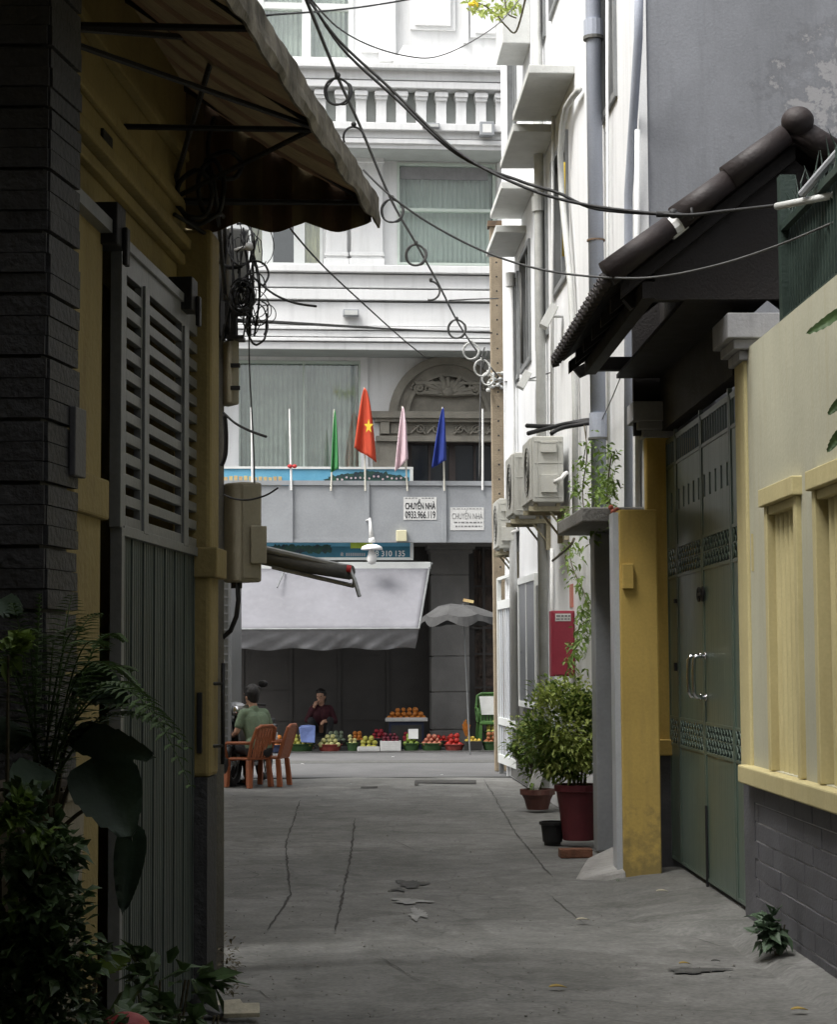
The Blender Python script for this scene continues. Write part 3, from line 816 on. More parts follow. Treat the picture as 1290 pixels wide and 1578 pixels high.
# flags on the fence
def flag(xb, xt, ytop, ymid_l, ymid_r, ybot, xl, xr, fm, lab, star=False, pole=True):
    d0 = OH + .045
    base = WF.uz(xb, 752, d0); top = WF.uz(xt, ytop, d0)
    t = thing('flag', lab, 'flag', WF.pt(base[0], base[1], d0), 'flags along the sheet fence')
    pm = MB(); pm.tube([WF.pt(base[0], base[1] - .05, d0), WF.pt(top[0], top[1], d0)], .016, 8, .012)
    pm.build('pole', MT['bamboo'], t)
    cl = MB(); cl.cur = 0
    # the cloth hangs from the pole in folds: outline given in pixels
    rows, cols = 20, 14
    grid = []
    for i in range(rows + 1):
        v = i / rows
        row = []
        for j in range(cols + 1):
            s_ = j / cols
            px = (xt + (xl - xt) * v ** .7) * (1 - s_) + (xt + (xr - xt) * v ** .5) * s_
            yb_ = (ymid_l + (ybot - ymid_l) * s_) if ybot > ymid_l else (ymid_l + (ybot - ymid_l) * s_)
            py = ytop + 1 + (yb_ - ytop) * v
            oo = d0 + .10 + .05 * math.sin(s_ * 9 + v * 2) * v + .025 * math.sin(s_ * 17) * v
            u, z = WF.uz(px, py, d0); row.append(WF.pt(u, z, oo))
        grid.append(row)
    for i in range(rows):
        for j in range(cols):
            cl.face([grid[i][j], grid[i + 1][j], grid[i + 1][j + 1], grid[i][j + 1]])
    c_ = cl.build('cloth', fm, t, smooth=True)
    sm = c_.modifiers.new('thick', 'SOLIDIFY'); sm.thickness = .004
    if star:
        sb = MB(); u, z = WF.uz(567, 659, d0)
        pts = []
        for k in range(10):
            a = math.pi / 2 + k * math.pi / 5; r_ = .135 if k % 2 == 0 else .055
            pts.append(WF.pt(u + math.cos(a) * r_ * .62, z + math.sin(a) * r_, d0 + .19))
        sb.slab(pts, .004)
        sb.build('star', MT['flag_yellow'], c_)
    return t
flag(510, 515, 631, 728, 0, 722, 509, 522, MT['flag_green'], 'narrow green flag hanging limp on its pole')['label'] = 'narrow green flag hanging limp on its pole'
flag(563, 561, 597, 690, 0, 712, 545, 580, MT['flag_red'], 'large red flag with a yellow star', star=True)
flag(628, 620, 626, 728, 0, 706, 607, 629, MT['flag_pink'], 'pale pink flag hanging limp on its pole')
flag(685, 682, 627, 722, 0, 708, 664, 688, MT['flag_blue'], 'dark blue flag hanging limp on its pole')
for (xb, xt, yt, lab) in ((389, 387, 628, 'bare white flagpole standing leftmost on the sheet fence'), (449, 446, 630, 'bare white flagpole with a small red bow at its foot'), (744, 744, 630, 'bare white flagpole beside the concrete pole, rightmost on the fence')):
    b0 = WF.uz(xb, 752, OH + .04); b1 = WF.uz(xt, yt, OH + .04)
    t = thing('flagpole', lab, 'flagpole', WF.pt(b0[0], b0[1], OH + .04), 'bare flagpoles')
    q = MB(); q.tube([WF.pt(b0[0], b0[1] - .04, OH + .04), WF.pt(b1[0], b1[1], OH + .04)], .02, 8, .016); q.build('pole', MT['white'], t)
    if xb == 449:
        q = MB(); u, z = WF.uz(450, 719, OH)
        for s_ in (-1, 1): q.ball(WF.pt(u + s_ * .04, z, OH + .06), .045, 8, 5, (1, .6, .8))
        q.build('bow', MT['cap_red'], t)

# lamp in front of the fence
OL = 1.8
u, z = WF.uz(573, 840, OL)
L = thing('lamp', 'white hanging lamp with round dish shade and bulb in front of the sheet fence', 'lamp', WF.pt(u, z, OL))
q = MB(); q.tube([WF.pt(WF.uz(570, 798, OL)[0], WF.uz(570, 798, OL)[1], OL), WF.pt(u, fz(832, OL), OL)], .012, 10, .05); q.lathe(WF.pt(u, fz(836, OL), OL), [(.05, 0), (.06, .03), (.04, .1)]); q.tube([WF.pt(WF.uz(570, 800, OL)[0], fz(800, OL), OL), WF.pt(WF.uz(566, 800, OL)[0], fz(800, OL), OH)], .014, 6); q.build('stem', MT['white'], L, smooth=True)
q = MB(); q.lathe(WF.pt(u, fz(845, OL), OL), [(.02, .075), (.09, .065), (.17, .03), (.19, -.02), (.185, -.025), (.15, .015), (.04, .04)], 26); q.build('shade', MT['white'], L, smooth=True)
q = MB(); q.lathe(WF.pt(u, fz(870, OL), OL), [(.02, 0), (.06, .02), (.085, .08), (.08, .15), (.045, .21), (.04, .27)], 18); q.build('bulb', MT['white'], L, smooth=True)

# shop awning of grey tarpaulin
A = thing('shop_awning', 'pale grey tarpaulin awning with hanging valance over the fruit stall', 'awning', WF.pt(fu(500, 1.2), 0, 0))
A_u0, A_u1 = fu(262, 1.2, 880), fu(662, 1.2, 880)
zt, zfr = fz(872, 1.25), fz(969, 2.6)
OF, OB = 2.6, 1.25
ub0, ub1 = WF.uz(262, 969, OF)[0], WF.uz(646, 969, OF)[0]
c = MB(); n = 40; m_ = 10; grid = []
for i in range(n + 1):
    s_ = i / n; row = []
    for j in range(m_ + 1):
        v = j / m_
        u = (A_u0 + (A_u1 - A_u0) * s_) * (1 - v) + (ub0 + (ub1 - ub0) * s_) * v
        sag = -.05 * math.sin(math.pi * v) + .010 * math.sin(s_ * 9 + v * 3) * v
        row.append(WF.pt(u, zt + (zfr - zt) * v + sag, OB + (OF - OB) * v))
    grid.append(row)
for i in range(n):
    for j in range(m_): c.face([grid[i][j], grid[i][j + 1], grid[i + 1][j + 1], grid[i + 1][j]])
cc = c.build('canopy', MT['tarp'], A, smooth=True); sm = cc.modifiers.new('t', 'SOLIDIFY'); sm.thickness = .005
c = MB(); grid = []
zlo = fz(1000, OF)
for i in range(121):
    s_ = i / 120; row = []
    for j in range(9):
        v = j / 8; u = ub0 + (ub1 - ub0) * s_ - .04 * v
        fold = .05 * v * math.sin(s_ * 60 + 8 * v + 2 * math.sin(s_ * 9)) + .04 * v * math.sin(s_ * 23 - v * 5)
        sagz = .02 * math.sin(s_ * 28)
        row.append(WF.pt(u, zfr + (zlo + sagz * 1.0 - zfr) * v, OF + fold - .25 * v))
    grid.append(row)
for i in range(120):
    for j in range(8): c.face([grid[i][j], grid[i][j + 1], grid[i + 1][j + 1], grid[i + 1][j]])
cc = c.build('valance', MT['tarp_grey'], A, smooth=True); sm = cc.modifiers.new('t', 'SOLIDIFY'); sm.thickness = .005
q = MB(); q.tube([WF.pt(A_u0, zt + .03, OB), WF.pt(A_u1 + .05, zt + .03, OB)], .03, 8)
q.tube([WF.pt(ub0, zfr, OF), WF.pt(ub1, zfr, OF)], .018, 8)
for uu, vv in ((A_u1, ub1), (A_u0, ub0)): q.tube([WF.pt(uu, zt, OB), WF.pt(vv, zfr, OF)], .018, 8); q.tube([WF.pt(vv, zfr, OF), WF.pt(vv, zfr - .1, .0)], .015, 8)
q.tube([WF.pt(WF.uz(427, 905, 1.9)[0], fz(905, 1.9), 1.93), WF.pt(WF.uz(438, 880, 1.4)[0], fz(880, 1.4), 1.42)], .012, 6)
q.build('frame', MT['grey_steel'], A)
q = MB(); u_a, u_b = fu(262, 1.3), fu(663, 1.3)
q.pb(WF, u_a, u_b, fz(877, 1.3), fz(866, 1.3), 1.17, 1.30)
q.build('head_box', MT['white_metal'], A, bevel=.01)

# ================================================================== WHITE HOUSE, RIGHT SIDE OF THE ALLEY
def wwd(px): return WW.uz(px, 900)[0]
HB = thing('white_house', 'white house on the right of the alley with window canopies, drainpipes and grey flank wall', 'house', (1.765, 15, 0))
UW = 11.75
wins = [(4.6, 6.0, 5.5, 7.0), (6.5, 7.7, 5.2, 6.85), (8.4, 9.6, 5.2, 6.7), (1.2, 2.1, 6.35, 8.4), (4.6, 6.0, 8.6, 10.4), (6.5, 7.7, 8.6, 10.4), (9.9, 11.0, 5.2, 6.6), (9.9, 11.0, 8.6, 10.4)]
q = MB(); holes_wall(q, WW, 0.003, UW, 0, 14, wins + [(.0, 1.1, 0, 2.55)], -.3, 0)
q.pb(WW, 0.003, UW, 0, 14, -1.9, -1.8)
q.pb(WW, UW - .02, UW + .06, 0, 14, -6, .04)
q.build('wall', MT['side_white'], HB)
q = MB(); X0_ = 1.765; q.bx(X0_, 10, 14.98, 15.25, 0, 14); q.build('flank_wall', MT['grey_wall'], HB)
def peel(m):
    nt = m.node_tree; N = nt.nodes.new; b = nt.nodes['Principled BSDF']
    tc = N('ShaderNodeTexCoord'); vd = N('ShaderNodeVectorMath'); vd.operation = 'DISTANCE'; vd.inputs[1].default_value = (1.55, 0, 6.0)
    nt.links.new(tc.outputs['Object'], vd.inputs[0])
    n = N('ShaderNodeTexNoise'); n.inputs['Scale'].default_value = 5; n.inputs['Detail'].default_value = 9; n.inputs['Roughness'].default_value = .7
    nt.links.new(tc.outputs['Object'], n.inputs['Vector'])
    mr = N('ShaderNodeMapRange'); mr.inputs['From Min'].default_value = .2; mr.inputs['From Max'].default_value = 1.1; mr.inputs['To Min'].default_value = .22; mr.inputs['To Max'].default_value = -.1
    nt.links.new(vd.outputs['Value'], mr.inputs['Value'])
    ad = N('ShaderNodeMath'); nt.links.new(n.outputs['Fac'], ad.inputs[0]); nt.links.new(mr.outputs[0], ad.inputs[1])
    for lo, hi, c in ((.58, .66, (.09, .09, .095, 1)), (.70, .74, (.42, .41, .40, 1))):
        r = N('ShaderNodeValToRGB'); r.color_ramp.elements[0].position = lo; r.color_ramp.elements[1].position = hi
        r.color_ramp.elements[1].color = (.35, .35, .35, 1)
        nt.links.new(ad.outputs[0], r.inputs['Fac'])
        x = N('ShaderNodeMix'); x.data_type = 'RGBA'; x.inputs['B'].default_value = c
        nt.links.new(r.outputs[0], x.inputs['Factor']); nt.links.new(b.inputs['Base Color'].links[0].from_socket, x.inputs['A']); nt.links.new(x.outputs['Result'], b.inputs['Base Color'])
peel(MT['grey_wall'])
q = MB(); q.bx(X0_ - .02, X0_ + .045, 14.965, 15.03, 2.7, 14); q.build('corner_bead', MT['white_trim'], HB)
q = MB(); q.bx(1.4, 10, 15.25, 26.4, 13.9, 14.1); q.build('roof', MT['grey_stone'], HB)
for (a, b, z0, z1) in wins:
    f = MB()
    f.pb(WW, a, a + .06, z0, z1, -.14, .03); f.pb(WW, b - .06, b, z0, z1, -.14, .03); f.pb(WW, a + .06, b - .06, z0, z0 + .06, -.14, .03); f.pb(WW, a + .06, b - .06, z1 - .06, z1, -.14, .03)
    f.pb(WW, (a + b) / 2 - .03, (a + b) / 2 + .03, z0 + .06, z1 - .06, -.12, .0)
    w_ = f.build('window', MT['grey_steel'], HB)
    f = MB(); f.pb(WW, a + .06, b - .06, z0 + .06, z1 - .06, -.09, -.08); f.build('pane', MT['dark_glass'], w_)
def canopy_slab(px_near, py, z, L, pr):
    u = WW.uz(px_near, py)[0]; z = P(px_near - 30, py + 8, WW.pt(u, 0, .25).y).z
    q = MB(); q.pb(WW, u, u + L, z, z + .09, 0, pr); q.build('window_canopy', MT['canopy'], HB, bevel=.01)
MT['canopy'] = mat('canopy', (.60, .61, .59), .85, .15, 3, .15, 40, streak=.35, sc=(.35, .35, .33))
canopy_slab(886, 105, 0, 1.75, .46); canopy_slab(856, 195, 0, 1.6, .46); canopy_slab(824, 283, 0, 1.6, .40); canopy_slab(811, 350, 0, 1.5, .38)
u = wwd(826); q = MB(); q.pb(WW, u, u + .9, 9.05, 9.9, 0, .34); q.build('bay_box', MT['canopy'], HB, bevel=.01)
def wpipe(name, pts, r, m, collars=(), parent=HB, n=12):
    q = MB(); q.tube(pts, r, n)
    o = q.build(name, m, parent, smooth=True)
    for c in collars:
        k = MB(); k.cyl((c[0].x, c[0].y, c[0].z - c[1] / 2), (c[0].x, c[0].y, c[0].z + c[1] / 2), r * c[2], n=14); k.build('collar', c[3] if len(c) > 3 else m, o)
    return o
def ww_px(px, py, off):
    u, z = WW.uz(px, py, off); return WW.pt(u, z, off)
pA = WW.uz(918, 300, .1)[0]
def vp(u, z, o): return WW.pt(u, z, o)
wpipe('drainpipe', [vp(pA, 2.6, .1), vp(pA, 14, .1)], .068, MT['pipe_grey'],
      [(vp(pA, WW.uz(918, 38, .1)[1], .1), .16, 1.28), (vp(pA, WW.uz(918, 52, .1)[1], .1), .03, 1.36, MT['ac_dark']), (vp(pA, WW.uz(918, 372, .1)[1], .1), .015, 1.2, MT['rust']),
       (vp(pA, WW.uz(918, 660, .1)[1], .1), .22, 1.15), (vp(pA, WW.uz(918, 680, .1)[1], .1), .02, 1.35, MT['ac_dark'])])
pB = WW.uz(831, 300, .08)[0]
wpipe('drainpipe', [vp(pB, .1, .08), vp(pB, 14, .08)], .056, MT['pvc'], [(vp(pB, WW.uz(831, 315, .08)[1], .08), .17, 1.45)])
pC = WW.uz(791, 600, .06)[0]
wpipe('drainpipe', [vp(pC, .8, .08), vp(pC, WW.uz(791, 425, .06)[1], .08)], .05, MT['pipe_white'], [(vp(pC, WW.uz(791, 428, .06)[1], .08), .18, 1.3)])
wpipe('waste_pipe', [ww_px(986, -60, .07), ww_px(984, 60, .07), ww_px(976, 190, .07), ww_px(969, 300, .07), ww_px(969, 420, .07), ww_px(969, 800, .07)], .035, MT['pipe_grey'])
wpipe('waste_pipe', [ww_px(983, 200, .05), ww_px(982, 420, .05), ww_px(984, 800, .05)], .022, MT['pipe_white'])
wpipe('waste_pipe', [ww_px(936, -60, .05), ww_px(937, 420, .05), ww_px(940, 800, .05)], .014, MT['pipe_white'])
wpipe('conduit', [ww_px(893, 138, .05), ww_px(884, 148, .06), ww_px(873, 165, .08), ww_px(867, 195, .1), ww_px(864, 240, .1), ww_px(866, 300, .09), ww_px(872, 360, .08), ww_px(879, 430, .06), ww_px(884, 520, .05), ww_px(887, 620, .05), ww_px(887, 810, .05)], .032, MT['pvc'])
wpipe('conduit', [ww_px(870, 250, .04), ww_px(869, 395, .04)], .016, MT['flag_yellow'])
wpipe('conduit', [ww_px(853, 160, .04), ww_px(851, 700, .04)], .02, MT['pipe_white'])
wpipe('conduit', [ww_px(803, 420, .04), ww_px(805, 560, .04)], .016, MT['ac_dark'])
wpipe('conduit', [ww_px(851, 845, .03), ww_px(851, 1060, .03)], .022, MT['pipe_white'])
for k in range(5): wpipe('service_wire', [ww_px(988 - k, 420, .03), ww_px(990 - k * 1.5, 600, .03), ww_px(989 - k, 800, .03)], .006, MT['pipe_grey'], n=5)
# pilaster beside the door and the little planter slab above
q = MB(); q.pb(WW, 1.12, 1.36, .02, 2.62, .0, .26); q.build('door_jamb', MT['side_white_dirty'] if 'side_white_dirty' in MT else MT['sheet'], HB, bevel=.01)
q = MB(); q.pb(WW, .02, 1.1, 0.02, 2.5, -.22, -.16); q.build('side_door_and_dark_backing', MT['dark_glass'], HB)
q = MB(); q.pb(WW, 7.4, 11.4, .02, 2.45, .004, .02); q.build('side_door_and_dark_backing', MT['ac_dark'], HB)  # dark panel added behind the slatted gate so its gaps read as shade
q = MB(); q.pb(WW, .0, 1.62, 2.64, 2.76, .003, .50); q.build('porch_slab', MT['concrete'], HB, bevel=.015)
# slanting white flaps near the windows
for (x, y, w_, h_) in ((846, 488, 12, 34), (808, 586, 9, 28)):
    a = ww_px(x, y, .15)
    t = thing('vent_flap', 'small tilted grey flap on the white wall, %s' % ('upper one, right of the thick drainpipe' if x == 846 else 'lower one, beside the concrete pole'), 'vent', a)
    q = MB(); q.cb(a, (.09, .2, h_ * .0075), Matrix.Rotation(R(28), 3, 'Y')); q.build('flap', MT['canopy'], t, bevel=.005)
    q = MB(); q.tube([a, a + WW.n * -.15], .012, 6); q.build('arm', MT['pvc'], t)

# air conditioners
def ac(px_wall, x_left, ytop, ybot, lab, L=.82):
    u = wwd(px_wall)
    d_ = WW.pt(u, 0).y
    z0, z1 = P(x_left + 30, ybot, d_).z, P(x_left + 30, ytop, d_).z
    # front edge position from the left pixel
    o1 = .1
    for _k in range(60):
        p_ = WW.pt(u, 2.5, o1); px = CX + FPX * (p_ - EYE).dot(R_) / (p_ - EYE).dot(F_)
        if px <= x_left: break
        o1 += .01
    o0 = max(.05, o1 - .33)
    t = thing('air_conditioner', lab, 'air conditioner', WW.pt(u + L / 2, z0, (o0 + o1) / 2), 'outdoor air conditioning units on the white wall')
    q = MB(); q.pb(WW, u, u + L, z0, z1, o0, o1 - .012); q.build('casing', MT['ac'], t, bevel=.012)
    q = MB(); q.pb(WW, u + .015, u + L - .015, z0 + .02, z1 - .015, o1 - .012, o1 + .012)
    q.build('front_panel', MT['ac'], t, bevel=.008)
    q = MB(); c_ = WW.pt(u + L * .4, (z0 + z1) / 2, o1 + .016)
    for rr in (.06, .11, .16, .21, .25):
        q.tube([c_ + WW.t * rr * math.cos(a * math.pi / 14) + Vector((0, 0, rr * math.sin(a * math.pi / 14))) for a in range(28)], .004, 4, closed=True)
    q.build('fan_grille', MT['ac_dark'], t)
    q = MB(); om = (o0 + o1) / 2
    for zz, hh in ((z1 - .09, .025), (z1 - .17, .10), (z0 + .10, .18)): q.pb(WW, u - .035, u - .001, zz, zz + hh, om - .09, om + .07)
    for zz in (z1 - .06, z1 - .28, z0 + .05): q.pb(WW, u - .006, u - .001, zz, zz + .012, o0 + .02, o1 - .03)
    for oo in (om - .12, om + .1): q.pb(WW, u - .006, u - .001, z0 + .03, z1 - .03, oo, oo + .012)
    q.build('valve_cover', MT['ac'], t, bevel=.006)
    q = MB(); q.tube([WW.pt(u - .02, z0 + .2, om - .06), WW.pt(u - .06, z0 + .24, om - .14), WW.pt(u - .06, z0 + .28, .06), WW.pt(u, z0 + .3, .03)], .022, 8); q.build('hose', MT['white'], t, smooth=True)
    for uu in (u + .08, u + L - .16):
        q = MB()
        q.pb(WW, uu, uu + .05, z0 - .085, z0 - .035, .0, o1 + .02); q.pb(WW, uu, uu + .05, z0 - .38, z0 - .085, .0, .05)
        q.tube([WW.pt(uu + .025, z0 - .30, .03), WW.pt(uu + .025, z0 - .08, .20)], .012, 6)
        q.pb(WW, uu, uu + .05, z0 - .034, z0 - .004, o0 + .03, o0 + .07); q.pb(WW, uu, uu + .05, z0 - .034, z0 - .004, o1 - .07, o1 - .03)
        q.build('bracket', MT['bracket'], t)
MT['bracket'] = mat('bracket', (.44, .40, .28), .7, .4, 8, .3, 50, streak=.5, sc=(.16, .12, .08))
ac(880, 821, 672, 774, 'nearest grey outdoor air conditioner unit on the white wall, largest in view')
ac(851, 793, 697, 794, 'middle air conditioner unit, partly hidden behind the nearest one')
ac(801, 769, 768, 845, 'lowest and farthest air conditioner unit, beside the concrete pole', .7)

# red wall box
u = wwd(886); z0 = WW.uz(886, 1042)[1]; z1 = WW.uz(886, 941)[1]
t = thing('wall_box', 'tall crimson metal box with a small label on the white wall above the bush', 'box', WW.pt(u + .1, z0, .12))
q = MB(); q.pb(WW, u, u + .2, z0, z1, .005, .24); q.build('casing', MT['red_box'], t, bevel=.008)
q = MB(); q.pb(WW, u - .012, u - .001, z0 + .015, z1 - .015, .02, .225); q.build('door', MT['red_box'], t, bevel=.004)
q = MB(); q.pb(WW, u - .016, u - .0125, z1 - .105, z1 - .03, .045, .20); q.build('label', MT['dirty_white'], t)
q = MB()
for k, (a, b) in enumerate(((.05, .07), (.08, .105), (.115, .14), (.15, .19))): q.pb(WW, u - .019, u - .0165, z1 - .062, z1 - .045, a, b); q.pb(WW, u - .019, u - .0165, z1 - .09, z1 - .078, a + .005, b + .004)
q.build('print', MT['ink_faint'], t)
q = MB(); uu = wwd(884); q.pb(WW, uu, uu + .28, WW.uz(882, 936)[1], WW.uz(882, 900)[1], 0, .006)
tag(q.build('sticker', MT['flag_pink'] if False else mat('sticker', (.62, .24, .18), .7, .3, 6)), 'small upright orange sticker on the white wall above the red box', 'sticker')

# open white metal gate leaf at the street corner
pa = Vector((1.123, 27.4, 0)); pb_ = Vector((1.355, 24.9, 0))
LG = Plane((pa.x, pa.y), (pb_.x - pa.x, pb_.y - pa.y), (-1, -.09)); LGL = (pb_ - pa).length
t = thing('slatted_gate', 'open white metal gate leaf of upright slats at the street end of the white wall', 'gate', (1.24, 26.1, 0))
q = MB()
for z0, z1 in ((.15, .27), (.68, .78), (2.28, 2.40)): q.pb(LG, 0.0, LGL, z0, z1, -.025, .025)
q.pb(LG, -.0, .05, .15, 2.72, -.03, .03); q.pb(LG, LGL - .05, LGL, .15, 2.72, -.03, .03); q.pb(LG, LGL * .55, LGL * .55 + .04, 2.4, 2.72, -.02, .02); q.pb(LG, .05, LGL - .05, 2.69, 2.73, -.02, .02)
q.build('frame', MT['white_metal'], t)
q = MB(); k = .1
while k < LGL - .08:
    q.pb(LG, k, k + .10, .27, 2.28, -.003, .004); k += .21
q.build('slats', MT['light_sheet'], t)
for k in (.1, LGL - .2): q = MB(); q.pb(LG, k, k + .08, .0, .15, -.03, .03); q.build('foot', MT['grey_steel'], t)
# framed shutter leaf standing out from the wall
sa = WW.pt(wwd(829), 0, 0.02); sb = P(800, 900, 24.6); sb.z = 0
SP = Plane((sb.x, sb.y), (sa.x - sb.x, sa.y - sb.y), (-1, -.3)); SL = (Vector((sa.x, sa.y, 0)) - sb).length
t = thing('shutter_leaf', 'narrow open shutter leaf with white frame and grey glass, between slatted gate and red box', 'shutter', (sb.x, sb.y, 1.0))
q = MB(); q.pb(SP, 0, SL, 1.0, 1.07, -.02, .02); q.pb(SP, 0, SL, 2.52, 2.6, -.02, .02); q.pb(SP, 0, .05, 1.07, 2.52, -.02, .02); q.pb(SP, SL - .05, SL, 1.07, 2.52, -.02, .02); q.pb(SP, SL * .45, SL * .45 + .03, 1.07, 2.52, -.015, .015); q.build('frame', MT['white_metal'], t)
q = MB(); q.pb(SP, .05, SL - .05, 1.07, 2.52, -.006, .006); q.build('panel', mat('smoked', (.16, .17, .18), .3, .3, 2), t)

# concrete utility pole
t = thing('utility_pole', 'tall tan concrete utility pole with a row of holes at the street corner', 'utility pole', (P(773, 1190, 27.9).x, 27.9, 0))
b0, b1 = P(775, 1190, 27.9), P(764, 350, 27.9)
q = MB(); wb, wt = .115, .092
q.hexa([(b0.x - wb, b0.y - wb, 0), (b0.x + wb, b0.y - wb, 0), (b0.x + wb, b0.y + wb, 0), (b0.x - wb, b0.y + wb, 0), (b1.x - wt, b1.y - wt, b1.z), (b1.x + wt, b1.y - wt, b1.z), (b1.x + wt, b1.y + wt, b1.z), (b1.x - wt, b1.y + wt, b1.z)])
q.build('shaft', MT['pole'], t, bevel=.015)
q = MB()
for k in range(34):
    z = .8 + k * .21; f_ = z / b1.z; x = b0.x + (b1.x - b0.x) * f_; ww_ = wb + (wt - wb) * f_
    if z < b1.z - .05: q.cyl((x, b0.y - ww_ - .002, z), (x, b0.y - ww_ + .02, z), .014, n=8)
q.build('holes', MT['ink'], t)
q = MB(); q.bx(b1.x - .12, b1.x + .12, b1.y - .12, b1.y + .12, b1.z - .01, b1.z + .07); q.build('cap', MT['rust'], t)
q = MB()
for k, z in enumerate((5.55, 5.6, 5.68, 5.5)):
    cx = b0.x + (b1.x - b0.x) * z / b1.z
    q.tube([(cx + .13 * math.cos(a * math.pi / 8), 27.9 + .13 * math.sin(a * math.pi / 8), z + .02 * math.sin(a * 2 + k)) for a in range(16)], .012, 5, closed=True)
for k in range(14): q.ball((b0.x - .08 + random.uniform(-.1, .12), 27.77 + random.uniform(-.04, .04), 5.55 + random.uniform(-.12, .18)), .03, 6, 4)
q.build('clamp', MT['pvc'], t)

# ================================================================== RIGHT HOUSE: garden wall, gate, little tiled roof
def wrx(px): return 6750.0 / (px - 570)
GW = thing('garden_wall', 'cream garden wall with yellow trim, fluted niches and grey brick base, right of the green gate', 'wall', (2.0, 9, 0))
ZW = 3.43
n1_, n2_, n3_ = (10.12, 10.94, .97, 2.44), (8.85, 9.75, .97, 2.43), (7.5, 8.4, .97, 2.43)
q = MB(); holes_wall(q, WR, -12, 11.56, .96, ZW, [n1_, n2_, n3_], -.22, 0); q.build('wall', MT['cream'], GW)
for (a, b, z0, z1) in (n1_, n2_, n3_):
    q = MB(); q.pb(WR, a - .0, a + .07, z0, z1, -.1, .03); q.pb(WR, b - .07, b, z0, z1, -.1, .03); q.pb(WR, a - .03, b + .03, z1, z1 + .1, -.02, .055); q.pb(WR, a + .07, b - .07, z1 - .05, z1, -.1, .02)
    f_ = q.build('niche_frame', MT['cream_trim'], GW, bevel=.006)
    q = MB(); k = a + .09; q.pb(WR, a, b, z0, z1, -.20, -.075)
    while k < b - .12:
        pts = [WR.pt(k + .05 + .052 * math.cos(x * math.pi / 6), z0, -.075 + .06 * math.sin(x * math.pi / 6)) for x in range(7)]
        for i in range(6): q.face([pts[i + 1], pts[i], pts[i] + Vector((0, 0, z1 - z0 - .05)), pts[i + 1] + Vector((0, 0, z1 - z0 - .05))])
        k += .118
    q.build('flutes', MT['cream_trim'], f_, smooth=True)
q = MB(); q.pb(WR, -12, 11.62, .86, .965, -.1, .075); q.build('ledge', MT['cream_trim'], GW, bevel=.01)
q = MB(); q.pb(WR, -12, 11.60, -.1, .86, -.2, -.003); q.build('mortar_base', MT['mortar'], GW)
q = MB(); rh = .108
for r_ in range(-1, 8):
    z = .855 - (r_ + 1) * rh
    k = 2.0 + (r_ % 2) * .2
    while k < 11.58:
        q.pb(WR, k, min(k + .392, 11.58), z + .004, z + rh - .004, -.02, random.uniform(.0, .005)); k += .40
q.build('brick_base', MT['brick_tile'], GW, bevel=.003)
MT['cap_grey'] = mat('cap_grey', (.36, .36, .37), .8, .25, 3, .2, 40, streak=.4)
# pillars with caps
for (a, b, o1, nm) in ((11.50, 11.80, .02, 'near'), (14.86, 14.99, .13, 'far')):
    q = MB(); q.pb(WR, a, b, .86, 3.4, -.25, o1); pl = q.build('pillar', MT['cream_trim'] if nm == 'near' else MT['yellow'], GW, bevel=.012)
    q = MB(); q.pb(WR, a - .01, b + .01, -.1, .86, -.25, o1 - .015); q.build('pillar_base', MT['brick_tile'], pl)
    q = MB(); zc = 3.36 if nm == 'near' else 3.28
    for i, (e, h0, h1) in enumerate(((.03, 0, .06), (.07, .06, .12), (.11, .12, .27))): q.pb(WR, a - e, b + e, zc + h0, zc + h1, -.28 - e, o1 + e)
    q.build('cap', MT['cap_grey'], pl, bevel=.006)
    if nm == 'far':
        q = MB(); q.pb(WR, a - .05, b, .86, .98, -.2, o1 + .05); q.build('ledge', MT['yellow'], pl, bevel=.008)
q = MB(); q.pb(WR, 11.40, 11.41, 2.1, 2.32, 0, .012); q.build('hook', MT['cream_trim'], GW)
# green fence on the wall
FN = thing('iron_fence', 'dark green fence of close upright bars on top of the cream wall', 'fence', WR.pt(6, ZW, -.1))
q = MB(); k = -2.0
while k < 10.75:
    q.pb(WR, k, k + .018, ZW, 4.05 + .06 * math.sin(k * 40), -.12, -.102)
    top = WR.pt(k + .009, 4.05 + .06 * math.sin(k * 40), -.11)
    q.tube([top, top + Vector((random.uniform(-.01, .01), 0, .06)), top + Vector((random.uniform(-.05, .05), random.uniform(-.03, .03), .15))], .009, 4, .001)
    k += .065
q.build('bars', MT['dark_green'], FN)
q = MB()
for z in (ZW + .02, 3.98): q.pb(WR, -2, 10.8, z, z + .04, -.098, -.06)
q.pb(WR, 10.76, 10.84, ZW, 4.3, -.15, -.06); q.pb(WR, 7.0, 7.06, ZW, 4.2, -.15, -.06)
q.build('rails', MT['dark_green'], FN)
q = MB(); q.pb(WR, -2, 10.76, ZW + .01, 4.0, -.20, -.18); q.build('backing_sheet', MT['dark_green'], FN)

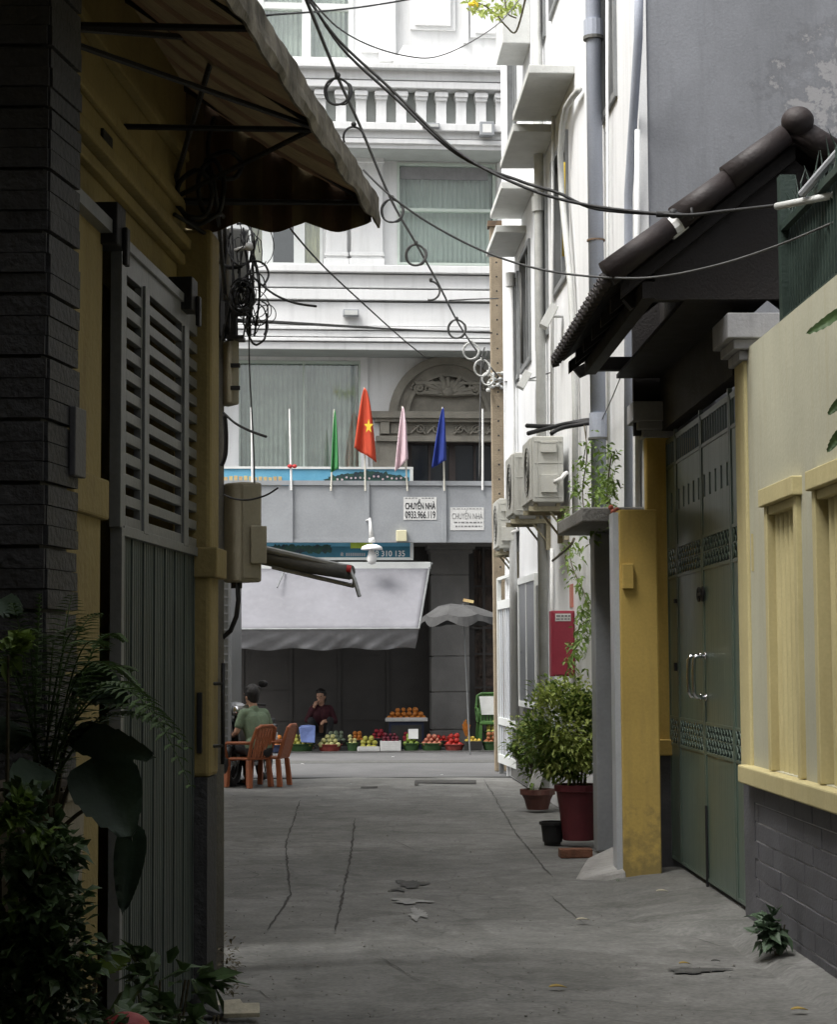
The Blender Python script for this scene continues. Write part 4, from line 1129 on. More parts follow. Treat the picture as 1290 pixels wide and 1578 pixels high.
# the gate
ZB, ZR = .09, 3.24
GT = thing('folding_gate', 'tall glossy green sheet metal double gate with lattice bands and chrome handles', 'gate', WR.pt(13.3, ZB, -.05))
dd = [14.88, 14.42, 13.32, 12.24, 11.80]
lat = MB(); bars = MB()
for i in range(4):
    b, a = dd[i] - .008, dd[i + 1] + .008
    hs_ = []
    n_s = 1 if i in (0, 3) else 5
    for s_ in range(n_s):
        c_ = a + (b - a) * (s_ + .5) / n_s
        hs_.append((c_ - .032, c_ + .032, 2.69, 2.84))
    hs_ += [(a + .05, b - .05, 2.22, 2.41), (a + .05, b - .05, .965, 1.14)]
    q = MB(); holes_wall(q, WR, a, b, ZB, 3.06, hs_, -.045, -.03)
    for e in (a, b - .035): q.pb(WR, e, e + .035, ZB, 3.30 if e == a else 3.24, -.05, -.022)
    for z in (ZB, .94, 1.14, 2.19, 2.41, 3.03): q.pb(WR, a + .035, b - .035, z, z + .022, -.05, -.024)
    lf = q.build('leaf_panel', MT['gate_green'], GT, bevel=.002)
    for (z0, z1) in ((2.22, 2.41), (.965, 1.14)):
        L_ = MB(); k = a + .05; st = (b - a - .1) / (3 if i in (0, 3) else 9); zh = (z0 + z1) / 2
        while k < b - .05 - .02:
            k2 = min(k + st, b - .05)
            for (p_, r_) in (((k, z0), (k2, zh)), ((k, zh), (k2, z0)), ((k, zh), (k2, z1)), ((k, z1), (k2, zh))):
                L_.tube([WR.pt(p_[0], p_[1], -.03), WR.pt(r_[0], r_[1], -.028)], .0062, 5)
            k += st
        L_.pb(WR, a + .05, b - .05, (z0 + z1) / 2 - .004, (z0 + z1) / 2 + .004, -.034, -.026)
        L_.build('lattice', MT['gate_green'], lf)
    T_ = MB(); k = a + .06
    while k < b - .05: T_.pb(WR, k, k + .012, 3.06, ZR, -.042, -.03); k += .095
    T_.pb(WR, a, b, ZR - .02, ZR + .02, -.046, -.026)
    T_.build('top_bars', MT['gate_green'], lf)
for (c_, s_) in ((13.42, 1), (13.20, 1)):
    q = MB()
    q.tube([WR.pt(c_, 1.33, -.02), WR.pt(c_, 1.335, .05), WR.pt(c_, 1.36, .062), WR.pt(c_, 1.47, .066), WR.pt(c_, 1.58, .062), WR.pt(c_, 1.605, .05), WR.pt(c_, 1.61, -.02)], .0145, 10)
    for z in (1.33, 1.61): q.tube([WR.pt(c_, z, -.022), WR.pt(c_, z, -.012)], .026, 12)
    q.build('handle', MT['chrome'], GT, smooth=True)
q = MB()
for c_ in (13.40, 13.25): q.tube([WR.pt(c_ + .045 * math.cos(a * math.pi / 8), 2.03 + .045 * math.sin(a * math.pi / 8), -.012) for a in range(16)], .009, 6, closed=True)
q.pb(WR, 13.26, 13.38, 2.02, 2.04, -.03, -.0); q.build('lock_ring', MT['black_metal'], GT)
q = MB(); q.tube([WR.pt(13.28, .02, -.02), WR.pt(13.28, .6, -.02)], .010, 6); q.pb(WR, 14.4, 14.46, 2.0, 2.03, -.03, -.0); q.pb(WR, 14.45, 14.48, 1.5, 1.56, -.03, -.0); q.build('drop_bolt', MT['black_metal'], GT)
# ramp up to the gate
q = MB(); pts = []
def wrp(w_, d, z): return Vector((w_ - .025 * d, d, z))
N_ = 14
for j in range(N_ + 1):
    d = 11.3 + (14.8 - 11.3) * j / N_
    for i, (w_, z) in enumerate(((1.62 + .05 * math.sin(j * 1.3), -.02), (1.75 + .05 * math.sin(j * 1.3), .012), (1.95, .035), (2.2, .055), (2.6, .06))): pts.append(wrp(w_, d, z if 0 < j < N_ else z - .1))
fs = [(j * 5 + i, (j) * 5 + i + 1, (j + 1) * 5 + i + 1, (j + 1) * 5 + i) for j in range(N_) for i in range(4)]
q.add(pts, fs); tag(q.build('entrance_ramp', MT['alley'], origin=(0, 0, 0), smooth=True), kind='structure')
# kerb of rough cement along the brick base
q = MB(); q.add([wrp(w_ + .015 * math.sin(j * 1.9), 2 + j * .4, z) for j in range(24) for (w_, z) in ((2.02, -.02), (2.12, .035), (2.26, .05))], [(j * 3 + i, j * 3 + i + 1, j * 3 + i + 4, j * 3 + i + 3) for j in range(23) for i in range(2)])
tag(q.build('kerb', MT['alley'], origin=(0, 0, 0), smooth=True), kind='structure')

# tiled roof over the gate
RF = thing('gate_roof', 'small dark brown tiled roof with round ridge ball over the green gate', 'roof', wrp(2.4, 12.9, 3.4))
def rp(w_, d, z): return wrp(w_, d, z)
RW_, RZ, EW, EZ, D0, D1 = 2.52, 4.66, 1.43, 3.80, 11.3, 14.55
def slope_pt(s_, d, up=0):              # s_ 0 at ridge, 1 at eave
    w_, z = RW_ + (EW - RW_) * s_, RZ + (EZ - RZ) * s_
    L_ = math.hypot(RW_ - EW, RZ - EZ); nx_, nz_ = -(RZ - EZ) / L_, (RW_ - EW) / L_
    return rp(w_ + nx_ * up, d, z + nz_ * up)
q = MB(); rows = 22; st = (D1 - D0) / rows; crs = 6
for r_ in range(rows):
    for c_ in range(crs):
        s0, s1 = c_ / crs, (c_ + 1) / crs + .02
        prev = None
        for k in range(9):
            a = k / 8; d = D0 + (r_ + a) * st
            h_ = .03 * math.sin(math.pi * a * 2) + .02
            cur = (slope_pt(s0, d, h_ + .0), slope_pt(s1, d, h_ + .022))
            if prev: q.face([prev[0], prev[1], cur[1], cur[0]])
            prev = cur
for r_ in range(rows):                  # tile ends at the eave
    c_ = slope_pt(1.015, D0 + (r_ + .25) * st, .03)
    q.tube([c_ + Vector((.02, 0, .0)), c_ - Vector((.03, 0, .012))], .034, 10, .036)
t_ = q.build('tiles', MT['roof_tile'], RF)
sm = t_.modifiers.new('t', 'SOLIDIFY'); sm.thickness = .014
q = MB()                                # back slope
for r_ in range(rows):
    prev = None
    for k in range(9):
        a = k / 8; d = D0 + (r_ + a) * st; h_ = .03 * math.sin(2 * math.pi * a) + .03
        cur = (rp(RW_, d, RZ + h_), rp(RW_ + 1.1, d, RZ - .87 + h_))
        if prev: q.face([prev[1], prev[0], cur[0], cur[1]])
        prev = cur
q.build('back_tiles', MT['roof_tile'], RF)
for name, s_a in (('rake_cap', 1),):
    segs = [(0.05, .36), (.34, .62), (.66, .70), (.70, .98)]
    for i, (a, b) in enumerate(((0.03, .34), (.33, .62), (.66, 1.0))):
        q = MB()
        c0, c1 = slope_pt(a, D0 - .02, .045), slope_pt(b, D0 - .02, .055)
        q.tube([c0, c1], .066, 18, .080)
        q.build(name, MT['roof_tile'], RF, smooth=True)
q = MB(); q.tube([slope_pt(.60, D0, .03), slope_pt(.68, D0, .03)], .06, 10); q.build('mortar', MT['dirty_white'], RF)
q = MB(); q.ball(slope_pt(-.04, D0 - .05, .06), .092, 20, 14, (1.05, 1, .95)); q.tube([slope_pt(-.02, D0 - .0, .05), rp(RW_ + .25, D0 - .02, RZ - .1)], .08, 14, .065); q.build('ridge_ball', MT['roof_tile'], RF, smooth=True)
q = MB(); q.tube([rp(RW_, D0, RZ + .05), rp(RW_, D1, RZ + .05)], .08, 14); q.build('ridge_cap', MT['roof_tile'], RF, smooth=True)
q = MB()                                # boarding, rafters, plates
q.slab([slope_pt(0, D0 + .06, -.0), slope_pt(.97, D0 + .06, -.0), slope_pt(.97, D1 - .03, -.0), slope_pt(0, D1 - .03, -.0)], .02)
for k in range(7):
    d = D0 + .08 + k * (D1 - D0 - .2) / 6
    a, b = slope_pt(0, d, -.03), slope_pt(.96, d, -.03)
    for (p_, r_) in ((a, b),):
        q.hexa([p_ + Vector((0, 0, -.09)), p_ + Vector((0, .06, -.09)), r_ + Vector((0, .06, -.09)), r_ + Vector((0, 0, -.09)), p_, p_ + Vector((0, .06, 0)), r_ + Vector((0, .06, 0)), r_])
q.hexa([rp(1.62, D0 + .1, 3.72), rp(1.70, D0 + .1, 3.72), rp(1.70, D1 - .05, 3.72), rp(1.62, D1 - .05, 3.72), rp(1.62, D0 + .1, 3.82), rp(1.70, D0 + .1, 3.82), rp(1.70, D1 - .05, 3.82), rp(1.62, D1 - .05, 3.82)])
q.build('rafters', MT['dark_wood'], RF)
q = MB(); q.hexa([rp(2.24, 11.9, 3.33), rp(2.34, 11.9, 3.33), rp(2.34, 14.9, 3.33), rp(2.24, 14.9, 3.33), rp(2.24, 11.9, 4.40), rp(2.34, 11.9, 4.48), rp(2.34, 14.9, 4.48), rp(2.24, 14.9, 4.40)])
q.build('header_board', MT['dark_wood'], RF)
for d_ in (D0 + .14, 14.86):  # dark boards added to fill the open gable ends with shade
    q = MB(); zl_ = 3.72 if d_ < 12 else 3.30
    if d_ < 12: pp_ = [(1.70, zl_), (3.3, zl_), (3.3, 3.95), (2.52, 4.58), (1.70, 3.98)]
    else: pp_ = [(2.03, zl_), (2.5, zl_), (2.5, 4.5), (2.03, 4.2)]
    A_ = [rp(a, d_, b) for a, b in pp_]; B_ = [rp(a, d_ + .05, b) for a, b in pp_]; n_ = len(pp_)
    q.add(A_ + B_, [tuple(range(n_)), tuple(reversed(range(n_, 2 * n_)))] + [(i, i + n_, (i + 1) % n_ + n_, (i + 1) % n_) for i in range(n_)])
    q.build('gable_shade_board', MT['dark_wood'], RF)
q = MB(); q.hexa([rp(1.9, D0 + .2, 3.74), rp(2.4, D0 + .2, 3.74), rp(2.4, D1 + .3, 3.74), rp(1.9, D1 + .3, 3.74), rp(1.9, D0 + .2, 3.77), rp(2.4, D0 + .2, 3.77), rp(2.4, D1 + .3, 3.77), rp(1.9, D1 + .3, 3.77)])
q.build('ceiling_board', MT['dark_wood'], RF)
for d in (11.72, 14.6):
    q = MB()
    pr_ = [(2.4, 3.87), (1.74, 3.87), (1.64, 3.83), (1.55, 3.78), (1.60, 3.72), (1.72, 3.77), (2.4, 3.77)]
    pr_ = pr_[::-1]
    A_ = [rp(a, d, b) for a, b in pr_]; B_ = [rp(a, d + .09, b) for a, b in pr_]; n_ = len(pr_)
    q.add(A_ + B_, [tuple(range(n_)), tuple(reversed(range(n_, 2 * n_)))] + [(i, i + n_, (i + 1) % n_ + n_, (i + 1) % n_) for i in range(n_)])
    q.build('bracket', MT['dark_wood'], RF)
def foot_dirt(m, h, c):
    nt = m.node_tree; N = nt.nodes.new; b = nt.nodes['Principled BSDF']
    tc = N('ShaderNodeTexCoord'); sp = N('ShaderNodeSeparateXYZ'); nt.links.new(tc.outputs['Object'], sp.inputs[0])
    n = N('ShaderNodeTexNoise'); n.inputs['Scale'].default_value = 7; n.inputs['Detail'].default_value = 9; n.inputs['Roughness'].default_value = .7
    nt.links.new(tc.outputs['Object'], n.inputs['Vector'])
    mr = N('ShaderNodeMapRange'); mr.inputs['From Max'].default_value = h; mr.inputs['To Min'].default_value = .22; mr.inputs['To Max'].default_value = -.16
    nt.links.new(sp.outputs['Z'], mr.inputs['Value'])
    ad = N('ShaderNodeMath'); nt.links.new(n.outputs['Fac'], ad.inputs[0]); nt.links.new(mr.outputs[0], ad.inputs[1])
    r = N('ShaderNodeValToRGB'); r.color_ramp.elements[0].position = .52; r.color_ramp.elements[1].position = .70; r.color_ramp.elements[1].color = (.7, .7, .7, 1)
    nt.links.new(ad.outputs[0], r.inputs['Fac'])
    x = N('ShaderNodeMix'); x.data_type = 'RGBA'; x.inputs['B'].default_value = (*c, 1)
    nt.links.new(r.outputs[0], x.inputs['Factor']); nt.links.new(b.inputs['Base Color'].links[0].from_socket, x.inputs['A']); nt.links.new(x.outputs['Result'], b.inputs['Base Color'])
MT['yellow_slab'] = mat('yellow_slab', (.66, .465, .13), .82, .22, 1.1, .10, 30, streak=.6, sc=(.36, .26, .09))
foot_dirt(MT['yellow_slab'], .9, (.20, .16, .07))
# porch wall between garden and white house (yellow block)
q = MB()
for (a, b, zb_, zt_) in ((1.822, 2.10, -.05, 2.68),):
    q.hexa([wrp(a, 14.2, zb_), wrp(b, 14.2, zb_), wrp(b, 14.42, zb_), wrp(a, 14.42, zb_), wrp(a, 14.2, zt_), wrp(b, 14.2, zt_), wrp(b, 14.42, zt_), wrp(a, 14.42, zt_)])
YB = q.build('boundary_wall', MT['yellow_slab'], origin=wrp(1.96, 14.3, 0), bevel=.01); tag(YB, 'short freestanding yellow wall slab between the green gate and the white house', 'wall')
q = MB(); q.hexa([wrp(1.78, 14.22, -.05), wrp(1.821, 14.22, -.05), wrp(1.821, 14.44, -.05), wrp(1.78, 14.44, -.05), wrp(1.78, 14.22, 2.66), wrp(1.821, 14.22, 2.66), wrp(1.821, 14.44, 2.66), wrp(1.78, 14.44, 2.66)]); q.build('edge_strip', MT['light_sheet'], YB)
q = MB(); q.hexa([wrp(1.84, 14.16, 2.10), wrp(1.92, 14.16, 2.10), wrp(1.92, 14.199, 2.10), wrp(1.84, 14.199, 2.10), wrp(1.84, 14.16, 2.28), wrp(1.92, 14.16, 2.28), wrp(1.92, 14.199, 2.28), wrp(1.84, 14.199, 2.28)]); q.build('switch_box', MT['yellow'], YB, bevel=.005)
# cement wedge at the side door
q = MB()
top = [G(*a) for a in ((884, 1352), (905, 1335), (935, 1330), (957, 1338))]
q.hexa([wrp(1.46, 14.26, -.04), wrp(1.84, 14.16, -.04), wrp(2.02, 15.8, -.04), wrp(1.62, 15.1, -.04), wrp(1.50, 14.30, .02), wrp(1.84, 14.19, .085), wrp(2.02, 15.8, .13), wrp(1.66, 15.05, .08)])
W_ = q.build('cement_wedge', mat('pale_cement', (.40, .39, .37), .85, .3, 5, .5, 30), bevel=.03); tag(W_, 'sloping block of pale cement at the foot of the yellow wall slab', 'ramp')

# ================================================================== LEFT HOUSE
LH = thing('yellow_house', 'dark yellow house on the left with gate opening and pilasters', 'house', (-1.2, 8, 0))
LW = Plane((-1.12, 9.2), (math.sin(R(3.9)), math.cos(R(3.9))), (math.cos(R(3.9)), -math.sin(R(3.9))))
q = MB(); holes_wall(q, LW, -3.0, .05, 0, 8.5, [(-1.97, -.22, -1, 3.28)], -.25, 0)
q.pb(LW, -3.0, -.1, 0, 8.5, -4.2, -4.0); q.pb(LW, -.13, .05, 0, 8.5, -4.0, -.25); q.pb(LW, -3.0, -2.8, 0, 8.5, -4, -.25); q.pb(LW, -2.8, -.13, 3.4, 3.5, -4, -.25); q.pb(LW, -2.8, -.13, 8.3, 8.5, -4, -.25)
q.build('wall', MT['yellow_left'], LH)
q = MB()
q.pb(LW, -2.5, -1.99, .0, 3.2, 0, .075); q.pb(LW, -2.5, -1.96, 2.12, 2.27, 0, .10); q.build('pilaster', MT['yellow_left'], LH, bevel=.01)
q = MB()
for z, o in ((3.45, .04), (3.52, .07), (3.72, .03), (3.95, .05), (4.02, .02)): q.pb(LW, -3, -.12, z, z + .05, 0, o)
q.build('moulding', MT['yellow_left'], LH, bevel=.008)
q = MB(); q.pb(LW, -.17, .06, 1.06, 3.62, -.1, .165); q.build('pillar', MT['yellow_left'], LH, bevel=.02)
q = MB(); q.pb(LW, -.19, .08, 1.98, 2.12, -.1, .20); q.build('pillar_band', MT['yellow_left'], LH, bevel=.008)
q = MB(); q.pb(LW, -.18, .07, 0, 1.06, -.1, .155); q.build('pillar_base', MT['slate'], LH)
q = MB()
for (x, y, w_, h_) in ((158, 236, .04, .20),): 
    u, z = LW.uz(x, y, .01); q.pb(LW, u, u + .16, z - h_ / 2, z + h_ / 2, 0, .012)
q.build('vent', MT['black_metal'], LH)
# slate clad pier
PX0, PD = -1.137, 5.9
PP = Plane((PX0, PD), (math.sin(R(8)), math.cos(R(8))), (math.cos(R(8)), -math.sin(R(8))))
PF = Plane((PX0, PD), (-1, 0), (0, -1))
PI = thing('stone_pier', 'dark split slate clad pier at the left edge of the alley', 'pier', (-1.3, 6.05, 0))
q = MB(); q.hexa([(-3.0, PD + .02, 0), (PX0 - .02, PD + .02, 0), (PX0 + .012, 6.2, 0), (-3.0, 6.22, 0), (-3.0, PD + .02, 7), (PX0 - .02, PD + .02, 7), (PX0 + .012, 6.2, 7), (-3.0, 6.22, 7)])
q.build('core', MT['slate_mortar'], PI)
q = MB(); k = 0; z = .01
while z < 6.9:
    for sub in range(3):
        h_ = .061 if sub < 2 else .062
        off = .0 + random.uniform(-.004, .004)
        q.pb(PF, .003 - off, 1.8, z + .002, z + h_ - .001, -.018, .006 + random.uniform(-.004, .006))
        q.pb(PP, .008, .30, z + .002, z + h_ - .001, -.018, .006 + random.uniform(-.003, .004))
        z += h_
    z += .010
q.build('cladding', MT['slate'], PI)
q = MB(); q.pb(PP, .20, .31, 2.18, 2.40, .008, .03); q.build('switch_plate', mat('plate', (.12, .12, .125), .5, .2), PI, bevel=.004)
# gate leaf
def wl_u(px): return WL.uz(px, 800)[0]
LGt = thing('louvred_gate', 'grey steel gate leaf with louvred top and ribbed lower sheet, on the left', 'gate', (-1.08, 8.4, 0))
ua, ub = wl_u(183), wl_u(311)
c1, c2, c3, c4, c5, c6 = [wl_u(x) for x in (193, 216, 226, 279, 287, 307)]
slots = []
z_top = WL.uz(200, 428)[1]; st = .0825
for k in range(12):
    z = z_top - k * st
    for (a, b) in ((c1, c2), (c3, c4), (c5, c6)): slots.append((a, b, z - .040, z))
zmid = WL.uz(250, 832)[1]
q = MB(); holes_wall(q, WL, ua, ub, zmid, 3.2, slots, -.03, 0)
q.pb(WL, ua - .0, ua + .05, .06, zmid, -.035, .012); q.pb(WL, ub - .05, ub, .06, zmid, -.035, .012)
q.pb(WL, ua - .02, ua + .035, zmid, 3.22, -.035, .01); q.pb(WL, ub - .03, ub + .01, zmid, 3.2, -.035, .01); q.pb(WL, ua, ub, 3.2, 3.24, -.035, .014)
q.pb(WL, c2 + .02, c3 - .02, zmid, 3.12, 0, .012); q.pb(WL, c4 + .01, c5 - .01, zmid, 3.1, 0, .012); q.pb(WL, ua + .05, ub - .05, zmid - .03, zmid + .01, -.03, .01)
q.build('louvre_panel', MT['grey_steel'], LGt, bevel=.002)
q = MB(); k = ua + .05; q.pb(WL, ua + .05, ub - .05, .06, zmid - .03, -.03, -.02)
i = 0
while k < ub - .07:
    q.pb(WL, k, k + .026, .06, zmid - .031, -.02, -.012 if i % 6 else -.006); k += .036; i += 1
q.build('ribbed_sheet', MT['rib_sheet'], LGt)
q = MB()
hu, hz = ub - .03, 0
z0, z1 = WL.uz(320, 1185, .1)[1], WL.uz(320, 1022, .1)[1]
q.tube([WL.pt(ub + .01, z0, .10), WL.pt(ub + .01, z1, .10)], .010, 8)
for y in (1055, 1155): 
    z = WL.uz(320, y, .1)[1]; q.tube([WL.pt(ub - .12, z, .02), WL.pt(ub + .01, z, .10)], .008, 8)
q.build('pull_bar', MT['black_metal'], LGt, smooth=True)
q = MB(); q.pb(WL, ub - .15, ub - .04, 1.17, 1.45, .006, .03); q.build('lock_box', MT['black_metal'], LGt, bevel=.004)
q = MB(); q.pb(WL, ub - .11, ub - .08, 1.22, 1.40, .03, .034); q.build('slot', MT['ink'], LGt)
q = MB(); q.pb(LW, -2.95, -1.74, 3.19, 3.24, .02, .12); tag(q.build('gate_track', MT['grey_steel']), 'horizontal steel rail running from the slate pier to the louvred gate', 'rail')
for (x, y, s_) in ((180, 350, .16), (294, 456, .15)):
    u, z = WL.uz(x, y, .03)
    q = MB(); q.pb(WL, u - .08, u + .06, z - s_ / 2, z + s_ / 2, -.06, .05); q.pb(WL, u + .0, u + .05, z - s_ * .9, z, .05, .07)
    tag(q.build('gate_roller', MT['black_metal'], bevel=.005), 'black roller box on top of the louvred gate, %s end' % ('near' if x == 180 else 'far'), 'roller', 'gate roller boxes')
# awning
AW = thing('canvas_awning', 'dirty yellow and orange striped canvas awning with scalloped edge overhanging the left gate', 'awning', (-.7, 7.5, 3.6))
def fp(d, z): return Vector((-.222 - (9.3 - d) * .1245, d, z))
def wp_(d, z): return Vector((-1.18 - (9.3 - d) * .075, d, z))
DA, DB = 4.6, 9.3
ZF, ZWL = 3.80, 4.42
if True:
    q = MB(); ns = 30
    for i in range(ns):
        q.cur = int(i % 3 == 2)
        d0, d1 = DA + (DB - DA) * i / ns, DA + (DB - DA) * (i + 1) / ns
        for j in range(8):
            v0, v1 = j / 8, (j + 1) / 8
            f = lambda d, v: wp_(d, ZWL).lerp(fp(d, ZF), v) - Vector((0, 0, .05 * math.sin(math.pi * v) ))
            q.face([f(d0, v0), f(d0, v1), f(d1, v1), f(d1, v0)])
    q.build('canopy', [MT['canvas'], MT['canvas_stripe']], AW)
for seg in range(1):
    q = MB(); n_ = 150
    for i in range(n_):
        d0, d1 = DA + (DB - DA) * i / n_, DA + (DB - DA) * (i + 1) / n_
        def low(d): return ZF - .10 - .025 * abs(math.sin(d * 5.5))
        def wob(d, k): return .004 * math.sin(d * 9 + k * 2) + .002 * math.sin(d * 31 + k)
        rows_ = [(0.03, ZF + .03), (.035, ZF - .03), (.04, ZF - .08), (.03, None)]
        for k in range(3):
            A0, A1 = rows_[k], rows_[k + 1]
            za0, za1 = (A0[1] if A0[1] else low(d0)), (A0[1] if A0[1] else low(d1))
            zb0, zb1 = (A1[1] if A1[1] else low(d0)), (A1[1] if A1[1] else low(d1))
            o0, o1 = Vector((A0[0] + wob(d0, k), 0, 0)), Vector((A0[0] + wob(d1, k), 0, 0)); p0, p1 = Vector((A1[0] + wob(d0, k + 1), 0, 0)), Vector((A1[0] + wob(d1, k + 1), 0, 0))
            q.face([fp(d0, za0) + o0, fp(d0, zb0) + p0, fp(d1, zb1) + p1, fp(d1, za1) + o1])
    o = q.build('valance', MT['old_canvas'], AW); sm = o.modifiers.new('t', 'SOLIDIFY'); sm.thickness = .012; sm.offset = 0
    q = MB(); q.tube([fp(DA, ZF + .01), fp(6, ZF - .0), fp(7, ZF + .01), fp(8, ZF), fp(DB, ZF + .01)], .035, 8); q.build('rolled_edge', MT['old_canvas'], AW, smooth=True)
q = MB(); n_ = 60                                            # far end panel and its scallops
if True:
    q = MB()
    for i in range(n_):
        q.cur = (i // 9) % 2
        s0, s1 = i / n_, (i + 1) / n_
        a0, a1 = wp_(DB, 0).lerp(fp(DB, 0), s0), wp_(DB, 0).lerp(fp(DB, 0), s1)
        def zt_(s_): return ZWL + (ZF - ZWL) * s_ - .05 * math.sin(math.pi * s_) + .005
        def zl_(s_): return ZF - .085 - .05 * abs(math.sin(s_ * 3 * math.pi))
        wv = lambda s_: Vector((0, .012 * math.sin(s_ * 40), 0))
        for (za, zb_, zc, zd) in ((zt_(s0), ZF, ZF, zt_(s1)), (ZF, zl_(s0), zl_(s1), ZF)):
            q.face([Vector((a0.x, a0.y, za)) + wv(s0), Vector((a0.x, a0.y, zb_)) + wv(s0), Vector((a1.x, a1.y, zc)) + wv(s1), Vector((a1.x, a1.y, zd)) + wv(s1)])
    o = q.build('end_panel', [MT['canvas'], MT['canvas_stripe']], AW); sm = o.modifiers.new('t', 'SOLIDIFY'); sm.thickness = .004
q = MB(); rt = .013
q.tube([wp_(DB - .04, ZF), fp(DB - .04, ZF)], rt, 6); q.tube([fp(DA, ZF - .02), fp(DB, ZF - .02)], rt, 6); q.tube([wp_(DA, ZWL - .03), wp_(DB, ZWL - .03)], rt, 6); q.tube([wp_(DA, ZF), wp_(DB, ZF)], rt, 6)
for d in (5.2, 6.6, 7.9, 9.2):
    q.tube([wp_(d, ZWL - .03), fp(d, ZF - .02)], rt, 6); q.tube([wp_(d, ZF), fp(d, ZF - .02)], rt, 6); q.tube([wp_(d, ZF), wp_(d, ZWL)], rt, 6)
q.tube([wp_(9.2, ZF), fp(7.9, ZF)], rt, 6); q.tube([wp_(6.6, ZF), fp(7.9, ZF - .02)], rt, 6); q.tube([wp_(9.2, ZF), wp_(7.9, ZWL).lerp(fp(7.9, ZF), .5)], rt, 6); q.tube([wp_(6.6, ZF), wp_(7.9, ZWL).lerp(fp(7.9, ZF), .4)], rt, 6)
q.build('frame', MT['black_metal'], AW)

# ================================================================== NEIGHBOURING BUILDINGS (mostly out of frame, some added to shade the alley)
def block(name, lab, pts, z1, m, cat='building'):
    q = MB(); n = len(pts)
    a = [Vector((x, y, -.1)) for x, y in pts]; b = [Vector((x, y, z1)) for x, y in pts]
    q.add(a + b, [tuple(reversed(range(n))), tuple(range(n, 2 * n))] + [(i, (i + 1) % n, (i + 1) % n + n, i + n) for i in range(n)])
    return tag(q.build(name, m), lab, cat)
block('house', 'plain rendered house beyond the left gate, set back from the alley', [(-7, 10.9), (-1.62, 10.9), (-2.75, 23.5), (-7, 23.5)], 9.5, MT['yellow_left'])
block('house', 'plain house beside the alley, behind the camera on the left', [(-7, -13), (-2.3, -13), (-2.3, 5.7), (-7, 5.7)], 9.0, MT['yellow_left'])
block('house', 'grey house in the garden behind the cream wall on the right', [(4.3, -13), (9, -13), (9, 14.6), (4.3, 14.6)], 9.0, MT['grey_wall'])
q = MB(); q.hexa([(-2.3, -13, 4.6), (2.2, -13, 4.6), (2.2, 3.6, 4.6), (-2.3, 3.6, 4.6), (-2.3, -13, 4.66), (2.2, -13, 4.66), (2.2, 3.6, 4.66), (-2.3, 3.6, 4.66)]); tag(q.build('shade_roof', MT['grey_steel']), 'unseen sheet metal roof added above and behind the camera to shade the alley', 'roof')  # out of view, added overhead to darken the near alley
block('house', 'added dark wall right behind the green gate, darkening its lattice openings', [(3.0, 10.9), (4.29, 10.9), (4.29, 14.6), (3.0, 14.6)], 3.6, MT['dark_stone'])  # added dark backing, keeps the openings of the gate dark
block('house', 'unseen grey house added behind the camera to block light from the alley', [(-7, -15), (9, -15), (9, -13.05), (-7, -13.05)], 9.0, MT['grey_wall'])  # out of view, added to block light from behind
# grey shuttered kiosk behind the seated person
K = thing('kiosk', 'grey metal kiosk wall at the left street corner behind the seated person', 'kiosk', (-3.4, 25.0, 0))
xk = P(355, 1100, 24.9).x
q = MB(); q.bx(-5.2, xk, 24.9, 26.4, 0, 2.62); q.build('shutter_wall', MT['grey_steel'], K)
q = MB()
for k in range(24): q.bx(-5.2, xk - .03, 24.885, 24.9, .1 + k * .104, .1 + k * .104 + .02)
q.bx(xk - .03, xk + .01, 24.87, 24.92, 0, 2.66); q.build('ribs', MT['sheet'], K)

# ================================================================== POLE WITH METER CABINETS, LEFT
UP = thing('utility_pole', 'dark round pole behind the yellow pillar, covered with cables', 'utility pole', (P(322, 1100, 10.3).x, 10.3, 0))
q = MB(); pc = P(322, 700, 10.3); q.tube([(pc.x, 10.3, 0), (pc.x + .0, 10.3, 7.5)], .085, 16, .07); q.build('shaft', MT['pole_grey'], UP, smooth=True)
def cab(name, x0, x1, y0, y1, xm, d, lab, mt_, door=None, boxy=True):
    # cabinet seen on its corner: corner edge at pixel xm
    zb, zt_ = P(xm, y1, d).z, P(xm, y0, d).z
    c = P(xm, (y0 + y1) / 2, d - .0); a = P(x0, (y0 + y1) / 2, d + .10); b = P(x1, (y0 + y1) / 2, d + .05)
    e = a + b - c; e.y = max(e.y, d + .12)
    t = thing(name, lab, 'electrical box', (c.x, c.y, zb))
    q = MB(); q.hexa([(c.x, c.y, zb), (b.x, b.y, zb), (e.x, e.y, zb), (a.x, a.y, zb), (c.x, c.y, zt_), (b.x, b.y, zt_), (e.x, e.y, zt_), (a.x, a.y, zt_)])
    q.build('casing', mt_, t, bevel=.012)
    return t, a, b, c, zb, zt_
t, a, b, c, zb, zt_ = cab('meter_cabinet', 343, 404, 742, 897, 371, 10.2, 'large beige meter cabinet, lowest of the boxes behind the yellow pillar', MT['box_beige'])
dirf = (b - c).normalized(); nf = Vector((dirf.y, -dirf.x, 0))
FPl = Plane((c.x, c.y), (dirf.x, dirf.y), (nf.x, nf.y)); Lf = (b - c).length
q = MB(); q.pb(FPl, .01, Lf - .02, zb + .02, zt_ - .02, .001, .008); q.build('door', MT['box_beige'], t, bevel=.003)
q = MB(); q.pb(FPl, Lf - .07, Lf + .015, P(400, 868, 10.2).z, P(400, 810, 10.2).z, .008, .03); q.build('lock_cover', MT['box_beige'], t, bevel=.004)
q = MB(); q.cyl((c.x - .03, c.y + .08, zb - .03), (c.x - .03, c.y + .08, zb), .03); q.build('gland', MT['black_metal'], t)
q = MB(); q.tube([P(366, 898, 10.25), P(367, 925, 10.25), P(364, 950, 10.25), P(355, 972, 10.27), P(340, 985, 10.3), P(330, 990, 10.3)], .013, 8); q.build('cable', MT['rubber'], t, smooth=True)
